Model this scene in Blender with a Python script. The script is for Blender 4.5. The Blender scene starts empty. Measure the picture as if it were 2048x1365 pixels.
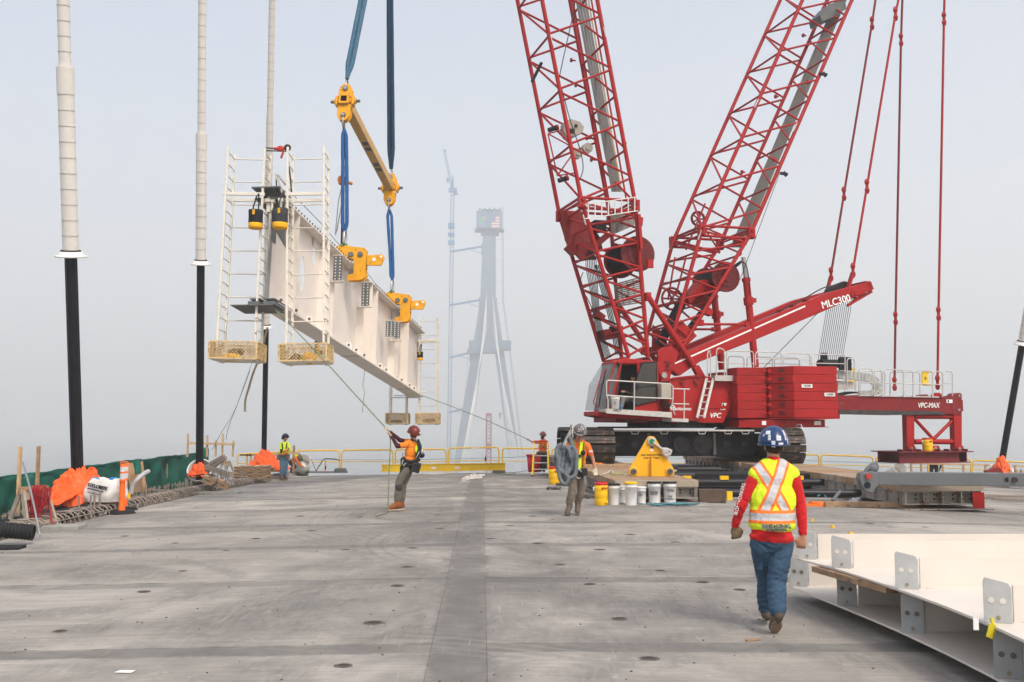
import bpy, math, random
from math import sin, cos, tan, pi, radians, atan2, sqrt, exp
from mathutils import Vector, Matrix, noise as mnoise
V = Vector
R = random.Random(7)
sc = bpy.context.scene
COL = sc.collection
# ------------------------------------------------------------------ camera, world, sun
F = 2000.0                                  # focal length in pixels of the 2048 wide photograph
HOR = 850.0
TH = math.atan((HOR - 682.5) / F)
CAMZ = 1.78
cam_d = bpy.data.cameras.new('camera'); cam = bpy.data.objects.new('camera', cam_d); COL.objects.link(cam)
cam_d.sensor_width = 36; cam_d.lens = F / 2048 * 36; cam_d.clip_end = 20000; cam_d.clip_start = .05
cam.location = (0, 0, CAMZ); cam.rotation_euler = (pi/2 + TH, 0, 0)
sc.camera = cam
w = bpy.data.worlds.new('World'); sc.world = w; w.use_nodes = True
nt = w.node_tree; bg = nt.nodes['Background']; sky = nt.nodes.new('ShaderNodeTexSky')
sky.sky_type = 'NISHITA'; sky.sun_disc = False
SUN_EL, SUN_AZ = radians(48), radians(150)      # azimuth clockwise from +y
sky.sun_elevation = SUN_EL; sky.sun_rotation = SUN_AZ
sky.air_density = 1.0; sky.dust_density = 4.5; sky.ozone_density = 0.8
nt.links.new(sky.outputs[0], bg.inputs[0]); bg.inputs[1].default_value = 0.15
sl = bpy.data.lights.new('sun', 'SUN'); so = bpy.data.objects.new('sun', sl); COL.objects.link(so)
sl.energy = 2.1; sl.angle = radians(13); sl.color = (1.0, .93, .84)
sd = V((sin(SUN_AZ)*cos(SUN_EL), cos(SUN_AZ)*cos(SUN_EL), sin(SUN_EL)))
so.rotation_euler = sd.to_track_quat('Z', 'Y').to_euler()
so.location = (0, -20, 60)
sc.view_settings.view_transform = 'Standard'; sc.view_settings.look = 'None'
sc.view_settings.gamma = 1; sc.view_settings.use_curve_mapping = False
sc.view_settings.exposure = 0.64
sc.render.engine = 'CYCLES'
sc.cycles.volume_bounces = 4; sc.cycles.max_bounces = 7; sc.cycles.diffuse_bounces = 3
sc.cycles.transparent_max_bounces = 12
sc.cycles.use_denoising = True
HAZE = .0009

# ------------------------------------------------------------------ pixel helpers
def ray(px, py):
    u = (px - 1024) / F; v = (682.5 - py) / F
    return V((u, cos(TH) - v*sin(TH), sin(TH) + v*cos(TH)))
def at(px, py, Y):
    d = ray(px, py); return V((0, 0, CAMZ)) + d * (Y / d.y)
def deckz(X, Y):
    u = X + .03*Y
    return -.0005*max(0, Y - 18)**2 - .03*max(0, u - 8) - .018*max(0, -u - .3)
def G(px, py):
    """where the line of sight through that point of the picture meets the deck"""
    d = ray(px, py); Y = 20.
    for _ in range(60):
        p = V((0, 0, CAMZ)) + d*(Y/d.y)
        h = CAMZ - deckz(p.x, p.y)
        Yn = h / max(1e-4, -(d.z/d.y)); Y = .5*Y + .5*min(Yn, 60)
    p = V((0, 0, CAMZ)) + d*(Y/d.y); p.z = deckz(p.x, p.y); return p
def bx(u, Y): return u - .03*Y

# ------------------------------------------------------------------ mesh building
def frame(d, up=V((0, 0, 1))):
    z = V(d).normalized(); x = V(up).cross(z)
    if x.length < 1e-4: x = V((1, 0, 0)).cross(z)
    x.normalize(); y = z.cross(x)
    return Matrix((x, y, z)).transposed()
class MB:
    def __init__(s): s.v = []; s.f = []; s.sm = []; s.mi = []; s.cur = 0
    def add(s, vs, fs, smooth=False):
        b = len(s.v); s.v += [tuple(x) for x in vs]
        for f in fs: s.f.append(tuple(i + b for i in f)); s.sm.append(smooth); s.mi.append(s.cur)
        return s
    def box(s, c, size, rot=None):
        c = V(c); hx, hy, hz = size[0]/2, size[1]/2, size[2]/2
        M_ = rot if rot is not None else Matrix.Identity(3)
        if isinstance(M_, (int, float)): M_ = Matrix.Rotation(M_, 3, 'Z')
        vs = [c + M_ @ V((x*hx, y*hy, z*hz)) for z in (-1, 1) for x, y in ((-1, -1), (1, -1), (1, 1), (-1, 1))]
        return s.add(vs, [(3, 2, 1, 0), (4, 5, 6, 7), (0, 1, 5, 4), (1, 2, 6, 5), (2, 3, 7, 6), (3, 0, 4, 7)])
    def bb(s, a, b):
        a, b = V(a), V(b); return s.box((a + b)/2, [abs(x) for x in (b - a)])
    def beam(s, p, q, w_, h_, up=V((0, 0, 1))):
        p, q = V(p), V(q); return s.box((p + q)/2, (w_, h_, (q - p).length), frame(q - p, up))
    def tube(s, p, q, r, r2=None, n=10, caps=True):
        p, q = V(p), V(q); r2 = r if r2 is None else r2; M_ = frame(q - p)
        vs = []
        for c, rr in ((p, r), (q, r2)):
            for i in range(n):
                a = 2*pi*i/n; vs.append(c + M_ @ V((cos(a)*rr, sin(a)*rr, 0)))
        s.add(vs, [(i, (i+1) % n, n + (i+1) % n, n + i) for i in range(n)], True)
        if caps: s.add(vs, [tuple(range(n))[::-1], tuple(range(n, 2*n))])
        return s
    def path(s, pts, r, n=6, closed=False, caps=True, rr=None):
        pts = [V(p) for p in pts]; m = len(pts); vs = []
        prev = None
        for k, p in enumerate(pts):
            a = pts[(k-1) % m] if (closed or k) else p; b = pts[(k+1) % m] if (closed or k < m-1) else p
            t = (b - a)
            t = t.normalized() if t.length > 1e-9 else V((0, 0, 1))
            if prev is None:
                M_ = frame(t); x = M_.col[0].copy()
            else:
                x = prev - t*prev.dot(t)
                x = x.normalized() if x.length > 1e-6 else frame(t).col[0].copy()
            prev = x; y = t.cross(x); q = rr[k] if rr else r
            for i in range(n):
                a_ = 2*pi*i/n; vs.append(p + x*(cos(a_)*q) + y*(sin(a_)*q))
        fs = []
        for k in range(m if closed else m-1):
            k2 = (k+1) % m
            fs += [(k*n+i, k*n+(i+1) % n, k2*n+(i+1) % n, k2*n+i) for i in range(n)]
        s.add(vs, fs, True)
        if caps and not closed: s.add(vs, [tuple(range(n))[::-1], tuple(range((m-1)*n, m*n))])
        return s
    def lathe(s, prof, n=20, o=(0, 0, 0), M_=None, smooth=True, cap=True):
        o = V(o); M_ = M_ if M_ is not None else Matrix.Identity(3); vs = []
        for r, z in prof:
            for i in range(n):
                a = 2*pi*i/n; vs.append(o + M_ @ V((cos(a)*r, sin(a)*r, z)))
        m = len(prof)
        s.add(vs, [(k*n+i, k*n+(i+1) % n, (k+1)*n+(i+1) % n, (k+1)*n+i) for k in range(m-1) for i in range(n)], smooth)
        if cap: s.add(vs, [tuple(range(n))[::-1], tuple(range((m-1)*n, m*n))])
        return s
    def prism(s, poly, ext):
        """closed polygon of 3D points swept by the vector ext"""
        ext = V(ext); a = [V(p) for p in poly]; n = len(a); vs = a + [p + ext for p in a]
        return s.add(vs, [tuple(range(n)), tuple(range(n, 2*n))[::-1]] + [(i, i+n, (i+1) % n + n, (i+1) % n) for i in range(n)])
    def ell(s, c, r3, M_=None, nu=14, nv=9):
        M_ = M_ if M_ is not None else Matrix.Identity(3); c = V(c); vs = []; fs = []
        if not hasattr(r3, '__len__'): r3 = (r3, r3, r3)
        for j in range(nv+1):
            t = pi*j/nv
            for i in range(nu):
                a = 2*pi*i/nu
                vs.append(c + M_ @ V((sin(t)*cos(a)*r3[0], sin(t)*sin(a)*r3[1], cos(t)*r3[2])))
        for j in range(nv):
            for i in range(nu):
                q = (j*nu+i, (j+1)*nu+i, (j+1)*nu+(i+1) % nu, j*nu+(i+1) % nu)
                fs.append(q[1:] if j == 0 else (q[0], q[1], q[3]) if j == nv-1 else q)
        return s.add(vs, fs, True)
    def grid(s, fn, nu, nv, smooth=True):
        vs = [fn(i/nu, j/nv) for j in range(nv+1) for i in range(nu+1)]
        return s.add(vs, [(j*(nu+1)+i, j*(nu+1)+i+1, (j+1)*(nu+1)+i+1, (j+1)*(nu+1)+i) for j in range(nv) for i in range(nu)], smooth)
    def mesh(s, name, mats):
        me = bpy.data.meshes.new(name); me.from_pydata(s.v, [], s.f)
        me.polygons.foreach_set('use_smooth', s.sm); me.polygons.foreach_set('material_index', s.mi)
        for m in (mats if isinstance(mats, (list, tuple)) else [mats]): me.materials.append(m)
        me.update(); return me
def obj(name, mb, mat, parent=None, label=None, kind=None, bev=0, solid=0):
    me = mb if isinstance(mb, bpy.types.Mesh) else mb.mesh(name, mat)
    o = bpy.data.objects.new(name, me); COL.objects.link(o)
    if parent is not None: o.parent = parent
    if label: o['label'] = label
    if kind: o['kind'] = kind
    if solid:
        m = o.modifiers.new('solid', 'SOLIDIFY'); m.thickness = solid; m.offset = 0
    if bev:
        m = o.modifiers.new('bevel', 'BEVEL'); m.width = bev; m.segments = 2; m.limit_method = 'ANGLE'; m.angle_limit = radians(40)
    return o
def split(name, mb, mat, parent, bev=0):
    """every separate piece of the builder becomes a part of its own"""
    par = list(range(len(mb.v)))
    def fd(a):
        while par[a] != a: par[a] = par[par[a]]; a = par[a]
        return a
    for f in mb.f:
        for i in f[1:]: par[fd(i)] = fd(f[0])
    g = {}
    for k, f in enumerate(mb.f): g.setdefault(fd(f[0]), []).append(k)
    out = []
    for ks in g.values():
        q = MB(); idx = {}
        for k in ks:
            for i in mb.f[k]:
                if i not in idx: idx[i] = len(q.v); q.v.append(mb.v[i])
            q.f.append(tuple(idx[i] for i in mb.f[k])); q.sm.append(mb.sm[k]); q.mi.append(mb.mi[k])
        out.append(obj(name, q, mat, parent, bev=bev))
    return out
def tag(o, label, cat, group=None, kind=None):
    o['label'] = label; o['category'] = cat
    if group: o['group'] = group
    if kind: o['kind'] = kind
    return o
def T(name, label, cat, loc=(0, 0, 0), rz=0, group=None):
    o = bpy.data.objects.new(name, None); COL.objects.link(o)
    o.location = loc; o.rotation_euler = (0, 0, rz); o.empty_display_size = .2
    return tag(o, label, cat, group)
def dup(o, loc=None, rz=None, label=None, parent=None):
    c = o.copy(); COL.objects.link(c)
    if parent is not None: c.parent = parent
    if loc is not None: c.location = loc
    if rz is not None: c.rotation_euler = (0, 0, rz)
    if label: c['label'] = label
    for ch in list(o.children): dup(ch, parent=c)
    return c
_cyl = {}
def rod(name, p, q, r, mat, parent, n=8, kind=None):
    """a straight bar: an object of its own that shares one unit cylinder with its likes"""
    key = (mat.name, n, name)
    if key not in _cyl: _cyl[key] = MB().tube((0, 0, 0), (0, 0, 1), 1, n=n).mesh(name, mat)
    o = bpy.data.objects.new(name, _cyl[key]); COL.objects.link(o); o.parent = parent
    p, q = V(p), V(q); o.location = p; o.rotation_mode = 'QUATERNION'
    o.rotation_quaternion = (q - p).to_track_quat('Z', 'Y'); o.scale = (r, r, (q - p).length)
    return o
_bx = {}
def brick(name, c, size, mat, parent, rot=None):
    key = (mat.name, name)
    if key not in _bx: _bx[key] = MB().box((0, 0, 0), (1, 1, 1)).mesh(name, mat)
    o = bpy.data.objects.new(name, _bx[key]); COL.objects.link(o); o.parent = parent
    o.location = c; o.scale = size
    if rot is not None: o.rotation_euler = rot
    return o
def text(name, body, size, origin, xdir, ydir, mat, parent, bold=.0, ext=.002, align='CENTER', shear=0, sx=1):
    c = bpy.data.curves.new(name, 'FONT'); c.body = body; c.size = size; c.extrude = ext
    c.align_x = align; c.align_y = 'CENTER'; c.shear = shear; c.resolution_u = 3
    o = bpy.data.objects.new(name, c); COL.objects.link(o)
    dg = bpy.context.evaluated_depsgraph_get(); me = bpy.data.meshes.new_from_object(o.evaluated_get(dg))
    bpy.data.objects.remove(o); bpy.data.curves.remove(c)
    me.materials.clear(); me.materials.append(mat)
    x = V(xdir).normalized(); y = V(ydir).normalized(); z = x.cross(y)
    if bold:
        vs = [v.co.copy() for v in me.vertices]; fs = [tuple(p.vertices) for p in me.polygons]; q = MB()
        for k, (dx, dy) in enumerate(((0, 0), (-1, 0), (1, 0), (0, 1), (0, -1))): q.add([p + V((dx*size*.022, dy*size*.022, .0004*k)) for p in vs], fs)
        me = q.mesh(name, mat)
    m = Matrix((x*sx, y, z)).transposed().to_4x4(); m.translation = V(origin); me.transform(m)
    return obj(name, me, None, parent)

# ------------------------------------------------------------------ materials
def srgb(r, g, b): return tuple((c/255/12.92 if c/255 <= .04045 else ((c/255+.055)/1.055)**2.4) for c in (r, g, b))
MATS = {}
def M(name, col, rough=.5, metal=0, var=.12, scale=4, c2=None, amt=.0, s2=6, bump=0, bs=60, coat=0, alpha=None, stretch=None, sheen=0, edge=.06):
    if name in MATS: return MATS[name]
    m = bpy.data.materials.new(name); m.use_nodes = True; t = m.node_tree; N = t.nodes; L = t.links
    b = N['Principled BSDF']; tc = N.new('ShaderNodeTexCoord'); src = tc.outputs['Object']
    if stretch:
        mp = N.new('ShaderNodeMapping'); mp.inputs['Scale'].default_value = stretch; L.new(src, mp.inputs[0]); src = mp.outputs[0]
    def nz(s, d=5, r=.6):
        n = N.new('ShaderNodeTexNoise'); n.inputs['Scale'].default_value = s; n.inputs['Detail'].default_value = d
        n.inputs['Roughness'].default_value = r; L.new(src, n.inputs[0]); return n
    n1 = nz(scale); mr = N.new('ShaderNodeMapRange'); L.new(n1.outputs[0], mr.inputs[0])
    mr.inputs[1].default_value = .3; mr.inputs[2].default_value = .7
    mr.inputs[3].default_value = 1 - var; mr.inputs[4].default_value = 1 + var
    mul = N.new('ShaderNodeVectorMath'); mul.operation = 'SCALE'; mul.inputs[0].default_value = col[:3]
    L.new(mr.outputs[0], mul.inputs['Scale']); out = mul.outputs[0]
    if c2 is not None and amt > 0:
        n2 = nz(s2, 8, .65); cr = N.new('ShaderNodeMapRange'); L.new(n2.outputs[0], cr.inputs[0])
        th = .78 - .5*amt
        cr.inputs[1].default_value = th; cr.inputs[2].default_value = th + edge
        mx = N.new('ShaderNodeMix'); mx.data_type = 'RGBA'; L.new(cr.outputs[0], mx.inputs[0]); L.new(out, mx.inputs[6])
        mx.inputs[7].default_value = (*c2[:3], 1); out = mx.outputs[2]
        m['_dirt'] = 1
    L.new(out, b.inputs['Base Color'])
    r2 = N.new('ShaderNodeMapRange'); L.new(n1.outputs[0], r2.inputs[0])
    r2.inputs[3].default_value = max(0.03, rough - .1); r2.inputs[4].default_value = min(1, rough + .12); L.new(r2.outputs[0], b.inputs['Roughness'])
    b.inputs['Metallic'].default_value = metal; b.inputs['Specular IOR Level'].default_value = .3
    if coat: b.inputs['Coat Weight'].default_value = coat; b.inputs['Coat Roughness'].default_value = .15
    if sheen: b.inputs['Sheen Weight'].default_value = sheen
    if bump:
        n3 = nz(bs, 4); bp = N.new('ShaderNodeBump'); bp.inputs['Strength'].default_value = bump; bp.inputs['Distance'].default_value = .02
        L.new(n3.outputs[0], bp.inputs['Height']); L.new(bp.outputs[0], b.inputs['Normal'])
    if alpha is not None: b.inputs['Alpha'].default_value = alpha
    MATS[name] = m; return m
rust = srgb(120, 62, 30)
red = M('crane_red', (.35, .008, .008), .5, var=.14, scale=1.5, c2=(.24, .010, .010), amt=.32, s2=3, edge=.2)
redd = M('crane_red_dusty', (.20, .012, .014), .6, var=.15, scale=3, c2=(.18, .05, .045), amt=.34, s2=4)
galv = M('galvanised_rail', (.56, .55, .52), .45, .35, var=.08)
alu = M('aluminium_plate', (.52, .50, .47), .5, .3, var=.14, scale=5, c2=(.36, .33, .29), amt=.3, s2=7)
black = M('black_steel', (.009, .010, .013), .7, var=.25, scale=5, c2=(.05, .045, .04), amt=.22, s2=7)
rubber = M('black_rubber', (.016, .016, .018), .7, var=.2)
trackm = M('track_steel', (.045, .040, .038), .55, .35, var=.3, scale=9, c2=(.16, .10, .07), amt=.42, s2=6)
rope_m = M('wire_rope', (.035, .033, .032), .6, .4, var=.2)
hoseb = M('black_hose', (.012, .012, .013), .5)
white = M('white_paint', (.74, .72, .68), .45, var=.05, scale=3)
letter = M('white_lettering', (.82, .82, .80), .5, var=.03)
letterk = M('black_lettering', (.02, .02, .02), .6, var=.03)
cream = M('girder_cream_paint', (.80, .73, .66), .5, var=.045, scale=1.3, c2=(.66, .58, .50), amt=.16, s2=1.5, edge=.25)
creamf = M('floor_panel_cream', (.69, .635, .57), .5, var=.05, scale=1.6, c2=(.47, .42, .36), amt=.22, s2=2.2, edge=.2)
greyp = M('grey_primer', (.25, .26, .255), .6, var=.1, scale=6)
dgrey = M('dark_grey_steel', (.14, .15, .15), .55, .2, var=.15, scale=6)
cagem = M('cage_paint', (.74, .70, .61), .55, var=.1, scale=6, c2=rust, amt=.30, s2=6, edge=.04)
basketm = M('basket_rusty_mesh', (.66, .49, .25), .65, var=.2, scale=9, c2=(.36, .17, .05), amt=.48, s2=8)
yel = M('yellow_lifting_gear', (.76, .355, .012), .5, var=.12, scale=5, c2=(.12, .06, .02), amt=.34, s2=9, edge=.03)
yelb = M('yellow_spreader_bar', (.60, .37, .13), .55, var=.18, scale=6, c2=(.15, .10, .06), amt=.3, s2=9, stretch=(1, .4, 1))
yrail = M('yellow_railing_paint', (.80, .52, .03), .5, var=.08)
yelp = M('bright_yellow_paint', (.82, .42, .012), .42, var=.06, c2=(.42, .2, .02), amt=.12, s2=8)
ybeam = M('yellow_beam_paint', (.66, .44, .02), .5, var=.08, scale=2, c2=(.25, .15, .03), amt=.14, s2=5)
wood = M('timber', (.36, .235, .14), .75, var=.25, scale=5, c2=(.17, .115, .08), amt=.42, s2=9, bump=.3, bs=40)
woodn = M('new_timber', (.56, .38, .21), .7, var=.14, scale=6, bump=.2, bs=40)
woodg = M('weathered_timber', (.36, .30, .235), .8, var=.22, scale=7, c2=(.19, .15, .12), amt=.3, s2=7, bump=.3, bs=40)
woodd = M('dark_timber', (.11, .075, .055), .8, var=.3, scale=5, c2=(.22, .16, .12), amt=.3, s2=5, bump=.3, bs=40)
ply = M('plywood', (.50, .30, .17), .75, var=.12, scale=4, c2=(.36, .2, .11), amt=.3, s2=9)
rebar = M('rebar_steel', (.30, .25, .21), .6, .3, var=.25, scale=12, c2=(.11, .075, .055), amt=.35, s2=12)
bluew = M('blue_sling_webbing', (.018, .095, .27), .8, var=.25, scale=14, c2=(.012, .05, .13), amt=.3, s2=12, bump=.5, bs=90)
bluew2 = M('faded_blue_sling', (.06, .15, .23), .85, var=.25, scale=14, c2=(.03, .08, .13), amt=.35, s2=12, bump=.5, bs=90)
greyw = M('blue_grey_sling', (.15, .175, .195), .85, var=.25, scale=12, c2=(.07, .09, .115), amt=.35, s2=14, bump=.6, bs=70)
steel = M('bright_steel', (.42, .41, .40), .35, .8, var=.2)
otarp = M('orange_tarp', (.88, .125, .022), .45, var=.14, scale=3, bump=.35, bs=9)
gnet = M('green_netting', (.012, .12, .085), .8, var=.3, scale=2.2, c2=(.02, .19, .14), amt=.3, s2=1.7, edge=.2, bump=.3, bs=12)
hdpe = M('white_stay_pipe', (.70, .67, .62), .4, var=.05, scale=1, stretch=(1, 1, .2))
hdpew = M('white_flange', (.74, .73, .70), .4, var=.04)
strand = M('black_strand', (.010, .011, .014), .42, var=.15)
orangep = M('orange_plastic', (.88, .15, .015), .45, var=.06)
refl = M('reflective_tape', (.62, .62, .62), .35, .1, var=.06)
bucketw = M('white_plastic', (.78, .78, .77), .4, var=.04, c2=(.6, .58, .54), amt=.14, s2=9, edge=.2)
ycool = M('yellow_plastic', (.84, .50, .01), .42, var=.05)
redlid = M('red_plastic', (.50, .018, .022), .45, var=.08)
ropeg = M('green_rope', (.17, .22, .13), .85, var=.3, scale=60)
ropeb = M('beige_strap', (.36, .29, .20), .85, var=.2, scale=40)
ropeblue = M('teal_rope', (.08, .22, .26), .8, var=.3, scale=30)
redrope = M('red_rope', (.36, .022, .03), .8, var=.3, scale=30)
concg = M('concrete_block', (.30, .295, .265), .9, var=.18, scale=6, bump=.4, bs=30)
# ------------------------------------------------------------------ water, haze
def struct(name, mb, mat, parent=None, label=None):
    o = obj(name, mb, mat, parent)
    if parent is None:
        o['kind'] = 'structure'
        if label: o['label'] = label
    return o
wm = M('river', (.10, .115, .12), .25, var=.2, scale=.02, bump=.4, bs=.15)
wat = MB(); wat.add([(-4200, -700, -46), (4200, -700, -46), (4200, 5200, -46), (-4200, 5200, -46)], [(0, 1, 2, 3)])
struct('river_water', wat, wm)
hz = bpy.data.materials.new('haze_air'); hz.use_nodes = True; t_ = hz.node_tree
t_.nodes.remove(t_.nodes['Principled BSDF']); pv = t_.nodes.new('ShaderNodeVolumePrincipled')
pv.inputs['Color'].default_value = (.948,.960,.951,1); pv.inputs['Density'].default_value = HAZE; pv.inputs['Anisotropy'].default_value = .2
t_.links.new(pv.outputs[0], t_.nodes['Material Output'].inputs['Volume'])
hb = MB().bb((-4300, -800, -48), (4300, 5300, 600)); h_ = obj('haze', hb, hz, kind='stuff')

# ------------------------------------------------------------------ bridge deck of cast panels
rows = [-6, -2.1, 1.2, 4.7, 8.2, 11.7, 15.1, 18.5, 22.1, 25.7, 29.3, 33.0, 36.7, 40.6, 45.3]
def deck_material():
    m = bpy.data.materials.new('deck_concrete'); m.use_nodes = True; t = m.node_tree; N = t.nodes; L = t.links
    b = N['Principled BSDF']; tc = N.new('ShaderNodeTexCoord'); oi = N.new('ShaderNodeObjectInfo')
    def mp(scale, rot=0):
        q = N.new('ShaderNodeMapping'); q.inputs['Scale'].default_value = scale; q.inputs['Rotation'].default_value = (0, 0, rot)
        L.new(tc.outputs['Object'], q.inputs[0]); return q.outputs[0]
    def nz(src, s, d=6, r=.6, dist=0):
        n = N.new('ShaderNodeTexNoise'); n.inputs['Scale'].default_value = s; n.inputs['Detail'].default_value = d
        n.inputs['Roughness'].default_value = r; n.inputs['Distortion'].default_value = dist; L.new(src, n.inputs[0]); return n.outputs[0]
    def rng(x, a, b_, c, d):
        n = N.new('ShaderNodeMapRange'); L.new(x, n.inputs[0])
        for i, q in enumerate((a, b_, c, d)): n.inputs[i+1].default_value = q
        return n.outputs[0]
    def mix(f, a, c):
        n = N.new('ShaderNodeMix'); n.data_type = 'RGBA'; L.new(f, n.inputs[0])
        if isinstance(a, tuple): n.inputs[6].default_value = (*a, 1)
        else: L.new(a, n.inputs[6])
        if isinstance(c, tuple): n.inputs[7].default_value = (*c, 1)
        else: L.new(c, n.inputs[7])
        return n.outputs[2]
    def mul(a, c):
        n = N.new('ShaderNodeMath'); n.operation = 'MULTIPLY'; L.new(a, n.inputs[0])
        if isinstance(c, float): n.inputs[1].default_value = c
        else: L.new(c, n.inputs[1])
        return n.outputs[0]
    base = mix(rng(nz(mp((.22, .5, 1)), 1.0, 7, .62, .4), .32, .68, 0, 1), (.315, .29, .255), (.515, .478, .425))
    # streaks of the broom finish, across the bridge
    st = nz(mp((.8, 22, 1), .02), 1.0, 5, .7)
    base = mix(mul(rng(st, .35, .75, 0, 1), .46), base, (.17, .155, .14))
    st2 = nz(mp((1.4, 5.5, 1), .05), 1.0, 6, .7, .6)
    base = mix(mul(rng(st2, .45, .75, 0, 1), .26), base, (.19, .175, .16))
    # grey swirls left by tyres
    sw = nz(mp((.35, .28, 1), .5), 1.0, 4, .55, 2.2)
    rub = nz(mp((7, 1.5, 1), .35), 1.0, 5, .7, 1.5)
    base = mix(mul(rng(sw, .42, .62, 0, .8), rng(rub, .3, .75, .25, 1)), base, (.125, .12, .118))
    # fine speckle and grit
    sp = nz(mp((1, 1.6, 1)), 38, 3, .7); base = mix(rng(sp, .66, .72, 0, .6), base, (.09, .08, .07))
    sp2 = nz(mp((1, 1, 1)), 9, 5, .7); base = mix(rng(sp2, .58, .74, 0, .45), base, (.62, .60, .55))
    sx = N.new('ShaderNodeSeparateXYZ'); L.new(tc.outputs['Object'], sx.inputs[0])
    def mth(op, a, c):
        n = N.new('ShaderNodeMath'); n.operation = op
        for i, q in enumerate((a, c)):
            if isinstance(q, (int, float)): n.inputs[i].default_value = q
            else: L.new(q, n.inputs[i])
        return n.outputs[0]
    wv = nz(mp((1.0, 1.0, 1)), 2.2, 7, .72); rag = mth('MULTIPLY', mth('SUBTRACT', wv, .5), .34); Y_ = sx.outputs[1]; acc = None
    yv = mth('ADD', Y_, rag)
    for r_ in rows[1:-1]:
        k = rng(mth('ABSOLUTE', mth('SUBTRACT', yv, r_), 0), .135, .20, 1, 0); acc = k if acc is None else mth('MAXIMUM', acc, k)
    rag2 = mth('MULTIPLY', mth('SUBTRACT', nz(mp((1.2, .8, 1)), 3.2, 8, .75), .5), .75)
    uu = mth('ADD', mth('ADD', sx.outputs[0], mth('MULTIPLY', Y_, .03)), rag2)
    ks = rng(mth('ABSOLUTE', mth('ADD', uu, .18), 0), .18, .29, 1, 0); acc = mth('MAXIMUM', acc, ks)
    gcol = mix(rng(nz(mp((2.5, 2.5, 1)), 1.2, 6, .65), .35, .65, 0, 1), (.165, .157, .146), (.27, .256, .235))
    gcol = mix(mul(rng(st, .35, .75, 0, 1), .22), gcol, (.12, .115, .11))
    base = mix(mul(acc, .85), base, gcol)
    dk = rng(mth('ABSOLUTE', uu, 0), .3, 4.2, .85, 0); base = mix(mth('MULTIPLY', dk, rng(nz(mp((.8, .5, 1), .4), 1.2, 6, .65, .6), .38, .62, 0, 1)), base, (.16, .152, .145))
    def arc(cx, cy, r0, r1, fr, amt, col):
        nonlocal base
        dx = mth('SUBTRACT', sx.outputs[0], cx); dy = mth('SUBTRACT', Y_, cy); d = mth('SQRT', mth('ADD', mth('MULTIPLY', dx, dx), mth('MULTIPLY', dy, dy)), 0)
        ln = rng(mth('SINE', mth('MULTIPLY', mth('ADD', d, mth('MULTIPLY', rag, .06)), fr), 0), .1, .9, 0, 1)
        k = mth('MULTIPLY', rng(mth('ABSOLUTE', mth('SUBTRACT', d, (r0+r1)/2), 0), (r1-r0)/2-.25, (r1-r0)/2, 1, 0), ln)
        k = mth('MULTIPLY', k, rng(nz(mp((.5, .5, 1), cx), 1.0, 4, .6, .5), .42, .62, 0, amt)); base = mix(k, base, col)
    arc(4.5, 21, 7.2, 9.4, 26, .3, (.12, .115, .11)); arc(3.5, 16, 5.2, 6.1, 31, .25, (.12, .115, .11)); arc(-9, 24, 6.5, 7.6, 24, .25, (.13, .125, .12)); arc(9, 12, 5.5, 6.6, 22, .25, (.14, .135, .13)); arc(-3, 2, 6.3, 7.3, 36, .15, (.5, .48, .44))
    scr = nz(mp((26, .9, 1), .75), 1.0, 3, .6); base = mix(rng(scr, .66, .74, 0, .4), base, (.52, .5, .46))
    # tone of each panel
    vm = N.new('ShaderNodeVectorMath'); vm.operation = 'SCALE'; L.new(base, vm.inputs[0]); L.new(rng(oi.outputs['Random'], 0, 1, .9, 1.07), vm.inputs['Scale'])
    L.new(vm.outputs[0], b.inputs['Base Color']); b.inputs['Roughness'].default_value = .88
    b.inputs['Specular IOR Level'].default_value = .25
    bp = N.new('ShaderNodeBump'); bp.inputs['Strength'].default_value = .45; bp.inputs['Distance'].default_value = .012
    L.new(nz(mp((2.2, 9, 1)), 4, 8, .75), bp.inputs['Height']); L.new(bp.outputs[0], b.inputs['Normal'])
    return m
dm = deck_material()
dstrip = M('grout_strip', (.27, .25, .23), .9, var=.3, scale=1.5, c2=(.38, .35, .32), amt=.55, s2=2.5, edge=.25, bump=.3, bs=25)
dunder = M('joint_mortar', (.115, .105, .098), .95, var=.4, scale=5, c2=(.05, .045, .04), amt=.5, s2=6)  # dark grey mortar seen in the joints
deck = bpy.data.objects.new('bridge_deck', None); COL.objects.link(deck); deck['kind'] = 'structure'
YE = 45.3; U0, U1 = -8.0, 19.2; JW = .165
cols = [(U0, -.40), (.04, 9.2), (9.2, U1)]
def slab(u0, u1, y0, y1, top=0., g=.032, nu=None):
    nu = nu or max(2, int((u1-u0)/1.5)); nv = max(2, int((y1-y0)/.8)); b = MB()
    jag = [R.uniform(-.004, .004) for _ in range(400)]
    def fn(i, j):
        y = y0+g+(y1-y0-2*g)*j; u = u0+.004+(u1-u0-.008)*i; x = bx(u, y); return V((x, y, deckz(x, y)+top))
    b.grid(fn, nu, nv)
    e = [fn(i/nu, 0) for i in range(nu+1)]; low = [p - V((0, 0, .25)) for p in e]
    b.add(e+low, [(i, i+nu+1, i+nu+2, i+1) for i in range(nu)])
    e = [fn(i/nu, 1) for i in range(nu+1)]; low = [p - V((0, 0, .25)) for p in e]
    b.add(e+low, [(i+1, i+nu+2, i+nu+1, i) for i in range(nu)])
    for s_ in (0, 1):
        e = [fn(s_, j/nv) for j in range(nv+1)]; low = [p - V((0, 0, .25)) for p in e]
        b.add(e+low, [(i, i+1, i+nv+2, i+nv+1) if s_ == 0 else (i+1, i, i+nv+1, i+nv+2) for i in range(nv)])
    return b
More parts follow.
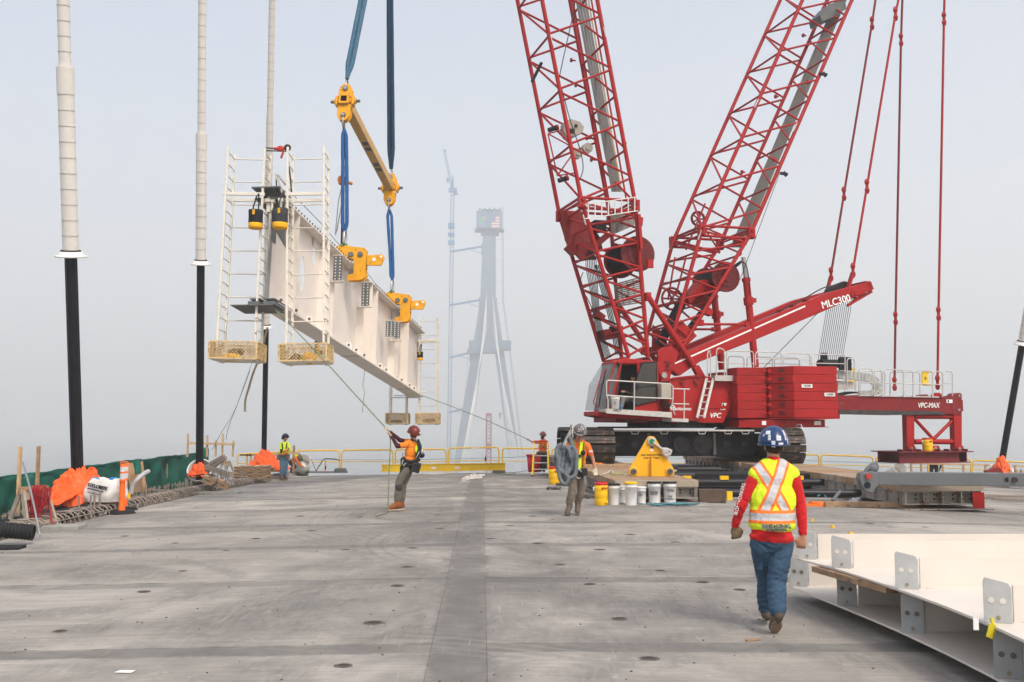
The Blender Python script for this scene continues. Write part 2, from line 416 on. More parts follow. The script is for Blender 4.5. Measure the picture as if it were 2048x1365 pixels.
for c0, c1 in cols:
    for y0, y1 in zip(rows, rows[1:]): obj('panel', slab(c0, c1, y0+JW, y1-(JW if y1 < YE else 0), R.uniform(-.002, .002), .003), dm, deck)
    for y0 in rows[1:-1]: obj('joint_strip', slab(c0, c1, y0-JW, y0+JW, -.0035, 0), dm, deck)
obj('joint_strip', slab(-.405, .045, -6, YE, -.0025, 0, 2), dm, deck)
b = slab(U0+.02, U1-.02, -6, YE-.02, -.007, 0, 14); obj('mortar_bed', b, dunder, deck)
b = MB()
for u0, u1 in ((-10.6, U0),):      # formwork shelf outside the deck edge
    b.add([(bx(u0, y), y, deckz(bx(u0, y), y)-.42) for y in (8, 44)] + [(bx(u1, y), y, deckz(bx(u1, y), y)-.42) for y in (8, 44)], [(0, 2, 3, 1)])
obj('formwork_shelf', b, woodd, deck)
b = MB()
b.grid(lambda i, j: V((bx(U1+2.2*i, 20+25*j), 20+25*j, deckz(bx(U1, 20+25*j), 20+25*j)-.42)), 1, 8); obj('formwork_shelf', b, woodd, deck)
b = MB()
b.bb((-10.9, -6, -3.5), (18, YE-1, -.6)); obj('deck_girders', b, black, deck)
# lifting pockets: mortar-filled round recesses with a ragged dark rim
plugm = M('pocket_plug', (.055, .045, .04), .9, var=.4, scale=20, c2=(.2, .16, .12), amt=.3, s2=20)
plugr = M('pocket_rim', (.13, .11, .095), .95, var=.4, scale=12)
for px, py in ((687,1332),(1298,1318),(120,1263),(748,1246),(1239,1238),(288,1184),(1180,1169),(795,1172),(452,1102),(825,1097),(815,1135),(365,1143),(1120,1130),
               (1200,1100),(1075,1087),(625,1062),(880,1058),(1020,1052),(512,1078),(1260,1070),(1320,1142),(1405,1165),(690,1100),(980,1078),(350,1087),(250,1073),
               (600,1033),(720,1035),(1065,1033),(875,1030),(1350,1085),(1480,1180),(1850,1055),(1740,1048)):
    p = G(px, py); b = MB(); r0 = R.uniform(.045, .07); n = 18; rim = []; inn = []
    for k in range(n):
        a = 2*pi*k/n; q = r0*(1+R.uniform(-.12, .2)); rim.append(p+V((cos(a)*q*1.35, sin(a)*q*1.2, .0045))); inn.append(p+V((cos(a)*r0*.95, sin(a)*r0*.95, .007)))
    b.add(rim+inn, [(i, (i+1) % n, n+(i+1) % n, n+i) for i in range(n)]); b.cur = 1
    b.add([q - V((0, 0, .001)) for q in inn], [tuple(range(n))]); obj('lifting_pocket', b, [plugr, plugm], deck)
# ------------------------------------------------------------------ far bridge tower, its tower crane, red mast
D = 1000.
conc_t = M('pylon_concrete_hazed', (.17, .24, .31), .85, var=.08, scale=.08)  # blue of the distant haze is mixed into the tower colour
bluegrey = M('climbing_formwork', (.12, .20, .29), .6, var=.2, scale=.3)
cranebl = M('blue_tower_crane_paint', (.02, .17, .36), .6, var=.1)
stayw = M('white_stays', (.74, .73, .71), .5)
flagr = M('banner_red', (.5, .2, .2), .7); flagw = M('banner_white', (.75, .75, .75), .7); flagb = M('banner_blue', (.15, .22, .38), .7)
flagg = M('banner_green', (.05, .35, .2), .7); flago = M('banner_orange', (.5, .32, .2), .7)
def A(px, py, dd=0): return at(px, py, D + dd)
tw = T('bridge_tower', 'distant pale concrete cable stay tower splitting into two legs, fading in the haze', 'tower', A(980, 960))
def TP(name, b, m, par=None):
    off = tw.location; b.v = [tuple(V(p) - off) for p in b.v]; return obj(name, b, m, par or tw)
def quadcol(p_top, p_bot, w0, w1, depth):   # tapered leg seen front-on
    b = MB(); t0, t1 = V(p_top), V(p_bot); dx = V((1, 0, 0)); dy = V((0, depth/2, 0))
    vs = []
    for c, w_ in ((t1, w1), (t0, w0)):
        vs += [c - dx*w_/2 - dy, c + dx*w_/2 - dy, c + dx*w_/2 + dy, c - dx*w_/2 + dy]
    b.add(vs, [(3, 2, 1, 0), (4, 5, 6, 7), (0, 1, 5, 4), (1, 2, 6, 5), (2, 3, 7, 6), (3, 0, 4, 7)]); return b
pxm = D/F
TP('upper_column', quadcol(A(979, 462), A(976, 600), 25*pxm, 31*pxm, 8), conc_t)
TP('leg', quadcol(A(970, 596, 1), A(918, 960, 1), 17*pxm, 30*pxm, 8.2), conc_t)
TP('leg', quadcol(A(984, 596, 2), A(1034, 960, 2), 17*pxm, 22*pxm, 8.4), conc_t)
b = MB(); b.prism([A(962, 596, -4.5), A(994, 596, -4.5), A(991, 640, -4.5), A(987, 700, -4.5), A(968, 700, -4.5), A(964, 640, -4.5)], (0, 8, 0)); TP('web_wall', b, conc_t)
b = MB()
for k in range(9):
    for x in (968, 982): b.box(A(x, 478+14*k, -4.2), (.5, .3, .6))
TP('anchor_recess', b, bluegrey).__setitem__('kind', 'stuff')
b = MB(); b.bb(A(938, 700, -8), A(1022, 684, 8)); TP('cross_beam', b, conc_t)
b = MB(); b.bb(A(934, 706, -8.6), A(1000, 700, 8)); b.bb(A(940, 682, -9), A(944, 700, -8)); b.bb(A(1000, 697, -9), A(1022, 684, -8.2)); TP('work_platform', b, bluegrey)
b = MB(); b.bb(A(953, 422, -8), A(1004, 462, 8)); b.bb(A(949, 458, -9), A(1008, 466, 9)); b.bb(A(962, 419, -6), A(1000, 424, 6)); b.bb(A(962, 466, -5), A(998, 473, 5))
for k in range(5): b.bb(A(958+10*k, 416, -7), A(961+10*k, 423, -6))
TP('climbing_formwork', b, bluegrey)
b = MB()
for k in range(9): b.cur = k % 2; b.bb(A(983, 432+2.8*k, -8.6), A(999, 434.8+2.8*k, -8.3))
b.cur = 2; b.bb(A(983, 432, -8.9), A(991, 443, -8.62)); TP('striped_banner', b, [flagr, flagw, flagb])
b = MB(); b.bb(A(955, 431, -8.6), A(972, 456, -8.3)); b.cur = 1; b.bb(A(959, 434, -8.9), A(966, 448, -8.65)); b.cur = 2; b.bb(A(966, 432, -8.9), A(971, 440, -8.65)); TP('coloured_banner', b, [flagb, flagg, flago])
b = MB(); b.bb(A(912, 870, -3), A(938, 960, -2.8)) if False else None
for k in range(14):
    y0 = 690 + 19*k; x0 = 938 - 1.5*k
    b.tube(A(x0, y0, -6), A(x0+12, y0, -6), .12, n=4)
for xx in (0, 12): b.tube(A(938+xx, 690, -6), A(916+xx, 955, -6), .14, n=4)
TP('scaffold_stair', b, bluegrey).__setitem__('kind', 'stuff')
for k in range(9):      # left and right fans of white stays
    f = k/8
    o = rod('stay', A(973.5, 585+9*k, -5) - tw.location, A(912+22*(1-f)*.9+3, 962, -30-10*k) - tw.location, .24, stayw, tw, 5)
    o = rod('stay', A(985, 585+9*k, -5) - tw.location, A(1020+22*f+4, 962, -30-10*k) - tw.location, .17, stayw, tw, 5)
b = MB(); b.tube(A(1004, 415, 3), A(1005, 600, 3), .22, n=4); b.tube(A(1005, 600, 3), A(1022, 730, 3), .22, n=4); b.tube(A(1022, 730, 3), A(1050, 960, 3), .22, n=4)
b.tube(A(1006, 415, 3), A(1007, 600, 3), .22, n=4); b.tube(A(1007, 600, 3), A(1024, 730, 3), .22, n=4); b.tube(A(1024, 730, 3), A(1052, 960, 3), .22, n=4)
for k in range(6): b.tube(A(988, 480+42*k, 3), A(1006+max(0, k-3)*6, 480+42*k, 3), .12, n=4)
TP('hoist_track', b, bluegrey)
b = MB(); b.bb(A(1015, 882, -3), A(1026, 884, 3)); b.prism([A(997, 826), A(1004, 826), A(1000, 840)], (0, 2, 0)); TP('strut', b, bluegrey)

def lattice_far(b, p0, p1, w_, n, r):
    p0, p1 = V(p0), V(p1); d = (p1-p0)/n; q = frame(p1-p0)
    c = [q.col[0]*w_/2*sx + q.col[1]*w_/2*sy for sx, sy in ((-1, -1), (1, -1), (1, 1), (-1, 1))]
    for k in c: b.tube(p0+k, p1+k, r*1.5, n=4, caps=False)
    for i in range(n):
        for j in range(4):
            a, e = c[j], c[(j+1) % 4]
            b.tube(p0+d*i+(a if i % 2 else e), p0+d*(i+1)+(e if i % 2 else a), r, n=3, caps=False)
tc_ = T('tower_crane', 'tall blue lattice tower crane tied to the distant bridge tower, jib raised', 'tower crane', A(897, 960))
def TC(name, b, m):
    off = tc_.location; b.v = [tuple(V(p) - off) for p in b.v]; return obj(name, b, m, tc_)
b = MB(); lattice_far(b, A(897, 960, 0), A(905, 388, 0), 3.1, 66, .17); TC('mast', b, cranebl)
b = MB(); lattice_far(b, A(905, 380, -2), A(889, 304, -2), 1.7, 16, .17); b.bb(A(887, 299, -2), A(892, 305, 0)); TC('jib', b, cranebl)
b = MB(); b.bb(A(897, 376, -3), A(914, 386, 3)); b.bb(A(906, 384, -3), A(915, 391, 3)); b.prism([A(900, 376), A(906, 346), A(908, 376)], (0, 1.5, 0)); b.bb(A(893, 356, -2), A(898, 366, 2)); TC('slewing_deck', b, cranebl)
for i, (y, x1) in enumerate(((500, 968), (607, 963), (712, 944), (822, 938))):
    b = MB(); b.beam(A(901-i, y+4, -1), A(x1, y-7, -2), 1.6, 1.7); b.tube(A(x1-26, y, -2), A(x1-2, y+8, -1), .3, n=5); b.bb(A(x1-5, y-12, -3), A(x1, y+12, 0)); TC('tie_arm', b, cranebl)
for i, (y, h) in enumerate(((452, 12), (470, 9), (486, 10))):
    b = MB(); b.bb(A(896, y-h/2, -3), A(909, y+h/2, 3)); TC('climbing_frame', b, cranebl) if i == 0 else TC('collar', b, cranebl)
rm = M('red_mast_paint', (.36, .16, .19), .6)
t_ = T('lattice_mast', 'small faded red lattice mast rising behind the yellow railing, left of the tower right leg', 'mast', at(977, 960, 330))
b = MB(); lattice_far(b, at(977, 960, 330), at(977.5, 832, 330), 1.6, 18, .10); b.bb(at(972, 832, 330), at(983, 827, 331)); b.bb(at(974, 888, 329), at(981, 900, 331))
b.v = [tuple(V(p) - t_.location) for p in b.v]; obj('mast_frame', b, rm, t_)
# ------------------------------------------------------------------ the red crawler crane
CX, CY, YAW = 5.75, 36.5, radians(16)
crane = T('crawler_crane', 'huge red lattice boom crawler crane with stacked counterweights standing on timber mats', 'crane', (CX, CY, 0), YAW)
RZ = Matrix.Rotation(YAW, 3, 'Z'); RZi = RZ.inverted(); CO = V((CX, CY, 0))
def LP(px, py, n):
    """crane-local point at local y = n on the sight line of that picture point (x rearwards, y away, z up)"""
    d = RZi @ ray(px, py); o = RZi @ (V((0, 0, CAMZ)) - CO)
    return o + d*((n - o.y)/d.y)
def part(name): 
    o = bpy.data.objects.new(name, None); COL.objects.link(o); o.parent = crane; return o
def far(p, n): return V((p.x, n, p.z))
WB = 1.2
def lerp(a, b, t): return a*(1-t) + b*t
# ---- boom
def polyline(pts):
    """piecewise linear function of z"""
    pts = sorted(pts, key=lambda p: p.z)
    def f(z):
        for a, b in zip(pts, pts[1:]):
            if z <= b.z or b is pts[-1]: return lerp(a, b, (z-a.z)/(b.z-a.z))
    return f
def lattice_boom(name, Bl, Dl, zj, wid, r_ch, r_br, nb_low, s_up, ztop, phase=0.0):
    """Bl, Dl: near chords as functions; far chords mirrored; zj the joint level between butt and insert"""
    root = part(name)
    ch = []
    z0 = Bl.z0
    def pt(f, z, side):
        p = f(z); wv = wid(z); return V((p.x, -wv if side else wv, p.z))
    fs = {'B': lambda z: pt(Bl.f, z, 1), 'D': lambda z: pt(Dl.f, z, 1), 'A': lambda z: pt(Bl.f, z, 0), 'C': lambda z: pt(Dl.f, z, 0)}
    for k, f in fs.items():
        lv = [z0] + [z for z in Bl.kn if z0 < z < ztop] + [ztop]
        for a, b in zip(lv, lv[1:]): rod('chord', f(a), f(b), r_ch, red, root, 12)
    # levels of the bracing
    lv = [lerp(z0, zj, t) for t in [i/nb_low for i in range(nb_low+1)]]
    z = zj
    while z + s_up < ztop: z += s_up; lv.append(z)
    for i, (a, b) in enumerate(zip(lv, lv[1:])):
        m_ = (a+b)/2
        for c1, c2 in (('A', 'B'), ('C', 'D')):
            rod('brace', fs[c1](a), fs[c2](a), r_br, red, root)
            rod('brace', fs[c2](a+.05), fs[c1](b-.05), r_br, red, root)
        for c1, c2 in (('B', 'D'), ('A', 'C')):
            rod('brace', fs[c1](a+.06), fs[c2](lerp(a, b, .48)), r_br, red, root)
            rod('brace', fs[c2](lerp(a, b, .52)), fs[c1](b-.06), r_br, red, root)
        if i == nb_low:
            for c1, c2 in (('B', 'D'), ('A', 'C'), ('A', 'B'), ('C', 'D')):
                rod('brace', fs[c1](a+.12), fs[c2](a+.12), r_br*1.25, red, root); rod('brace', fs[c1](a-.25), fs[c2](a-.25), r_br*1.25, red, root)
            for k in 'ABCD':
                b_ = MB(); p = fs[k](a-.06); b_.box(p, (.26, .22, .42)); b_.tube(p-V((0, .17, -.09)), p+V((0, .17, .09)), .055, n=10); b_.tube(p-V((0, .17, .12)), p+V((0, .17, -.12)), .055, n=10)
                obj('chord_lug', b_, red, root, bev=.02)
    return root, fs
class LN: pass
def line(pts, n):
    o = LN(); q = [LP(x, y, n) for x, y in pts]; q.sort(key=lambda p: p.z); o.f = polyline(q); o.z0 = q[0].z; o.kn = [p.z for p in q[1:-1]]; return o
Bb = line([(1084, 0), (1165, 412), (1258, 716)], -WB); Db = line([(1195, 0), (1270, 400), (1296, 716)], -WB)
zB = max(Bb.z0, Db.z0); Bb.z0 = zB; zjb = LP(1167, 402, -WB).z; Bb.kn = [zjb]; Db.kn = [zjb]
boom, bf = lattice_boom('boom', Bb, Db, zjb, lambda z: WB, .075, .042, 6, 1.93, 24.5)
Bm = line([(1605, 0), (1405, 455), (1338, 700)], -WB); Dm = line([(1704, 0), (1489, 497), (1362, 700)], -WB)
zM = max(Bm.z0, Dm.z0); Bm.z0 = zM; zjm = LP(1404, 458, -WB).z; Bm.kn = [zjm]; Dm.kn = [zjm]
mast, mf = lattice_boom('mast', Bm, Dm, zjm, lambda z: WB, .072, .040, 5, 1.72, 22.5)
# extra members, plates and fittings of the two lattice sections
def ladder_local(name, p0, p1, wdir, wl, n, mat, par, r=.022):
    b = MB(); b.beam(p0, p1, .05, .03); b.beam(p0+wdir*wl, p1+wdir*wl, .05, .03)
    for k in range(n): q = lerp(p0, p1, (k+.5)/n); b.tube(q, q+wdir*wl, r, n=6)
    return obj(name, b, mat, par)
p0, p1 = LP(1170, 438, -1.42), LP(1276, 422, -1.42); ladder_local('ladder', p0, p1, (LP(1170, 412, -1.42)-p0).normalized(), .5, 8, white, boom)
def slab2(b, poly, n0, n1): b.prism([LP(x, y, n0) for x, y in poly], (0, n1-n0, 0))
def gratings(poly, n):
    b = MB(); pts = [LP(x, y, n) for x, y in poly]
    for k in range(13): b.beam(lerp(pts[0], pts[3], k/12), lerp(pts[1], pts[2], k/12), .03, .05)
    for k in range(5): b.beam(lerp(pts[0], pts[1], k/4), lerp(pts[3], pts[2], k/4), .03, .03)
    obj('service_grating', b, M('grating_brown', (.22, .18, .15), .7, .3, var=.2), boom)
gratings([(1222, 432), (1268, 410), (1268, 450), (1222, 470)], .2); gratings([(1228, 570), (1278, 556), (1284, 605), (1236, 612)], .3)
drumr = M('drum_red', (.13, .010, .012), .55, var=.2, scale=3, c2=(.05, .01, .01), amt=.35, s2=5)
def drum(par, px, py, r, n0, n1, ropec, tilt=0):
    c0 = LP(px, py, n0); c1 = V((c0.x, n1, c0.z)); b = MB(); th = .06
    b.tube(c0, c0+V((0, th, 0)), r, n=36); b.tube(c0-V((0, .08, 0)), c0, r*.3, n=16); b.tube(c0-V((0, .03, 0)), c0, r*.62, n=24)
    for k in range(6):
        a = k*pi/3; b.tube(c0+V((cos(a)*r*.8, -.02, sin(a)*r*.8)), c0+V((cos(a)*r*.8, .02, sin(a)*r*.8)), .03, n=6)
    root = obj('winch', b, drumr, par); obj('drum_flange', MB().tube(c1-V((0, th, 0)), c1, r, n=36), drumr, root)
    b = MB(); prof = []
    m_ = int((n1-n0-.12)/.035); 
    for k in range(m_*2+1): prof.append((r*.8+(.012 if k % 2 else 0), th+(n1-n0-2*th)*k/(m_*2)))
    b.lathe(prof, 36, c0, Matrix.Rotation(-pi/2, 3, 'X')); obj('rope_layer', b, ropec, root)
    return root, c0
drum(boom, 1276, 508, .64, -1.02, .7, black)
b = MB(); q = LP(1300, 528, -1.38); b.box(q, (.22, .12, .3)); b.beam(LP(1276, 430, -1.3), LP(1281, 500, -1.3), .25, .1); slab2(b, [(1277, 432), (1287, 436), (1285, 452), (1276, 462)], -1.35, -1.2); obj('winch_bracket', b, red, boom)
b = MB()
slab2(b, [(1123, 423), (1168, 424), (1178, 470), (1192, 520), (1160, 520), (1142, 500), (1130, 480)], .3, .36)
slab2(b, [(1140, 455), (1176, 440), (1200, 475), (1206, 500), (1170, 505)], .75, .8)
b.beam(LP(1180, 500, .4), LP(1216, 470, .4), .3, .2); b.beam(LP(1134, 492, .3), LP(1150, 508, .3), .25, .3)
slab2(b, [(1196, 620), (1212, 632), (1208, 640), (1192, 634)], .1, .5); slab2(b, [(1206, 660), (1240, 655), (1242, 675), (1212, 680)], .0, .7)
split('machinery_plate', b, redd, boom)
b = MB(); b.bb(LP(1190, 440, .2), LP(1207, 466, .5)); b.bb(LP(1228, 652, -.2), LP(1236, 668, .3)); split('valve_block', b, black, boom)
def hose(par, pts, r, mat=hoseb, nm='hose', n=5):
    # smooth through the given local points
    P = [V(p) for p in pts]; out = []
    for i in range(len(P)-1):
        a, b_, c, d = P[max(0, i-1)], P[i], P[i+1], P[min(len(P)-1, i+2)]
        for k in range(6):
            t = k/6; out.append(.5*((2*b_)+(c-a)*t+(2*a-5*b_+4*c-d)*t*t+(3*b_-a-3*c+d)*t**3))
    out.append(P[-1]); b = MB(); b.path(out, r, n); return obj(nm, b, mat, par)
for k in range(7):
    s_ = k*2.6
    hose(boom, [LP(1176+s_, 498, .3), LP(1172+s_*1.3, 530, .2), LP(1182+s_*.9, 590, .3), LP(1190+s_*.8, 650, .3), LP(1206+s_, 715, .3)], .016)
for k in range(4): hose(boom, [LP(1190+k*3, 530, .4), LP(1202+3*k, 580, .5), LP(1216+3*k, 630, .5), LP(1232+3*k, 710, .5)], .02)
hose(boom, [LP(1150, 0, -.3), LP(1146, 30, -.3), LP(1118, 160, -1.05), LP(1124, 180, -1), LP(1140, 240, -1), LP(1160, 300, -.9), LP(1166, 340, -.9), LP(1155, 380, -1), LP(1185, 420, -.5)], .018)
hose(boom, [LP(1166, 545, .4), LP(1160, 570, .4), LP(1176, 600, .3), LP(1185, 620, .3)], .018)
# pale grey cable reels and twin work lights inside the boom
greyreel = M('beige_reel', (.36, .32, .28), .5, var=.1)
def reel(px, py, r, n, w_):
    c = LP(px, py, n); b = MB(); b.tube(c, c+V((0, .04, 0)), r, n=24); b.tube(c+V((0, w_, 0)), c+V((0, w_+.04, 0)), r, n=24); b.tube(c-V((0, .05, 0)), c+V((0, w_, 0)), r*.5, n=16)
    o = obj('cable_reel', b, greyreel, boom); b = MB(); b.tube(c+V((0, .04, 0)), c+V((0, w_, 0)), r*.82, n=20); obj('cable_winding', b, hoseb, o)
reel(1176, 296, .19, .1, .16); reel(1156, 307, .18, -.3, .16)
b = MB(); slab2(b, [(1128, 246), (1140, 238), (1160, 244), (1168, 254), (1166, 264), (1150, 272), (1134, 274), (1128, 262)], -.3, .1)
b.cur = 1; c = LP(1144, 262, -.33); b.box(c, (.2, .05, .14)); b.box(LP(1152, 252, -.33), (.1, .05, .1)); obj('electrical_box', b, [greyreel, black], boom)
for px, py in ((1104, 258), (1124, 359)):
    a_, c = LP(px-7, py+3, -.6), LP(px+8, py-2, -.6); b = MB(); b.tube(a_, c, .085, n=12); b.cur = 1; b.tube(c, c+(c-a_).normalized()*.08, .1, n=12); obj('work_light', b, [black, red], boom)
b = MB(); P_ = [LP(1096, 268, -.6), LP(1115, 352, -.6)]
b.tube(P_[0], P_[1], .025); b.tube(P_[0], LP(1126, 260, -.6), .025); b.tube(P_[1], LP(1152, 346, -.6), .025); b.tube(P_[0], LP(1140, 292, -.6), .025); b.tube(P_[1], LP(1144, 310, -.6), .025); obj('light_frame', b, red, boom)
b = MB(); b.beam(LP(1083, 126, -.4), LP(1064, 164, -.4), .1, .1); obj('strip_lamp', b, black, boom)
for (x, y) in ((1144, 121), (1153, 171), (1175, 277), (1184, 320)):
    b = MB(); c = LP(x, y, .9); b.tube(c, c+V((.14, 0, 0)), .03); b.tube(c-V((.06, 0, 0)), c, .08, n=10); obj('sheave_stub', b, red, boom)
for (x, y) in ((1206, 83), (1217, 134), (1236, 246), (1246, 287)):
    b = MB(); c = LP(x, y, -.9); b.tube(c, c+V((.12, 0, 0)), .05); obj('sheave_stub', b, red, boom)
# bundle of hoist ropes running up inside the boom, in four flat bands, plus red guy bars
for i in range(4):
    for j in range(3):
        x0 = 1154 + i*6.2 + j*1.7; x1 = 1224 + i*4.6 + j*1.4
        rod('hoist_rope', LP(x0-34, -170, .2), LP(x1, 384, .2), .020, M('galvanised_rope', (.20, .19, .18), .5, .5, var=.3, scale=30), boom, 6)
rod('rope_guide', LP(1182-34, -170, .25), LP(1243, 384, .25), .034, woodn, boom, 6)
for x0, x1 in ((1149, 1217), (1187, 1252)): rod('guy_bar', LP(x0-34, -170, .95), LP(x1, 396, .95), .036, red, boom, 8)
# hook block above the picture, carried by the boom
hk = V((-10.6, 0, 20.0))
b = MB(); b.box(hk+V((0, 0, .6)), (.9, .5, 1.0)); b.path([hk+V((cos(a)*.28, 0, -.25+sin(a)*.28)) for a in [pi*1.05*k/10 + pi*.95 for k in range(11)]], .09, 8); b.tube(hk, hk+V((0, 0, .4)), .1); obj('hook_block', b, yel, crane, bev=.04)
for k in range(4): rod('hoist_line', hk+V((-.3+.2*k, 0, 1)), hk+V((-.3+.2*k, 0, 10)), .02, rope_m, crane, 5)
# ---- mast fittings
drum(mast, 1452, 554, .56, -1.0, .6, M('green_black_rope', (.03, .04, .035), .5, .2))
b = MB(); c = LP(1344, 598, .2); 
for k in range(6): a = k*pi/3; b.tube(c, c+V((cos(a)*.36, 0, sin(a)*.36)), .035)
b.path([c+V((cos(2*pi*k/28)*.4, 0, sin(2*pi*k/28)*.4)) for k in range(28)], .045, 8, True); obj('sheave', b, redd, mast)
b = MB(); c = LP(1396, 438, .4); b.path([c+V((cos(2*pi*k/24)*.26, 0, sin(2*pi*k/24)*.26)) for k in range(24)], .05, 8, True)
for k in range(5): a = k*2*pi/5; b.tube(c, c+V((cos(a)*.26, 0, sin(a)*.26)), .03)
obj('sheave', b, redd, mast)
b = MB(); slab2(b, [(1362, 640), (1394, 672), (1352, 712), (1334, 700), (1340, 676)], -1.12, -1.06); slab2(b, [(1306, 650), (1330, 668), (1338, 700), (1304, 712)], 1.0, 1.06)
slab2(b, [(1404, 560), (1436, 560), (1430, 585), (1396, 590), (1380, 610), (1376, 596)], -.5, .2); slab2(b, [(1396, 580), (1420, 600), (1408, 620), (1380, 608)], .5, .6); slab2(b, [(1420, 615), (1427, 622), (1424, 632), (1408, 626)], -1.2, -.9)
split('stiffening_plate', b, red, mast)
b = MB(); b.beam(LP(1372, 590, 0), LP(1318, 690, 0), .26, .3); b.beam(LP(1402, 628, .3), LP(1384, 652, .3), .2, .2); obj('tilt_cylinder', b, black, mast)
for k in range(5): hose(mast, [LP(1486, 520, -.6), LP(1470+2*k, 530, -.6), LP(1440+3*k, 552, -.5), LP(1415+3*k, 600, -.4), LP(1370+3*k, 660, -.3), LP(1330+3*k, 712, -.2)], .02)
hose(mast, [LP(1482, 524, -1.3), LP(1492, 530, -1.3), LP(1498, 560, -1.3), LP(1500, 590, -1.3)], .02)
for i in range(5):
    for j in range(2):
        rod('mast_rope', LP(1672+i*4.6+j*2.1, 0, .3), LP(1462+i*4.8+j*2.2, 495, .3), .028, M('galvanised_rope', (.2, .2, .2)), mast, 5)
rod('rope_guide', LP(1700, 10, .32), LP(1492, 480, .32), .034, woodn, mast, 6)
rod('guy_rope', LP(1560, 345, -1.35), LP(1480, 560, -1.35), .012, rope_m, mast, 5)
b = MB(); 
for x, y in ((1640, 148), (1561, 347)): b.beam(LP(x, y, -1.3), LP(x+14, y+2, -1.3), .07, .1); b.beam(LP(x+6, y-3, -1.3), LP(x+12, y+6, -1.3), .05, .1)
split('rope_bracket', b, black, mast)
for x, y in ((1676, 36), (1612, 72), (1622, 165), (1557, 194), (1554, 320), (1490, 345)):
    b = MB(); c = LP(x, y, -.9 if x in (1676, 1622, 1554) else .9); b.tube(c-V((.1, 0, 0)), c, .03); b.tube(c-V((.16, 0, 0)), c-V((.1, 0, 0)), .08, n=10); obj('sheave_stub', b, red, mast)
b = MB(); slab2(b, [(1640, 30), (1660, 8), (1690, 0), (1693, 18), (1668, 34), (1644, 44)], -.2, .6); obj('rope_guard', b, dgrey, mast)
for x0, y0, x1, y1 in ((1405, 478, 1300+5, 640), (1414, 470, 1448, 500), (1400, 470, 1440, 505), (1408, 500, 1452, 507)): pass
for q in (((1385, 392), (1340, 500)), ((1410, 408), (1372, 500)), ((1408, 455), (1486, 488)), ((1412, 462), (1440, 505)), ((1350, 482), (1440, 506)), ((1350, 515), (1336, 600)), ((1372, 515), (1352, 590))):
    rod('brace', LP(*q[0], .4), LP(*q[1], .2), .035, red, mast)
# white stickers on chords
for x, y, r_ in ((1103, 80, -.24), (1209, 65, -.24), (1513, 207, .46), (1590, 255, .46), (1399, 470, .3), (1169, 440, -.3)):
    p = LP(x, y, -WB-.08); b = MB(); d_ = V((sin(r_), 0, cos(r_))); b.beam(p-d_*.18, p+d_*.18, .012, .09, V((0, 1, 0))); obj('sticker', b, letter, boom if x < 1300 else mast)
# ---- boom backstop and red connector
rod('backstop', LP(1294, 590, -1.35), LP(1394, 742, -1.35), .10, red, crane, 14)
b = MB(); b.box(LP(1397, 746, -1.35), (.24, .24, .5), Matrix.Rotation(-.55, 3, 'Y')); b.tube(LP(1398, 750, -1.6), LP(1398, 750, -1.1), .09); b.box(LP(1296, 594, -1.32), (.18, .2, .3)); obj('backstop_lug', b, red, crane, bev=.02)
rod('backstop', far(LP(1294, 590, -1.35), 1.35), far(LP(1394, 742, -1.35), 1.35), .10, red, crane, 14)
rod('brace', LP(1302, 668, -1.3), LP(1345, 683, -1.3), .04, red, crane)
# ---- live mast beams with lettering
prof = [(1338, 738), (1376, 703), (1504, 649), (1654, 586), (1742, 563), (1748, 579), (1636, 628), (1509, 681), (1400, 724), (1360, 752)]
P3 = [LP(x, y, -1.25) for x, y in prof]
lm = part('rope_beam')
b = MB(); b.prism(P3, (0, .45, 0)); obj('side_beam', b, red, lm, bev=.02)
P4 = [far(p, .9) for p in P3]; b = MB(); b.prism(P4, (0, .35, 0)); obj('side_beam', b, red, lm, bev=.02)
b = MB(); b.prism([LP(x, y, -1.257) for x, y in ((1349, 726), (1610, 611), (1611, 614), (1350, 729))], (0, -.003, 0)); obj('pinstripe', b, letter, lm)
b = MB(); e0, e1 = P3[4], P3[5]; b.prism([e0, e1, e1+V((-.25, 0, -.0)), e0+V((-.25, 0, 0))], (0, 2.5, 0)); obj('end_plate', b, red, lm)
def tube_l(nm, pts, r, mat, par): 
    b = MB(); b.path(pts, r, 8); return obj(nm, b, mat, par)
tube_l('top_cylinder', [LP(1520, 646, -1.0), LP(1648, 594, -1.0)], .09, redd, lm)
tube_l('top_cylinder', [LP(1400, 700, -.9), LP(1490, 664, -.9)], .05, dgrey, lm)
for px in (1560, 1585, 1611): b = MB(); yy = 629-(px-1560)*.42; b.box(LP(px, yy-2, -1.0), (.12, .3, .22)); obj('bracket', b, redd, lm)
for k in range(4): hose(lm, [LP(1372, 705-k*1, -.6+.1*k), LP(1440, 676, -.6+.1*k), LP(1520, 640, -.6+.1*k), LP(1600, 602, -.6+.1*k), LP(1650, 575, -.5+.1*k), LP(1690, 571, -.4+.1*k)], .025)
# rope drums on the beam head
b = MB()
for k in range(9): c = LP(1664+3.2*k, 590-k*1.2, -.6); b.path([c+V((cos(a)*.3, .02, sin(a)*.3)) for a in [2*pi*j/22 for j in range(22)]], .045, 6, True)
b.tube(LP(1674, 588, -.9), LP(1674, 588, .9), .24, n=20); obj('rope_sheaves', b, rope_m, lm)
b = MB(); c = LP(1711, 587, -1.27); b.tube(c+V((0, -.05, 0)), c, .09, n=6); b.box(c+V((-.06, .0, 0)), (.24, .03, .26), Matrix.Rotation(.4, 3, 'Y')); obj('pin_nut', b, red, lm)
b = MB(); b.beam(LP(1694, 612, -1.1), LP(1744, 583, -1.1), .05, .1); b.beam(LP(1712, 592, -1.1), LP(1706, 606, -1.1), .04, .08); b.beam(LP(1730, 586, -1.1), LP(1694, 612, -1.1), .04, .08); obj('drop_bracket', b, red, lm)
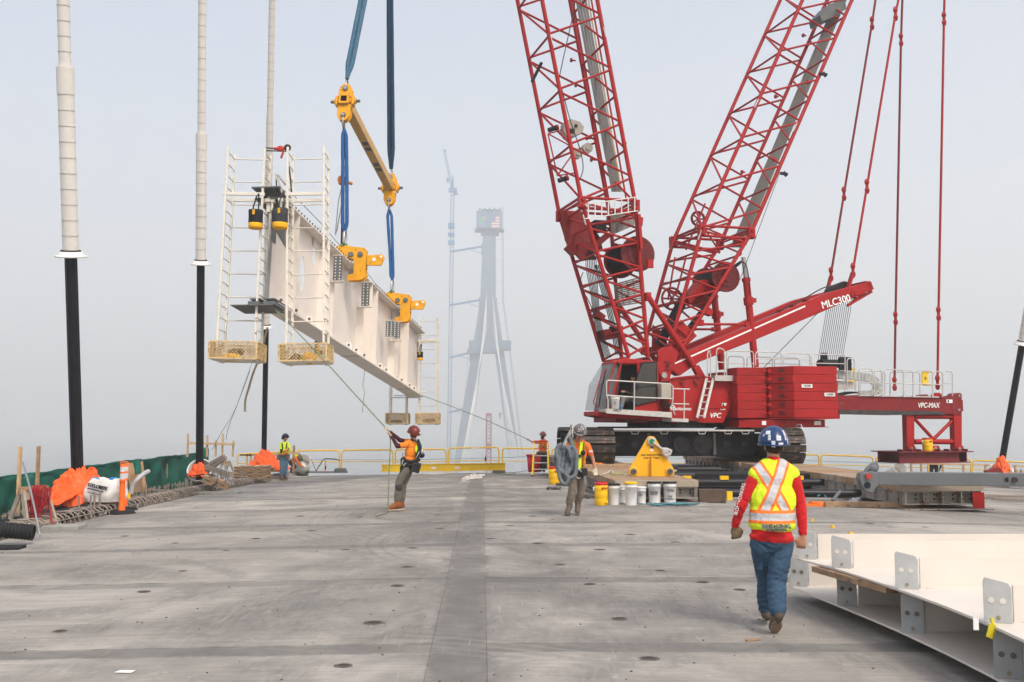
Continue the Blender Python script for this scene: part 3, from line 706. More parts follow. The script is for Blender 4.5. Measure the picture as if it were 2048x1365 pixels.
d_ = (LP(1700, 593, -1.27)-LP(1654, 606, -1.27)).normalized()
text('lettering', 'MLC300', .37, LP(1672, 604, -1.268), d_, V((0, 1, 0)).cross(-d_) if False else d_.cross(V((0, 1, 0)))*(-1) if d_.cross(V((0, 1, 0))).z < 0 else d_.cross(V((0, 1, 0))), letter, lm, bold=.006)
# folding struts
def strut(x0, y0, x1, y1, n, xs, ys):
    r_ = part('support_strut'); a_, m_, c = LP(x0, y0, n), LP(xs, ys, n), LP(x1, y1, n)
    rod('piston_rod', a_, m_, .085, steel, r_, 14); rod('cylinder', m_, c, .13, red, r_, 16)
    b = MB(); d_ = (c-a_).normalized(); q = m_+d_*.02; b.tube(q, q+d_*.12, .16, n=16); q = lerp(m_, c, .22); b.tube(q, q+d_*.28, .18, n=16); b.box(q+V((.2, 0, -.1)), (.22, .1, .16)); split('clamp', b, red, r_)
strut(1487, 515, 1511, 735, -1.15, 1492, 556); strut(1425, 560, 1444, 740, 1.15, 1428, 590)
for y, x0, x1, n in ((649, 1399, 1500, -1.15), (659, 1384, 1434, 1.15)):
    r_ = rod('link_rod', LP(x0, y, n), LP(x1, y, n), .045, red, crane); b = MB(); b.box(LP(x0, y-3, n), (.3, .16, .22)); b.box(LP(x1-5, y, n), (.24, .16, .16)); split('link_clevis', b, red, crane, bev=.02)
# pendants
def pendant(pts, n, nm='pendant_bar'):
    r_ = part('pendant')
    P_ = [LP(x, y, n) for x, y in pts]
    for a_, c in zip(P_, P_[1:]):
        rod(nm, a_, c, .046, redd if n > 0 else red, r_, 8)
    for p in P_[1:]:
        b = MB(); b.ell(p+V((0, 0, .16)), (.105, .05, .14)); b.ell(p-V((0, 0, .16)), (.105, .05, .14)); b.box(p, (.09, .07, .36))
        b.tube(p+V((0, -.09, .15)), p+V((0, .09, .15)), .045, n=8); b.tube(p+V((0, -.09, -.15)), p+V((0, .09, -.15)), .045, n=8)
        obj('link_plate', b, red, r_)
pendant([(1796, -300), (1744, 47), (1688, 388), (1662, 549)], 1.0)
pendant([(1860, -300), (1791, 28), (1734, 373), (1706, 541)], -1.0)
b = MB(); b.beam(LP(1662, 552, 1.0), LP(1655, 580, 1.0), .16, .09); b.beam(LP(1706, 545, -1.0), LP(1694, 582, -1.0), .18, .09); b.beam(LP(1694, 578, -1.0), LP(1680, 592, -1.0), .12, .09); obj('pendant_foot', b, red, lm)
pendant([(1815, -300), (1802, 80), (1791, 637), (1789, 768)], 1.0)
pendant([(1896, -300), (1888, 38), (1877, 628), (1875, 765)], -1.0)
# reeving ropes
for k in range(13):
    rod('reeving_rope', LP(1656+4.1*k, 603-k*.8, -.7+k*.1), LP(1634+4.0*k, 735, -.6+.08*k), .011, rope_m, lm, 5)
rod('guy_rope', LP(1640, 622, -1.3), LP(1528, 735, -1.3), .014, rope_m, lm, 5)
b = MB(); b.tube(LP(1640, 728, -.9), LP(1696, 728, .2), .16, n=12); b.box(LP(1690, 728, -.9), (.5, .1, .5)); b.box(LP(1648, 722, .3), (.2, .2, .6)); obj('lower_sheave_nest', b, black, crane)

# ---- upper works
uw = part('machinery_deck')
b = MB(); slab2(b, [(1338, 760), (1352, 757), (1403, 752), (1430, 754), (1484, 762), (1500, 765), (1500, 800), (1462, 815), (1447, 846), (1344, 846), (1338, 838)], -1.5, 1.4); obj('side_house', b, red, uw, bev=.025)
b = MB(); slab2(b, [(1450, 800), (1680, 800), (1680, 838), (1460, 846)], -1.2, 1.2); obj('rear_frame', b, redd, uw)
b = MB(); slab2(b, [(1340, 759), (1346, 755), (1352, 754.5), (1405, 749), (1409, 752), (1352, 758)], -1.56, -1.5); slab2(b, [(1344, 834), (1448, 836), (1446, 846), (1344, 845)], -1.54, -1.5)
slab2(b, [(1415, 812), (1452, 812), (1462, 790), (1468, 791), (1456, 818), (1415, 817)], -1.54, -1.5); split('edge_trim', b, red, uw)
for x in (1364, 1392):
    b = MB(); b.box(LP(x, 764, -1.53), (.16, .05, .1)); b.tube(LP(x, 766, -1.57), LP(x+4, 775, -1.57), .02); obj('lifting_lug', b, redd, uw)
b = MB(); b.box(LP(1461, 788, -1.515), (.16, .02, .16)); obj('hatch', b, redd, uw)
for x, y in ((1449, 810), (1446, 817)):
    b = MB(); p = LP(x, y, -1.512); b.box(p, (.2, .012, .12)); b.cur = 1; b.box(p+V((-.05, -.008, 0)), (.06, .008, .08)); obj('decal', b, [letter, letterk], uw)
XD, ZD = (1, 0, 0), (0, 0, 1)
text('lettering', 'VPC', .25, LP(1430, 832, -1.52), XD, ZD, letter, uw, bold=.006, shear=.25, sx=.95)
text('lettering', 'Manitowoc', .175, LP(1362, 818, -1.515), XD, ZD, letter, uw, bold=.006)
b = MB(); p = LP(1345, 816, -1.515); b.path([p+V((cos(a)*.085, 0, sin(a)*.085)) for a in [2*pi*j/16 for j in range(14)]], .016, 5); obj('emblem', b, letter, uw)
# pivot plate with bore and pin
b = MB(); slab2(b, [(1316, 702), (1328, 695), (1344, 694), (1356, 702), (1358, 710), (1344, 740), (1340, 762), (1322, 765), (1316, 730)], -1.55, -1.4); slab2(b, [(1316, 702), (1328, 695), (1344, 694), (1356, 702), (1358, 710), (1344, 740), (1340, 762), (1322, 765), (1316, 730)], 1.3, 1.45); split('pivot_plate', b, red, uw, bev=.02)
b = MB(); c = LP(1327, 751, -1.55); b.tube(c+V((0, -.08, 0)), c, .10, n=20); obj('pivot_pin', b, steel, uw)
b = MB(); c = LP(1335, 732, -1.55); b.tube(c+V((0, -.03, 0)), c, .07, n=16); b.cur = 1; b.tube(c+V((0, -.035, 0)), c+V((0, -.031, 0)), .045, n=16); b.cur = 0; b.box(c+V((0, -.02, .13)), (.24, .03, .04)); b.box(c+V((0, -.02, -.13)), (.24, .03, .04)); obj('bore_ring', b, [redd, black], uw)
# foot frame below the boom
b = MB(); slab2(b, [(1250, 722), (1300, 716), (1330, 760), (1330, 846), (1300, 846), (1232, 845), (1232, 834), (1230, 834)], -.9, 1.3); obj('boom_foot_frame', b, redd, uw)
# ---- cab
cab = part('operator_cab')
glass = bpy.data.materials.new('cab_glass'); glass.use_nodes = True; g_ = glass.node_tree.nodes['Principled BSDF']
g_.inputs['Base Color'].default_value = (.14, .19, .20, 1); g_.inputs['Roughness'].default_value = .05; g_.inputs['Alpha'].default_value = .35
glassd = bpy.data.materials.new('tinted_glass'); glassd.use_nodes = True; g_ = glassd.node_tree.nodes['Principled BSDF']
g_.inputs['Base Color'].default_value = (.05, .05, .048, 1); g_.inputs['Roughness'].default_value = .06; g_.inputs['Alpha'].default_value = .80
N0, N1 = -2.35, -1.25
def bar2(b, a_, c, n, w_=.08, d_=.1): b.beam(LP(*a_, n), LP(*c, n), w_, d_, V((0, 1, 0)))
b = MB(); slab2(b, [(1192, 823), (1314, 833), (1314, 840), (1214, 836), (1192, 832)], N0, N1+.1); slab2(b, [(1268, 815), (1314, 800), (1314, 834), (1268, 832)], N0, N0+.06); obj('cab_floor', b, red, cab, bev=.02)
b = MB(); slab2(b, [(1226, 723), (1246, 719), (1248, 716), (1306, 722), (1316, 724), (1316, 728), (1240, 728), (1226, 730)], N0, N1); obj('cab_roof', b, red, cab, bev=.03)
b = MB(); slab2(b, [(1245, 728), (1312, 728), (1312, 828), (1232, 822)], N1-.03, N1); obj('cab_dark_backing', b, black, cab)  # black sheet added to make the cab interior read dark
b = MB()
for n in (N0+.04, N1-.04):
    bar2(b, (1228, 728), (1213, 790), n, .05); bar2(b, (1213, 790), (1216, 824), n, .05) ; bar2(b, (1242, 724), (1226, 790), n, .07); bar2(b, (1226, 790), (1222, 825), n, .07)
    bar2(b, (1276, 724), (1278, 800), n, .08); bar2(b, (1314, 724), (1314, 832), n, .08)
b.beam(LP(1193, 823, N0+.04), LP(1193, 823, N1-.04), .08, .08)
obj('cab_frame', b, red, cab, bev=.01)
b = MB(); slab2(b, [(1226, 727), (1241, 727), (1225, 790), (1218, 824), (1194, 821), (1201, 770)], N0+.01, N0+.025); slab2(b, [(1226, 727), (1241, 727), (1225, 790), (1218, 824), (1194, 821), (1201, 770)], N1-.025, N1-.01); split('side_glass', b, glass, cab)
b = MB(); f0, f1, f2 = LP(1226, 727, N0), LP(1201, 768, N0), LP(1193, 821, N0); dn = V((0, N1-N0, 0)); 
for a_, c in ((f0, f1), (f1, f2)): b.prism([a_, c, c+dn, a_+dn], (.012, 0, .002))
obj('windscreen', b, glass, cab)
b = MB(); slab2(b, [(1284, 726), (1313, 724), (1313, 802), (1270, 812), (1264, 800), (1266, 776)], N0-.03, N0-.01); obj('open_door_glass', b, glassd, cab)
b = MB()
for a_, c in (((1284, 726), (1313, 724)), ((1313, 724), (1313, 802)), ((1313, 802), (1270, 812)), ((1266, 776), (1313, 772)), ((1284, 726), (1266, 776)), ((1266, 776), (1270, 812))): bar2(b, a_, c, N0-.02, .03, .05)
b.box(LP(1274, 775, N0-.05), (.08, .05, .16)); obj('door_frame', b, black, cab)
b = MB(); bar2(b, (1212, 738), (1204, 775), N0, .025, .03); bar2(b, (1204, 775), (1198, 812), N0, .025, .03); bar2(b, (1210, 742), (1196, 800), N0+.3, .02, .02); bar2(b, (1234, 726), (1240, 732), N0-.06, .08, .06); obj('wiper', b, black, cab)
hose(cab, [LP(1212, 738, N0-.1), LP(1200, 760, N0-.2), LP(1190, 795, N0-.2), LP(1187, 806, N0-.2), LP(1198, 814, N0-.1)], .018, red, 'mirror_arm')
b = MB(); b.box(LP(1268, 808, -1.8), (.5, .5, .12)); b.box(LP(1282, 790, -1.8), (.12, .5, .7)); b.box(LP(1250, 790, -1.6), (.3, .12, .4)); b.box(LP(1300, 790, -1.3), (.2, .3, 1.)); obj('seat', b, black, cab)
# operator seated in the cab
# ---- cab platform and railing
wk = part('cab_walkway'); NP = -3.0
b = MB(); slab2(b, [(1212, 818), (1340, 829), (1340, 834.5), (1212, 824)], NP, NP+.7); b.prism([LP(1212, 817.5, NP-.02), LP(1344, 825, NP-.02), LP(1344, 836, NP-.02), LP(1212, 827, NP-.02)], (0, .03, 0)); obj('platform', b, alu, wk)
def rail(par, pts, n, r=.022, nm='railing', mat=galv):
    b = MB(); b.path([LP(x, y, n) for x, y in pts], r, 8); return obj(nm, b, mat, par)
rail(wk, [(1216, 824), (1216, 800), (1213, 790), (1213, 764), (1216, 761), (1300, 766), (1340, 768), (1346, 773), (1346, 800), (1343, 812), (1350, 830)], NP)
rail(wk, [(1213, 791), (1270, 795), (1346, 798)], NP); rail(wk, [(1269, 764), (1268, 828)], NP); rail(wk, [(1346, 778), (1379, 779)], NP+.3); rail(wk, [(1346, 808), (1378, 809)], NP+.3); rail(wk, [(1369, 779), (1368, 838)], NP+.3)
b = MB(); slab2(b, [(1343, 837), (1377, 838), (1377, 845), (1343, 843)], NP+.25, NP+1.); obj('step', b, alu, wk)
text('lettering', 'FACT', .12, LP(1235, 821.5, NP-.025), (1, 0, -.06), ZD, letterk, wk, bold=.006)
b = MB(); p = LP(1329, 783, -2.5); b.box(p, (.36, .3, .46)); o_ = obj('junction_box', b, M('junction_beige', (.42, .39, .33), .6), wk, bev=.015)
for k in range(4): hose(wk, [LP(1323+4*k, 793, -2.6), LP(1326+3*k, 808, -2.65), LP(1337, 815-k, -2.65), LP(1345, 806-2*k, -2.6), LP(1344, 796, -2.5)], .013)
# ---- ladder on the house
b = MB(); a0, a1 = LP(1394, 836, -1.9), LP(1413, 757, -1.62); wv = V((.26, 0, 0)); b.beam(a0, a1, .09, .05, V((0, 1, 0))); b.beam(a0+wv, a1+wv, .09, .05, V((0, 1, 0)))
for k in range(6): q = lerp(a0, a1, (k+.3)/5.8); b.beam(q, q+wv, .10, .03)
obj('ladder', b, galv, uw)
# top deck and handrails
b = MB(); slab2(b, [(1430, 751), (1500, 752), (1500, 763), (1430, 762)], -1.75, -1.5); split('walkway_edge', b, alu, uw)
def hoop(x0, x1, yt, yb, n, mid=True, par=None):
    par = par or uw
    b = MB(); b.path([LP(x0, yb, n), LP(x0, yt+6, n), LP(x0+2, yt+1, n), LP(x0+6, yt, n), LP(x1-6, yt+1, n), LP(x1-2, yt+2.5, n), LP(x1, yt+7, n), LP(x1, yb, n)], .022, 8)
    if mid: b.tube(LP(x0, (yt+yb)/2, n), LP(x1, (yt+yb)/2+1, n), .018)
    obj('railing', b, galv, par)
hoop(1415, 1421, 702, 755, -1.7, False); hoop(1433, 1449, 697, 752, -1.7); hoop(1453, 1507, 702, 752, -1.7); hoop(1511, 1563, 704, 731, -2.6); hoop(1567, 1620, 707, 731, -2.6); hoop(1623, 1690, 709, 745, -2.6)
hoop(1456, 1488, 713, 740, 1.5); hoop(1494, 1545, 714, 740, 1.5); hoop(1549, 1599, 716, 740, 1.5)
# ---- counterweight slabs
cw = part('counterweight_stack')
numr = M('number_plate', (.78, .78, .75), .5, var=.05)
XA, XB, XC = LP(1545, 790, -2.55).x, LP(1588, 790, -3.1).x, LP(1675, 790, -3.1).x
XL0, XL1 = LP(1483, 790, -2.3).x, LP(1531, 790, -2.3).x
for k in range(6):
    zt = lerp(LP(1620, 732.5, -3.1), LP(1620, 835.5, -3.1), k/6).z - .005; zb = lerp(LP(1620, 732.5, -3.1), LP(1620, 835.5, -3.1), (k+1)/6).z + .004
    jx = R.uniform(-.02, .02)
    b = MB(); b.prism([(XA+jx, -2.3, zb), (XB+jx, -3.1, zb), (XC+jx, -3.1, zb), (XC+jx, -1.3, zb), (XA+jx, -1.3, zb)], (0, 0, zt-zb)); o_ = obj('counterweight_slab', b, red, cw, bev=.008)
    b = MB(); b.prism([(XL0+jx, -2.0, zb-.02), (XL1+jx, -2.3, zb-.02), (XL1+.12, -2.2, zb-.02), (XL1+.12, -1.2, zb-.02), (XL0+jx, -1.2, zb-.02)], (0, 0, zt-zb)); obj('counterweight_slab', b, red, cw, bev=.008)
    b = MB(); b.prism([(XA, 1.3, zb), (XC, 1.3, zb), (XC, 3.1, zb), (XB, 3.1, zb), (XA, 2.3, zb)], (0, 0, zt-zb)); obj('counterweight_slab', b, red, cw, bev=.008)
    b = MB(); p = V((XL1+.1, -2.38, (zt+zb)/2)); b.tube(p, p-V((.32, 0, 0)), .018); b.tube(p-V((0, .06, 0)), p+V((.0, .02, 0)), .07, n=10); obj('tie_rod', b, red, cw)
    dv = V((XB-XA, -.8, 0)).normalized(); text('lettering', '10t', .2, V((lerp(XA, XB, .5), -2.7, (zt+zb)/2)) + V((-.02, -.03, 0)), dv, ZD, letterk, cw, bold=.004)
b = MB(); b.bb((XL1+.16, -1.9, LP(1620, 830, -3.1).z), (XA-.02, -1.3, LP(1620, 735, -3.1).z)); obj('hose_gap', b, rubber, cw)
b = MB(); zt = LP(1620, 836, -3.1).z; b.prism([(XA-.1, -2.4, zt-.04), (XB, -3.15, zt-.04), (XC, -3.15, zt-.04), (XC, 3.15, zt-.04), (XB, 3.15, zt-.04), (XA-.1, 2.4, zt-.04)], (0, 0, .035))
zt2 = zt-.05; b.prism([(XL0, -2.1, zt2-.28), (XC-.25, -2.9, zt2-.28), (XC-.25, 2.9, zt2-.28), (XL0, 2.1, zt2-.28)], (0, 0, .02)); b.prism([(XL0+.1, -1.9, zt2-.26), (XB-.1, -2.75, zt2-.26), (XC-.3, -2.75, zt2-.26), (XC-.3, 2.75, zt2-.26), (XL0+.1, 1.9, zt2-.26)], (0, 0, .25)); obj('counterweight_tray', b, red, cw)
b = MB(); b.box((XC-.6, -2.76, zt2-.13), (.26, .01, .14)); b.box((XB-.9, -2.62, zt2-.13), (.16, .01, .14)); obj('decal', b, letter, cw)
for px, py, s_ in ((1614, 772.3, '143389'), (1659.5, 789.6, '143389')):
    p = LP(px, py, -3.125); b = MB(); b.box(p, (.42, .006, .12)); o_ = obj('number_plate', b, numr, cw); text('lettering', s_, .10, p - V((0, .006, 0)), XD, ZD, letterk, o_, bold=.004)
# ---- rear extension beam
vb = part('extension_beam'); NB = -1.15
b = MB(); slab2(b, [(1660, 791), (1905, 796), (1905, 829), (1860, 828), (1660, 826)], NB, NB+.4); slab2(b, [(1902, 796), (1912, 787), (1921, 786), (1924, 789), (1924, 830), (1905, 830)], NB-.01, NB+.41); obj('side_beam', b, redd, vb, bev=.015)
bb_ = MB(); bb_.v = [(v[0], -v[1], v[2]) for v in b.v]; bb_.f = [f[::-1] for f in b.f]; bb_.sm = b.sm; bb_.mi = b.mi; obj('side_beam', bb_, redd, vb, bev=.015)
b = MB(); slab2(b, [(1675, 820), (1880, 823), (1893, 829), (1770, 831), (1675, 829)], NB-.05, NB-.012); obj('greased_track', b, M('greasy_steel', (.05, .045, .045), .5, var=.3), vb)
b = MB(); b.bb(LP(1700, 800, NB+.4), LP(1724, 824, -NB-.4)); b.bb(LP(1850, 800, NB+.4), LP(1874, 824, -NB-.4)); slab2(b, [(1905, 792), (1920, 792), (1920, 828), (1905, 828)], NB+.4, -NB-.4); split('cross_member', b, redd, vb)
b = MB(); slab2(b, [(1720, 790), (1878, 793.5), (1878, 796), (1720, 792.5)], NB-.06, -NB); split('walkway_edge', b, alu, vb)
b = MB(); slab2(b, [(1864, 795), (1870, 786), (1880, 786), (1888, 795)], NB-.05, NB+.1); p = LP(1877, 790, NB-.06); b.tube(p, p+V((0, .3, 0)), .055, n=12); obj('pendant_lug', b, red, vb)
for y in (792, 820):
    b = MB(); p = LP(1919, y, NB-.05); b.tube(p, p+V((0, .2, 0)), .05, n=12); obj('pin', b, steel, vb)
text('lettering', 'VPC-MAX', .27, LP(1857, 811.5, NB-.02), XD, ZD, letter, vb, bold=.006, shear=.2, sx=.83)
b = MB(); p = LP(1899, 803, NB-.015); b.box(p, (.27, .01, .13)); b.cur = 1; b.box(p+V((-.06, -.006, 0)), (.07, .008, .09)); obj('decal', b, [letter, letterk], vb)
for x0, x1, yt, yb in ((1718, 1745, 737, 793), (1749, 1763, 739, 794), (1766, 1807, 739, 794), (1808, 1826, 741, 795), (1827, 1865, 741, 795), (1866, 1885, 743, 795), (1886, 1905, 742, 792)): hoop(x0, x1, yt, yb, NB-.1, True, vb)
hoop(1694, 1709, 717, 780, NB, False, vb); hoop(1720, 1770, 742, 790, 1.2, True, vb); hoop(1780, 1840, 744, 790, 1.2, True, vb); hoop(1690, 1712, 745, 785, 1.2, True, vb)
b = MB(); slab2(b, [(1845, 744), (1857, 744), (1857, 770), (1845, 770)], NB-.05, NB+.0); b.path([LP(x, y, NB) for x, y in ((1845, 745), (1862, 745), (1866, 748), (1866, 768), (1862, 771), (1845, 771))], .018, 6); obj('safety_gate', b, yrail, vb)
b = MB(); slab2(b, [(1702, 737), (1709, 737), (1709, 765), (1702, 765)], .6, .64); b.path([LP(x, y, .6) for x, y in ((1712, 738), (1696, 738), (1692, 745), (1692, 762), (1712, 766))], .02, 6); obj('safety_gate', b, yrail, vb)
b = MB(); p = LP(1851, 757, NB-.06); b.tube(p, p+V((0, .01, 0)), .06, n=14); obj('gate_sign', b, M('sign_dark_yellow', (.3, .2, .01)), vb)
ct = [(1660, 746), (1675, 750), (1690, 751), (1705, 752), (1720, 754), (1735, 756), (1746, 760), (1753, 767), (1756, 776), (1752, 785), (1744, 789), (1730, 790), (1718, 790)]
ca_m = M('cable_carrier', (.42, .43, .41), .5, .2, var=.15)
cc = part('cable_carrier'); cc.parent = vb
for k, (a_, c) in enumerate(zip(ct, ct[1:])):
    for h in (0, 1):
        p, q = LP(*a_, -.7), LP(*c, -.7); m0, m1 = lerp(p, q, h*.5), lerp(p, q, h*.5+.46)
        if k < 1 and h == 0: continue
        b = MB(); b.beam(m0, m1, .30, .16, V((0, 1, 0))) if False else b.box((m0+m1)/2, (.16 if False else .3, .16, (m1-m0).length), frame(m1-m0, V((0, 1, 0))) ); obj('carrier_link', b, ca_m, cc)
b = MB(); slab2(b, [(1676, 762), (1706, 764), (1706, 778), (1676, 780)], -.6, -.2); obj('equipment_box', b, alu, vb)
for k in range(4): hose(vb, [LP(1672, 795-2*k, -.5), LP(1695, 788-k, -.5), LP(1715, 786, -.5), LP(1726, 790, -.5)], .03)
# hanging leg frame and its foot
lf = part('rear_leg_frame')
b = MB(); slab2(b, [(1813, 830), (1829, 830), (1829, 903), (1815, 903)], NB+.02, NB+.3); obj('leg', b, red, lf, bev=.015); b = MB(); slab2(b, [(1908, 830), (1924, 830), (1924, 903), (1910, 903)], NB+.02, NB+.3)
obj('leg', b, red, lf, bev=.015)
for n in (NB+.16,):
    for a_, c, r_ in (((1829, 834), (1908, 834), .09), ((1829, 884), (1908, 884), .10), ((1829, 838), (1866, 878), .065), ((1908, 838), (1868, 878), .065)):
        p, q = LP(*a_, NB+.16), LP(*c, NB+.16); rod('truss_tube', far(p, n), far(q, n), r_, red, lf, 12)
for x in (1824, 1872, 1920):
    b = MB(); slab2(b, [(x-9, 904), (x-6, 892), (x+6, 892), (x+10, 904)], NB-.03, NB+.03); p = LP(x, 897, NB-.06); b.cur = 1; b.tube(p, p+V((0, .12, 0)), .055, n=10); obj('foot_lug', b, [red, steel], lf)
b = MB(); P_ = [LP(1797, 906, -1.75), LP(1946, 906, -1.75)]; z = P_[0].z; x0, x1 = P_[0].x, P_[1].x
b.bb((x0, -1.8, z), (x1, -.1, z+.04)); b.bb((x0+.15, -1.6, z-.36), (x1-.5, -1.5, z)); b.bb((x0+.15, -.4, z-.36), (x1-.15, -.3, z)); b.bb((x0+.1, -1.7, z-.4), (x1-.1, -.2, z-.36)); b.bb((x0+.4, -1.5, z-.36), (x0+.5, -.4, z)); b.bb((x1-.6, -1.5, z-.36), (x1-.5, -.4, z)); b.bb((x1-.2, -1.6, z-.36), (x1-.15, -.3, z))
for k in range(8): xx = lerp(V((x0, 0, 0)), V((x1, 0, 0)), (k+.5)/8).x; b.bb((xx, -1.7, z+.04), (xx+.02, -1.4, z+.12))
obj('foot_pad', b, M('dark_red_oxide', (.16, .02, .025), .55, var=.15), lf)
# ---- slewing ring, car body and crawlers (square to the bridge)
ca = part('car_body'); ca.rotation_euler = (0, 0, radians(3) - YAW)
b = MB(); zz = 1.66
prof_ = [(1.58, zz), (1.58, zz+.05), (1.5, zz+.05), (1.5, zz+.2), (1.58, zz+.2), (1.58, zz+.26)]
b.lathe(prof_, 72); ring = obj('slewing_ring', b, black, ca)
b = MB()
for k in range(110): a = 2*pi*k/110; b.box((cos(a)*1.52, sin(a)*1.52, zz+.125), (.06, .045, .15), a)
obj('ring_teeth', b, black, ring, kind='stuff')
b = MB(); b.bb((-2.6, -1.75, .70), (2.6, 1.75, 1.55)); obj('centre_box', b, black, ca, bev=.03)
def cplate(x0, x1, z0, z1, y=-1.78):
    return MB().bb((x0, y, z0), (x1, y+.04, z1))
for x0, x1 in ((-2.45, -2.0), (-1.9, -1.2), (1.2, 1.9), (2.0, 2.5)): obj('side_plate', cplate(x0, x1, .74, 1.5), black, ca, bev=.01)
for cx_, r_ in ((0, .28), (.75, .34), (-.75, .34), (-1.6, .12), (1.6, .12), (2.2, .09), (-2.2, .09)):
    b = MB(); b.tube((cx_, -1.80, 1.1), (cx_, -1.74, 1.1), r_, n=26); b.tube((cx_, -1.83, 1.1), (cx_, -1.8, 1.1), r_*.4, n=16); obj('round_cover', b, M('black_gloss', (.02, .02, .024), .3), ca)
for x_ in (-1.15, 1.15): obj('pipe_column', MB().tube((x_, -1.86, .75), (x_, -1.86, 1.5), .055), dgrey, ca)
b = MB(); b.bb((-2.75, -2.35, 1.56), (2.4, -1.7, 1.61)); obj('catwalk', b, alu, ca)
for x_ in (-1.7, -.7, .6, 1.5, 2.1): b = MB(); b.path([(x_-.13, -2.34, 1.56), (x_-.1, -2.34, 1.47), (x_+.1, -2.34, 1.47), (x_+.13, -2.34, 1.56)], .016, 6); obj('foot_rung', b, galv, ca)
b = MB(); b.bb((1.6, -1.5, 1.62), (2.7, -.9, 1.70)); b.bb((-2.9, -2.2, 1.66), (-1.5, -1.8, 1.72)); obj('step_plate', b, black, ca)
shoe_me = None
def crawler(xc):
    global shoe_me
    cr = bpy.data.objects.new('crawler', None); COL.objects.link(cr); cr.parent = crane
    m_ = Matrix.Rotation(radians(3) - YAW, 4, 'Z'); cr.location = m_ @ V((xc, 0, 0)); cr.rotation_euler = (0, 0, radians(3) - YAW)
    zb, zt, L_ = .50, 1.62, 3.1; rr = (zt-zb)/2; zc = (zt+zb)/2
    per = 4*L_ + 2*pi*rr; n = 58
    if shoe_me is None:
        b = MB(); b.box((0, 0, 0), (1.2, .225, .10)); b.box((0, .0, .045), (1.14, .06, .05)); b.box((-.3, 0, -.06), (.1, .2, .08)); b.box((.3, 0, -.06), (.1, .2, .08))
        for sx in (-.48, .48):
            for sy in (-.06, .09): b.tube((sx, sy, .03), (sx, sy, .05), .02, n=6)
        shoe_me = b.mesh('track_shoe', trackm)
    for k in range(n):
        s = per*k/n
        if s < 2*L_: p, a = V((0, -L_+s, zb)), pi
        elif s < 2*L_+pi*rr: t = (s-2*L_)/rr; p, a = V((0, L_+sin(t)*rr, zc-cos(t)*rr)), pi + t
        elif s < 4*L_+pi*rr: p, a = V((0, L_-(s-2*L_-pi*rr), zt)), 0
        else: t = (s-4*L_-pi*rr)/rr; p, a = V((0, -L_-sin(t)*rr, zc+cos(t)*rr)), t
        o = bpy.data.objects.new('track_shoe', shoe_me); COL.objects.link(o); o.parent = cr; o.location = p; o.rotation_euler = (a + R.uniform(-.03, .03), 0, 0)
    b = MB(); b.bb((-.42, -L_-.1, zb+.28), (.42, L_+.1, zt-.16)); obj('track_frame', b, black, cr, bev=.03)
    for y_ in (-L_, L_):
        b = MB(); b.tube((-.48, y_, zc), (.48, y_, zc), rr*.74, n=28); b.tube((-.5, y_, zc), (.5, y_, zc), .18, n=16); obj('sprocket', b, black, cr)
    for k in range(9): b = MB(); y_ = -L_+.5+k*(2*L_-1)/8; b.tube((-.34, y_, zb+.17), (.34, y_, zb+.17), .13, n=14); obj('track_roller', b, black, cr)
    return cr
c1 = crawler(-3.18); c2 = crawler(3.12)
for cr_, s_ in ((c1, -1), (c2, 1)):
    b = MB(); b.path([(s_*.72, -3.0, 1.15), (s_*.72, -3.0, 1.68), (s_*.72, -2.9, 1.78), (s_*.72, -2.5, 1.78), (s_*.72, -2.4, 1.7), (s_*.72, -2.4, 1.2)], .022, 8); obj('grab_rail', b, galv, cr_)
b = MB(); b.beam((-1.05, -2.6, .95), (-.72, -2.6, 1.6), .55, .06); obj('folding_step', b, alu, c1)
# ------------------------------------------------------------------ hanging steel girder
g0, g1 = at(532, 604, 24.4), at(833, 793, 41.3)
gA = (g1-g0); GL = gA.length; gA.normalize(); gS = V((gA.y, -gA.x, 0)).normalized(); gU = gS.cross(gA).normalized()
if gU.z < 0: gU = -gU
gM = Matrix((gA, -gS, gU)).transposed().to_4x4()      # x along, y to the left, z up
gM.translation = g0
gH = 2.62
gir = bpy.data.objects.new('steel_girder', None); COL.objects.link(gir); gir.matrix_world = gM
tag(gir, 'long cream steel plate girder hanging in the air above the deck on blue slings', 'girder')
gI = gM.inverted()
def gp(px, py, yl=0.):
    """girder-local point on the plane local y = yl"""
    o = gI @ V((0, 0, CAMZ)); d = gI.to_3x3() @ ray(px, py); return o + d*((yl - o.y)/d.y)
# web with hand holes: built as strips around an oval and a slot
hx, hz_ = gp(603, 548).x, gp(603, 548).z; sx_, sz_ = gp(626, 510).x, gp(626, 510).z
def plate_with_hole(x0, x1, z0, z1, cx, cz, rx, rz, th, n=24, sq=False):
    b = MB(); out = []; inn = []
    for k in range(n):
        a = 2*pi*(k+.5)/n; c, s = cos(a), sin(a)
        m_ = max(abs(c), abs(s)); ex, ez = c/m_, s/m_
        out.append((x1 if ex > .999 else x0 if ex < -.999 else (x0+x1)/2+ex*(x1-x0)/2, z1 if ez > .999 else z0 if ez < -.999 else (z0+z1)/2+ez*(z1-z0)/2))
        inn.append((cx+rx*(ex if sq else c), cz+rz*(ez if sq else s)))
    for y in (-th/2, th/2):
        vs = [(p[0], y, p[1]) for p in out] + [(p[0], y, p[1]) for p in inn]
        b.add(vs, [((i, (i+1) % n, n+(i+1) % n, n+i) if y < 0 else (n+i, n+(i+1) % n, (i+1) % n, i)) for i in range(n)])
    vs = [(p[0], -th/2, p[1]) for p in inn] + [(p[0], th/2, p[1]) for p in inn]
    b.add(vs, [(i, (i+1) % n, n+(i+1) % n, n+i) for i in range(n)])
    # corners
    return b
wt = .02
xa, xb = hx-.75, hx+.75; xc = sx_+.5
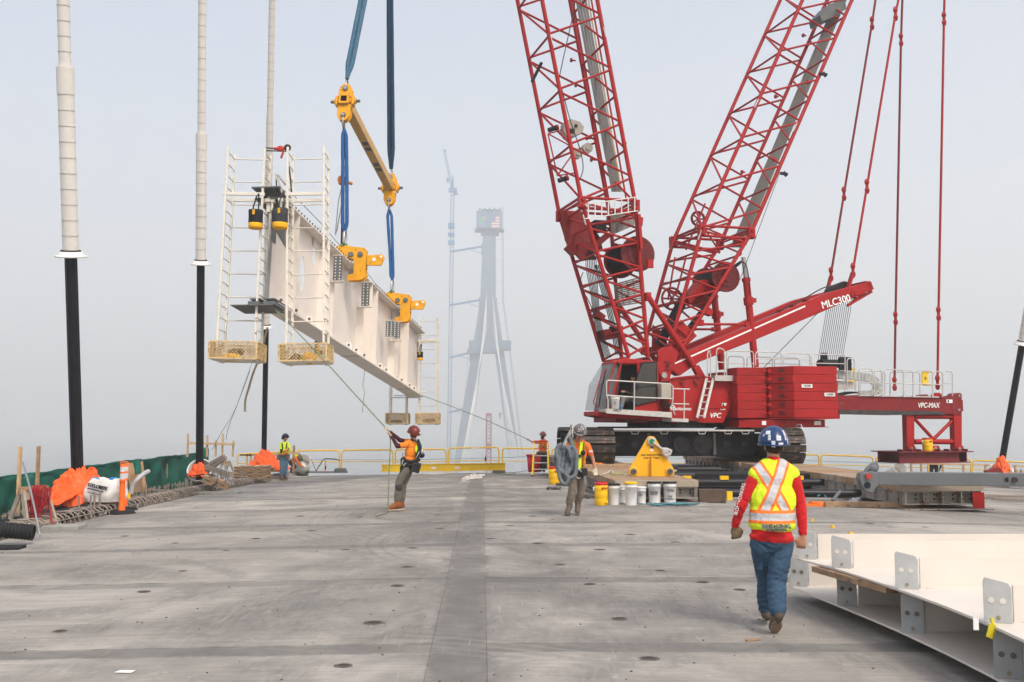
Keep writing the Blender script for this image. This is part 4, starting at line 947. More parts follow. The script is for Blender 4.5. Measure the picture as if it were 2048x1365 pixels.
b = plate_with_hole(xa, xb, 0, gH, hx, hz_, .17, .50, wt)
b2_ = plate_with_hole(xb, max(xc, xb+.8), 0, gH, max(sx_, xb+.2), sz_, .12, .24, wt, 24, True)
xe = max(xc, xb+.8)
off = len(b.v); b.v += b2_.v; b.f += [tuple(i+off for i in f) for f in b2_.f]; b.sm += b2_.sm; b.mi += b2_.mi
b.bb((0, -wt/2, 0), (xa, wt/2, gH)); b.bb((xe, -wt/2, 0), (GL, wt/2, gH))
obj('web', b, cream, gir)
fw = .62
b = MB(); b.bb((0.05, -fw/2, gH), (GL, fw/2, gH+.035)); obj('top_flange', b, cream, gir)
b = MB(); b.bb((0.05, -fw/2, -.04), (GL, fw/2, 0)); obj('bottom_flange', b, cream, gir)
b = MB(); b.bb((GL*.43, -fw/2-.0, -.052), (GL*.432, fw/2, -.041)); b.bb((GL*.86, -fw/2, -.052), (GL*.862, fw/2, -.041)); obj('weld_seam', b, greyp, gir)
# splice plates at the near end
b = MB(); b.bb((-.42, -.34, gH+.16), (.30, -.03, gH+.185)); b.bb((-.42, .03, gH+.16), (.30, .34, gH+.185)) if False else b.bb((-.5, -.36, gH+.15), (.35, .36, gH+.18)); obj('splice_plate', b, dgrey, gir)
for s_ in (-1, 1):
    b = MB(); b.bb((-.3, s_*.06, gH-.07), (.45, s_*.33, gH-.04)); obj('splice_plate', b, dgrey, gir)
    b = MB(); b.bb((-.25, s_*.05, -.0), (.5, s_*.32, .03)); b.bb((-.3, s_*.05, -.14), (.4, s_*.34, -.05)); obj('splice_plate', b, dgrey, gir)
    b = MB(); b.bb((-.1, s_*.03, gH-.16), (.42, s_*.28, gH-.08)); obj('packing_block', b, dgrey, gir)
b = MB(); b.bb((-.40, -.30, -.175), (.55, .74, -.155)); obj('splice_plate', b, dgrey, gir)
b = MB(); b.bb((0, -.035, gH-1.05), (.32, -.012, gH-.02)); b.prism([(.32, -.035, gH-1.05), (.32, -.035, gH-.02), (1.2, -.035, gH-.35), (1.2, -.035, gH-.95)], (0, .023, 0)) if False else None
b.prism([(.0, -.036, gH-.03), (1.35, -.036, gH-.45), (1.35, -.036, gH-1.0), (.0, -.036, gH-.6)], (0, .024, 0)); obj('splice_plate', b, dgrey, gir)
b = MB(); b.bb((0.0, -.03, .05), (.10, .03, gH-.5)); 
for k in range(24): b.bb((.035, -.033, .12+k*.08), (.065, -.03, .155+k*.08))
obj('end_splice', b, greyp, gir)
# stiffeners seen on the right face (local y negative), with cleats at floor beam positions
def stiff(x, z0=0, z1=gH, d=.30): 
    b = MB(); b.bb((x-.01, -d, z0), (x+.01, -wt/2-.001, z1)); return obj('stiffener', b, cream, gir)
def xg(px, py=600): return gp(px, py, -.3).x
for px in (591, 655, 756, 820): stiff(xg(px))
stiff(xg(745)); stiff(xg(800))
boltm = M('bolt_head', (.13, .13, .13), .5, .4)
def cleat(px0, px1, py0, py1, big=True):
    """grey drilled connection plate standing proud of the web"""
    a_, c = gp(px0, py0, -.41), gp(px0, py1, -.41); x0, x1 = min(a_.x, c.x), max(a_.x, c.x)
    x1 = x0 = gp((px0+px1)/2, (py0+py1)/2, -.41).x; z1_, z0_ = gp(px0, py0, -.41).z, gp(px0, py1, -.41).z
    b = MB(); b.bb((x0-.015, -.54, z0_), (x0+.002, -.28, z1_)); o1 = obj('connection_plate', b, dgrey, gir)
    b = MB()
    for i in range(2):
        for k in range(8):
            yy = -.475+.13*i; zz = lerp(V((0, 0, z0_)), V((0, 0, z1_)), (k+.5)/8).z; b.box((x0-.017, yy, zz), (.006, .035, .035))
    obj('bolt_hole', b, letter, o1, kind='stuff')
    b = MB(); b.bb((x0-.04, -.60, z1_+.02), (x0+.12, -.24, z1_+.035)); b.bb((x0-.04, -.60, z0_-.035), (x0+.12, -.24, z0_-.02)); obj('bracket_plate', b, cream, gir)
    return x0
for (a_, c, y0, y1) in ((668, 684, 505, 556), (725, 738, 560, 608), (788, 799, 640, 674), (776, 782, 640, 672)): cleat(a_, c, y0, y1)
for px, y0 in ((672, 562), (731, 612), (793, 680)):
    x = gp(px, y0, -.3).x; stiff(x, 0, gp(px, y0, -.3).z - .06, .26)
    b = MB(); b.bb((x-.05, -.5, gp(px, y0, -.3).z-.06), (x+.05, -.02, gp(px, y0, -.3).z-.04)); obj('bracket_plate', b, cream, gir)
# small drilled lugs along the bottom flange
b0 = MB(); b0.prism([(0, 0, .0), (0, -.22, 0), (0, -.18, .28), (0, -.02, .28)], (.02, 0, 0)); lug_me = b0.mesh('lug', cream)
b0 = MB()
for z in (.08, .19): b0.tube((-.004, -.11, z), (.0, -.11, z), .042, n=10)
bolt_me = b0.mesh('lug_bolt', boltm)
for px, py in ((561, 601), (592, 620), (618, 636), (642, 652), (697, 688), (712, 698), (728, 709), (742, 718), (748, 721), (760, 729), (772, 737), (783, 746), (793, 753), (803, 760), (811, 765), (819, 771), (828, 777)):
    x = gp(px, py, -.12).x
    if x < .1 or x > GL: continue
    o_ = obj('lug', lug_me, None, gir); o_.location = (x, -.02, 0.002); q = obj('bolt_pair', bolt_me, None, o_)
# shear studs on the top flange
b0 = MB(); b0.tube((0, 0, 0), (0, 0, .13), .012, n=6); b0.tube((0, 0, .12), (0, 0, .14), .022, n=6); st_me = b0.mesh('shear_stud', rope_m)
for k in range(70):
    x = .9 + (GL-1.2)*k/70
    if 8.2 < x < 9.3 or 13.8 < x < 15: continue
    for y in (-.22, 0, .22):
        o_ = obj('shear_stud', st_me, None, gir); o_.location = (x, y, gH+.034)
# dangling cord under the girder and a lifeline above the top flange
def hang(name, label, cat, pts, r, mat, n=6):
    P_ = [V(p) for p in pts]; out = []
    for i in range(len(P_)-1):
        a, b_, c, d = P_[max(0, i-1)], P_[i], P_[i+1], P_[min(len(P_)-1, i+2)]
        for k in range(7):
            t = k/7; out.append(.5*((2*b_)+(c-a)*t+(2*a-5*b_+4*c-d)*t*t+(3*b_-a-3*c+d)*t**3))
    out.append(P_[-1]); b = MB(); b.path(out, r, n); o = obj(name, b, mat)
    return tag(o, label, cat)
hang('cord', 'thin loose cord dangling from the underside of the hanging girder', 'cord', [at(729, 738, 33), at(728, 755, 33), at(726, 770, 33), at(729, 785, 33), at(727, 800, 33), at(725, 825, 33)], .012, ropeb)
hang('lifeline', 'thin black lifeline running along the top of the hanging girder', 'lifeline', [at(588, 392, 26), at(640, 445, 28), at(690, 500, 31), at(720, 505, 32)], .009, rope_m)
hang('chain_sling', 'short black lifeline slung between the two lifting clamps', 'lifeline', [at(722, 530, 32), at(745, 560, 34), at(760, 580, 35.5), at(785, 600, 37.4)], .009, rope_m)

# ------------------------------------------------------------------ lifting clamps, slings and spreader bar
def clamp(px, py, sc_, Y, label):
    x = gp(px, py, 0).x; 
    o = bpy.data.objects.new('lifting_clamp', None); COL.objects.link(o); m_ = gM.copy(); m_.translation = gM @ V((x, 0, gH+.04)); o.matrix_world = m_
    tag(o, label, 'lifting clamp', 'yellow lifting clamps gripping the girder')
    # plates lie across the girder: local y to the left; picture shows the face looking towards the camera
    def PL(pts, x0, x1, mat, nm): 
        b = MB(); b.prism([(x0, y, z) for y, z in pts], (x1-x0, 0, 0)); return obj(nm, b, mat, o, bev=.012)
    s = 1.
    main = [(.32, .24), (.13, .52), (-.05, .60), (-.13, .52), (-.5, .46), (-.72, .44), (-.78, .36), (-.78, -.50), (-.66, -.60), (-.22, -.60), (-.22, -.42), (-.40, -.38), (-.40, .06), (-.1, .14), (.32, .14)]
    PL(main, -.12, -.07, yel, 'side_plate'); PL(main, .07, .12, yel, 'side_plate')
    PL([(-.78, .22), (-1.05, .22), (-1.28, .24), (-1.34, .12), (-1.24, -.12), (-.78, -.10)], -.04, .04, yel, 'arm')
    m2 = [(-y, z) for y, z in main]; PL([(.32, .24), (.5, .4), (.7, .38), (.74, .3), (.74, -.45), (.62, -.52), (.36, -.5), (.40, -.1), (.40, .08), (.32, .1)], -.1, .1, yel, 'far_jaw')
    PL([(.3, .12), (-.66, .12), (-.66, .3), (.3, .3)], -.06, .06, dgrey, 'slide_block'); PL([(-.24, -.42), (-.38, -.42), (-.38, -.2), (-.24, -.2)], -.06, .06, dgrey, 'grip_pad')
    for y in (-.30, -.60, .12):
        b = MB(); b.tube((-.16, y, .22), (.16, y, .22), .085, n=16); b.tube((-.18, y, .22), (-.16, y, .22), .06, n=16); obj('pivot_pin', b, dgrey, o)
    b = MB(); b.tube((-.055, -1.02, .07), (-.045, -1.02, .07), .055, n=12); b.tube((-.055, -1.24, .16), (-.045, -1.24, .16), .04, n=10); obj('arm_hole', b, letter, o)
    return o, m_
def shackle(o_, p, r=.12, label=None, mat=steel, up=True, h=.28, wr=.028):
    b = MB(); s_ = 1 if up else -1
    pts = [p+V((-r*.7, 0, -.02*s_)), p+V((-r*.95, 0, h*.35*s_)), p+V((-r*.8, 0, h*.75*s_)), p+V((0, 0, h*s_)), p+V((r*.8, 0, h*.75*s_)), p+V((r*.95, 0, h*.35*s_)), p+V((r*.7, 0, -.02*s_))]
    b.path(pts, wr, 8); b.cur = 1; b.tube(p+V((-r*1.15, 0, 0)), p+V((r*1.15, 0, 0)), wr*1.4, n=10); b.ell(p+V((0, -.03, 0)), .06)
    return obj('shackle', b, [mat, M('green_pin', (.03, .14, .07), .5)], o_)
cl1, m1_ = clamp(686, 492, 1, 31.9, 'larger near yellow lifting clamp on the top flange, closest to the ladder cages')
cl2, m2_ = clamp(781, 598, 1, 38, 'smaller far yellow lifting clamp on the top flange near the girder far end')
# spreader bar
S1, S2 = at(690, 202, 31.6), at(782, 379, 37.9)
sp = bpy.data.objects.new('spreader_bar', None); COL.objects.link(sp); tag(sp, 'square yellow steel spreader bar slung between the blue slings above the girder', 'spreader bar')
sd_ = (S2-S1).normalized(); spR = V((sd_.y, -sd_.x, 0)).normalized(); spU = spR.cross(sd_); spU = spU if spU.z > 0 else -spU
spM = Matrix((sd_, -spR, spU)).transposed().to_4x4(); spM.translation = S1; sp.matrix_world = spM; SL = (S2-S1).length
w_ = .15
b = MB(); b.bb((-.14, -w_, -w_), (SL+.1, w_, w_)); b.cur = 1; b.bb((-.150, -.105, -.105), (-.141, .105, .105)); obj('box_tube', b, [yelb, M('black_void', (.004, .004, .004), .9)], sp, bev=.015)
b = MB()
for k in (.38, .44, .62, .68): b.bb((SL*k, -w_*.8, -w_-.006), (SL*(k+.04), w_*.6, -w_-.001))
split('worn_stencil', b, dgrey, sp)
b = MB(); b.bb((-.16, -w_-.012, .10), (-.12, w_+.012, w_+.012)); b.bb((-.16, -w_-.012, -w_-.012), (-.12, w_+.012, -.10)); b.bb((-.16, -w_-.012, -.1), (-.12, -.10, .1)); b.bb((-.16, .10, -.1), (-.12, w_+.012, .1)); obj('end_frame', b, yel, sp)
for x, s_ in ((0.05, 1), (SL-.1, -1)):
    for z0_, z1_ in ((.12, .42), (-.16, -.55)):
        pts = []
        zz0, zz1 = z0_, z1_; sg = 1 if z1_ > 0 else -1
        pl = [(-.22, zz0), (.22, zz0), (.22, zz1)] + [(cos(a)*.19, zz1+sg*sin(a)*.19) for a in [pi*k/8 for k in range(9)]] + [(-.22, zz1)]
        for xx in (-.10, .09):
            b = MB(); b.prism([(x+xx, y, z) for y, z in pl], (.025, 0, 0)); obj('cheek_plate', b, yel, sp, bev=.01)
        b = MB(); b.tube((x-.14, 0, zz1), (x+.14, 0, zz1), .085, n=18); b.cur = 1; b.tube((x-.16, 0, zz1), (x-.14, 0, zz1), .05, n=14); obj('eye_pin', b, [dgrey, steel], sp)
    b = MB(); b.tube((x, -.36, 0), (x, .36, 0), .09, n=16); b.cur = 1; b.tube((x, -.48, 0), (x, -.36, 0), .05, n=12); b.tube((x, .36, 0), (x, .48, 0), .05, n=12); obj('cross_pin', b, [yel, dgrey], sp)
    b = MB(); b.box((x, -.27, 0), (.24, .08, .34)); b.box((x, .27, 0), (.24, .08, .34)); obj('collar', b, yel, sp, bev=.02)
def sling(p, q, r, mat, spread, label, group, strands=2, bow=.02, tw_=0):
    o = bpy.data.objects.new('sling', None); COL.objects.link(o); o.location = q; tag(o, label, 'sling', group)
    p, q_ = V(p)-V(q), V((0, 0, 0)); L_ = (p-q_).length; d = (p-q_).normalized(); sx = d.cross(V((0, 1, 0))).normalized()
    for k in range(strands):
        s_ = (k-(strands-1)/2)*spread*2; n = 34; pts = []; rr = []
        ph = R.uniform(0, 6)
        for i in range(n+1):
            t = i/n; bl = min(1, t*12, (1-t)*12); pts.append(lerp(q_, p, t) + sx*(s_*bl + bow*sin(3*t+ph)) + V((0, .03*sin(5*t+ph), 0)))
            rr.append(r*(1+.10*mnoise.noise(V((t*6, ph, 0)))+.08*mnoise.noise(V((t*19, ph, 3))))*(1.0 if .03 < t < .97 else .8))
        b = MB(); b.path(pts, r, 8, rr=rr); obj('strand', b, mat, o)
    return o
up = V((0, 0, 1))
sA = spM @ V((.05, 0, .5)); sB = spM @ V((SL-.1, 0, .5)); sC = spM @ V((.05, 0, -.62)); sD = spM @ V((SL-.1, 0, -.62))
hook_w = CO + RZ @ (hk + V((0, 0, -.4)))
topA = hook_w + V((-.15, -.1, 0)); topB = hook_w + V((.15, .1, 0))
def sh_w(p, label, upd, par): 
    return shackle(par, spM.inverted() @ p if par is sp else par.matrix_world.inverted() @ p, up=upd)
sling(topA, sA+V((0, 0, .30)), .075, bluew2, .07, 'slack twisted blue sling rising from the near end of the spreader bar', 'blue slings')
sling(topB, sB+V((0, 0, .30)), .075, M('dark_blue_sling', (.03, .085, .15), .85, var=.25, scale=14, bump=.5), .06, 'long dark blue sling rising from the far end of the spreader bar', 'blue slings')
c1p = m1_ @ V((0, -.05, .62)); c2p = m2_ @ V((0, -.05, .62))
sling(sC-V((0, 0, .28)), c1p+V((0, 0, .34)), .058, bluew, .062, 'near blue sling between the spreader bar and the larger clamp, with a chain hoist', 'blue slings')
sling(sD-V((0, 0, .28)), c2p+V((0, 0, .34)), .056, bluew, .058, 'far blue sling between the spreader bar and the smaller clamp', 'blue slings')
for p, u in ((sA, 1), (sB, 1), (sC, 0), (sD, 0)): shackle(sp, spM.inverted() @ p - (V((0, 0, .1)) if u else V((0, 0, -.1))), up=bool(u), h=.42)
for c_, m_ in ((cl1, m1_), (cl2, m2_)): shackle(c_, V((0, -.05, .56)), h=.5, r=.13, wr=.04)
# chain hoist on the near sling
ch = T('chain_hoist', 'small orange chain hoist hanging beside the near blue sling', 'chain hoist', at(686, 362, 31.5))
b = MB(); b.box((0, 0, 0), (.26, .2, .24)); b.tube((-.02, -.14, 0), (-.02, .14, 0), .14, n=14); b.tube((.12, 0, -.04), (.3, 0, -.1), .05); obj('hoist_body', b, M('hoist_orange', (.62, .2, .02), .5, c2=(.1, .05, .02), amt=.3, s2=10), ch)
rod('chain', (0, 0, 0), V(at(690, 250, 31.5)) - ch.location, .016, ropeb, ch); b = MB(); b.path([V((-.02, 0, -.1)), V((-.14, 0, -.7)), V((-.2, 0, -1.5)), V((-.22, 0, -1.75)), V((-.17, 0, -1.6)), V((-.04, 0, -.8)), V((.0, 0, -.1))], .018, 5); obj('loose_chain', b, steel, ch)
rod('load_chain', (0, 0, -.1), (-.02, 0, -2.1), .03, rope_m, ch); b = MB(); b.box((0, 0, -2.15), (.1, .1, .16)); b.path([V((0, 0, -2.2)), V((.06, 0, -2.3)), V((0, 0, -2.38)), V((-.06, 0, -2.32))], .025, 6); obj('lower_hook', b, M('hoist_orange', (.62, .2, .02)), ch)

# ------------------------------------------------------------------ ladder cages with mesh baskets
def cage(pxl, pxr, ytop, ybot, Y, dep, label, tilt=0):
    """near left / right rail foot in the picture; dep = metres from near to far rails"""
    a_, c = at(pxl, ytop, Y), at(pxr, ytop, Y); W_ = c.x - a_.x; zt = a_.z; zb = at(pxl, ybot, Y).z; H_ = zt - zb
    o = T('ladder_cage', label, 'ladder cage', (at(pxl, ybot, Y).x, Y, zb), 0, 'cream ladder cages hung from the girder ends')
    o.rotation_euler = (radians(-2), radians(tilt), 0)
    RW = .055
    for x, nm in ((0, 'l'), (W_, 'r')):
        for y in (0, dep):
            b = MB(); b.bb((x-RW/2, y-RW/2, .0), (x+RW/2, y+RW/2, H_)); obj('rail', b, cagem, o, bev=.006)
        n = int(H_/.295)
        for k in range(n):
            z = H_ - .12 - k*.295
            if z > .35: rod('rung', (x, 0, z), (x, dep, z), .016, cagem, o, 6)
    for k in range(int(H_/.59)):
        z = H_ - .12 - k*.59
        if z > .4: rod('cross_bar', (0, dep, z), (W_, dep, z), .017, cagem, o, 6)
    zm = H_*.775
    for y in (0, dep):
        b = MB(); b.bb((-.08, y-.03, zm-.04), (W_+.05, y+.03, zm+.04)); obj('mid_beam', b, cagem, o, bev=.006)
    # basket
    bw, bd, bh = W_+.14, dep+.28, .40
    x0, x1, y0, y1 = -.13, W_+.10, -.20, dep+.08
    b = MB()
    for z in (-.02, bh-.02):
        for p, q in (((x0, y0), (x1, y0)), ((x1, y0), (x1, y1)), ((x1, y1), (x0, y1)), ((x0, y1), (x0, y0))): b.beam((*p, z), (*q, z), .035, .035)
    for x in (x0, x1):
        for y in (y0, y1): b.beam((x, y, -.02), (x, y, bh-.02), .04, .04)
    bk = obj('basket_frame', b, basketm, o)
    b = MB(); b.bb((x0, y0, -.05), (x1, y1, -.03)); b.bb((x0+.1, y0+.1, -.08), (x0+.16, y1-.1, -.05)); b.bb((x1-.16, y0+.1, -.08), (x1-.1, y1-.1, -.05)); obj('basket_floor', b, cagem, o)
    b = MB(); r_ = .010    # expanded metal: zigzag strands
    def wall(p, q):
        p, q = V(p), V(q); L_ = (q-p).length; nc = max(4, int(L_/.075)); nr = 5
        for i in range(nc):
            for j in range(nr):
                cx, cz = (i+.5)/nc, (j+.5)/nr*(bh-.04); hw = .5/nc; hh = .5/nr*(bh-.04)
                def P_(u, v): return lerp(p, q, u) + V((0, 0, v))
                for s1, s2 in ((1, 1), (1, -1), (-1, 1), (-1, -1)):
                    b.tube(P_(cx+s1*hw, cz), P_(cx, cz+s2*hh), r_, n=3, caps=False)
    wall((x0, y0, 0), (x1, y0, 0)); wall((x1, y0, 0), (x1, y1, 0)); wall((x0, y0, 0), (x0, y1, 0)); wall((x0, y1, 0), (x1, y1, 0))
    obj('expanded_mesh', b, basketm, o, kind='stuff')
    return o, W_, H_, zm
cg1, W1, H1, zm1 = cage(433, 507, 290, 716, 24.1, .62, 'leftmost ladder cage hung on the outer side of the girder near end', 1.2)
cg2, W2, H2, zm2 = cage(573, 646, 290, 722, 23.9, .62, 'tall ladder cage hung on the camera side of the girder near end', -1.2)
cg3, W3, H3, zm3 = cage(779, 811, 645, 846, 41.0, .6, 'small far ladder cage partly hidden behind the girder far end', 0)
cg4, W4, H4, zm4 = cage(838, 873, 633, 846, 41.0, .6, 'small rightmost ladder cage at the girder far end', -.3)
for o_, W_, zm_, s_ in ((cg1, W1, zm1, 1), (cg2, W2, zm2, -1), (cg4, W4, zm4, -1)):
    b = MB(); x = W_ if s_ > 0 else 0; b.box((x+s_*.12, .3, zm_-.1), (.3, .3, .1)); b.box((x+s_*.1, .3, zm_-.24), (.1, .16, .3)); b.box((x+s_*.22, .5, zm_-.3), (.16, .1, .12)); b.tube((x+s_*.2, .2, zm_-.35), (x+s_*.2, .2, zm_-.05), .03); obj('flange_clamp', b, cagem, o_, bev=.01)
# chain and ratchet binder between the two near cages
rb = T('ratchet_binder', 'red ratchet chain binder stretched between the tops of the near ladder cages', 'chain binder', at(560, 298, 24.3))
def rl(px, py, Y=24.3): return at(px, py, Y) - rb.location
rod('chain', rl(528, 296), rl(572, 299), .018, rope_m, rb); rod('chain', rl(528, 302), rl(575, 303), .014, rope_m, rb)
b = MB(); b.tube(rl(548, 298), rl(570, 297), .035); b.ell(rl(561, 298), (.1, .04, .08)); b.beam(rl(567, 303), rl(562, 317), .05, .04); obj('binder_body', b, M('binder_red', (.45, .04, .03), .5), rb)
b = MB(); b.ell(rl(575, 296), (.09, .06, .09)); b.path([rl(574, 300), rl(577, 325), rl(581, 360), rl(583, 386)], .02, 5); obj('loose_chain', b, rope_m, rb)
b = MB(); b.beam(rl(551, 349), rl(566, 388), .07, .05); b.tube(rl(556, 350), rl(571, 370), .03); rl_ = obj('turnbuckle', b, M('pale_paint', (.5, .45, .42), .5), rb); b = MB(); b.path([rl(552, 350), rl(553, 376), rl(555, 384)], .018, 5); obj('loose_chain', b, rope_m, rb)
# tool bags: black bucket with yellow foot
bagk = M('black_canvas', (.018, .019, .022), .85, var=.25, scale=10, bump=.3, bs=120); bagg = M('grey_canvas', (.045, .046, .05), .85, var=.35, scale=20, bump=.3, bs=120)
bagy = M('yellow_canvas', (.80, .40, .01), .7, var=.1)
def bag(px0, px1, py0, py1, Y, mat, label, hx=0):
    c = at((px0+px1)/2, py1, Y); wv = at(px1, py1, Y).x - at(px0, py1, Y).x; h = at(px0, py0, Y).z - c.z; r = wv/2
    o = T('tool_bag', label, 'tool bag', c, 0, 'black and yellow tool bags')
    b = MB(); b.lathe([(r*1.02, h*.27), (r*1.0, h*.6), (r*1.03, h), (r*.95, h), (r*.9, h*.5)], 24, cap=False); obj('bag_body', b, mat, o)
    b = MB(); b.lathe([(0, 0), (r*.9, 0), (r*.98, h*.06), (r*1.03, h*.29), (r*.9, h*.29)], 24, cap=False); obj('bag_foot', b, bagy, o)
    b = MB(); b.path([V((-.03+hx, -r, h*.8)), V((-.02+hx, -r*.9, h*1.15)), V((hx+.02, -r*.3, h*1.7)), V((hx+.06, 0, h*1.9)), V((hx+.05, r*.4, h*1.6)), V((hx+.02, r, h))], .018, 6); obj('bag_handle', b, mat, o)
    b = MB(); b.box((hx-.01, -r*1.04, h*.83), (.06, .015, .12)); obj('patch', b, bagy, o)
    return o
bag(497, 525, 421, 458, 24.0, bagk, 'black tool bag with yellow bottom hanging left of the girder end'); bag(545, 575, 418, 458, 23.9, bagg, 'charcoal tool bag with yellow bottom hanging in front of the girder web', .02)
bag(834, 846, 704, 721, 40.6, bagk, 'tiny black tool bag with yellow bottom hanging at the far girder end')
# things lying in the baskets
def blob(name, label, cat, c, r3, mat, seed=0, amp=.25, group=None, nu=20, nv=12):
    b = MB(); b.ell((0, 0, 0), r3, None, nu, nv); vs = []
    for v in b.v:
        n = mnoise.noise(V(v)*3.5/max(r3)*.35+V((seed, seed*2, 0))); n2 = mnoise.noise(V(v)*9/max(r3)*.35+V((seed, 0, 4)))
        vs.append(tuple(V(v)*(1+amp*n*1.6+amp*.6*n2)))
    b.v = vs; o = obj(name, b, mat); o.location = c; return tag(o, label, cat, group)
blob('tool_pouch', 'black pouch lying in the left ladder cage basket', 'pouch', at(474, 704, 24.5), (.2, .15, .09), bagk, 1)
blob('hard_case', 'yellow case seen through the mesh of the left ladder cage basket', 'case', at(462, 716, 24.4), (.26, .16, .11), bagy, 5, .1)
blob('hard_case', 'round yellow case seen through the mesh of the camera side ladder cage basket', 'case', at(618, 717, 24.15), (.17, .15, .15), bagy, 2, .06)
blob('tool_roll', 'black tool roll seen through the mesh of the camera side basket', 'tool roll', at(594, 718, 24.15), (.19, .14, .11), bagk, 3)
b = MB(); b.tube((0, 0, 0), (.0, .02, .36), .03, n=8); b.cur = 1; b.tube((.06, 0, -.05), (.07, .02, .26), .03, n=8); b.cur = 2; b.box((.16, .1, .1), (.12, .1, .12)); o_ = obj('wrench_set', b, [black, bagy, M('dull_red', (.15, .03, .03))]); o_.location = at(631, 712, 24.4); tag(o_, 'black and yellow handled tools standing up in the camera side basket', 'tools')
blob('tool_roll', 'dark tool roll in the far left ladder cage basket', 'tool roll', at(793, 844, 41.2), (.25, .16, .09), bagg, 8); blob('tool_roll', 'dark tool roll in the rightmost ladder cage basket', 'tool roll', at(858, 842, 41.2), (.26, .16, .1), bagg, 9)
# beige strap hanging from the outer cage, two thin guy lines
hang('webbing_strap', 'frayed beige webbing strap dangling below the leftmost ladder cage', 'strap', [at(535, 655, 25.6), at(526, 690, 25.6), at(517, 720, 25.4), at(506, 748, 25.2), at(498, 775, 25.2), at(491, 800, 25.2), at(490, 824, 25.2)], .028, ropeb)
hang('guy_line', 'thin guy line running down from the third stay pipe to the timber guard rail', 'guy line', [at(527, 660, 36), at(478, 800, 33), at(458, 852, 32), at(452, 880, 31.6)], .008, rope_m)
hang('guy_line', 'second thin guy line fanning out beside the first', 'guy line', [at(500, 742, 30), at(470, 820, 30), at(445, 862, 30), at(424, 900, 30)], .006, rope_m)

# ------------------------------------------------------------------ stay cables
def stay(bx_, by_, Yb, tops, label, sheath, collar, wb, radii, orient=0):
    """tops: list of (px, py, Y); collar (px, py)"""
    base = at(bx_, by_, Yb); top = at(*tops)
    o = T('stay_cable', label, 'stay cable', base, 0, 'bridge stay cables')
    ax = (top-base); L_ = ax.length; ax.normalize()
    def on(py):    # point of the axis at that picture height
        lo, hi = 0., L_*1.2
        for _ in range(50):
            m = (lo+hi)/2; p = base + ax*m; d = p - V((0, 0, CAMZ)); v = (-d.y*sin(TH)+d.z*cos(TH))/(d.y*cos(TH)+d.z*sin(TH)); y = 682.5 - F*v
            if y > py: lo = m
            else: hi = m
        return ax*lo
    pc = on(collar)
    b = MB(); n = 34; f_ = frame(ax); ns = 9
    vs = []; prof = []
    for k in range(ns*6):       # fluted bundle of strands
        a = 2*pi*k/(ns*6); prof.append(wb*(.88+.12*abs(cos(a*ns/2))))
    for c_ in (ax*-.6, pc):
        for k, q in enumerate(prof): a = 2*pi*k/(ns*6); vs.append(c_ + f_ @ V((cos(a)*q, sin(a)*q, 0)))
    m = ns*6; b.add(vs, [(i, (i+1) % m, m+(i+1) % m, m+i) for i in range(m)], True); obj('strand_bundle', b, strand, o)
    fl = MB(); fl.lathe([(.0, 0), (wb*2.5, 0), (wb*2.6, .02), (wb*2.5, .04), (wb*1.9, .05), (wb*1.85, .12), (wb*1.5, .13)], 36, pc, f_); obj('anchor_flange', fl, hdpew, o)
    fl = MB(); fl.lathe([(wb*1.6, .125), (wb*1.62, .15), (wb*1.5, .16)], 30, pc, f_); obj('seal_ring', fl, black, o)
    prev = pc + ax*.14
    for (py, r_) in sheath:
        nxt = on(py) if (py, r_) != sheath[-1] or not orient else ax*L_*orient
        b = MB(); b.tube(prev, nxt, r_, n=32); 
        so_ = obj('stay_pipe', b, hdpe, o)
        L2 = (nxt-prev).length; nr = int(L2/.31); b = MB()
        for k in range(1, nr): q = lerp(prev, nxt, k/nr); b.tube(q-ax*.007, q+ax*.007, r_+.008, n=32)
        if nr > 1: obj('pipe_rib', b, M('pipe_rib_grey', (.46, .44, .41), .5), so_, kind='stuff')
        prev = nxt
    return o, ax, base
stay(156, 975, 23.2, (118, -260, 20.2), 'thickest leftmost stay cable, white pipe above a black strand bundle', [(190, .170), (135, .185), (-240, .128)], 515, .135, None)
stay(399, 965, 32.0, (406, -260, 27.5), 'middle left stay cable behind the sawhorse, second thickest of the left row', [(300, .155), (268, .165), (-240, .115)], 530, .120, None)
stay(527, 950, 40.5, (549, -260, 34.0), 'thinnest left stay cable passing behind the hanging girder cages', [(230, .130), (-240, .115)], 657, .105, None)
stay(1999, 950, 40.0, (2106, 330, 36.5), 'slanting stay cable at the right edge of the deck', [(360, .155)], 690, .125, None, 2.6)
# ------------------------------------------------------------------ left edge: formwork, rebar cage, netting
def ue(u, Y, dz=0):
    u -= .25; x = bx(u, Y); return V((x, Y, deckz(x, Y)+dz))
rc = T('rebar_cage', 'long cage of bent reinforcing hoops lying along the left edge of the deck', 'rebar cage', ue(-8.0, 15))
def rl_(p): return V(p) - rc.location
b = MB(); b.path([V((-.30, 0, -.12)), V((-.28, 0, .12)), V((-.2, 0, .20)), V((.1, 0, .21)), V((.2, 0, .15)), V((.27, 0, .0)), V((.2, 0, -.06)), V((-.1, 0, -.06))], .017, 6); hp_me = b.mesh('hoop', rebar)
Yv = 13.2
while Yv < 44.5:
    o = obj('hoop', hp_me, None, rc); p = rl_(ue(-8.0, Yv)); o.location = p + V((R.uniform(-.02, .02), 0, R.uniform(-.01, .01))); o.rotation_euler = (R.uniform(-.12, .12), 0, R.uniform(-.08, .08)); o.scale = (1, 1, R.uniform(.9, 1.08))
    Yv += .25
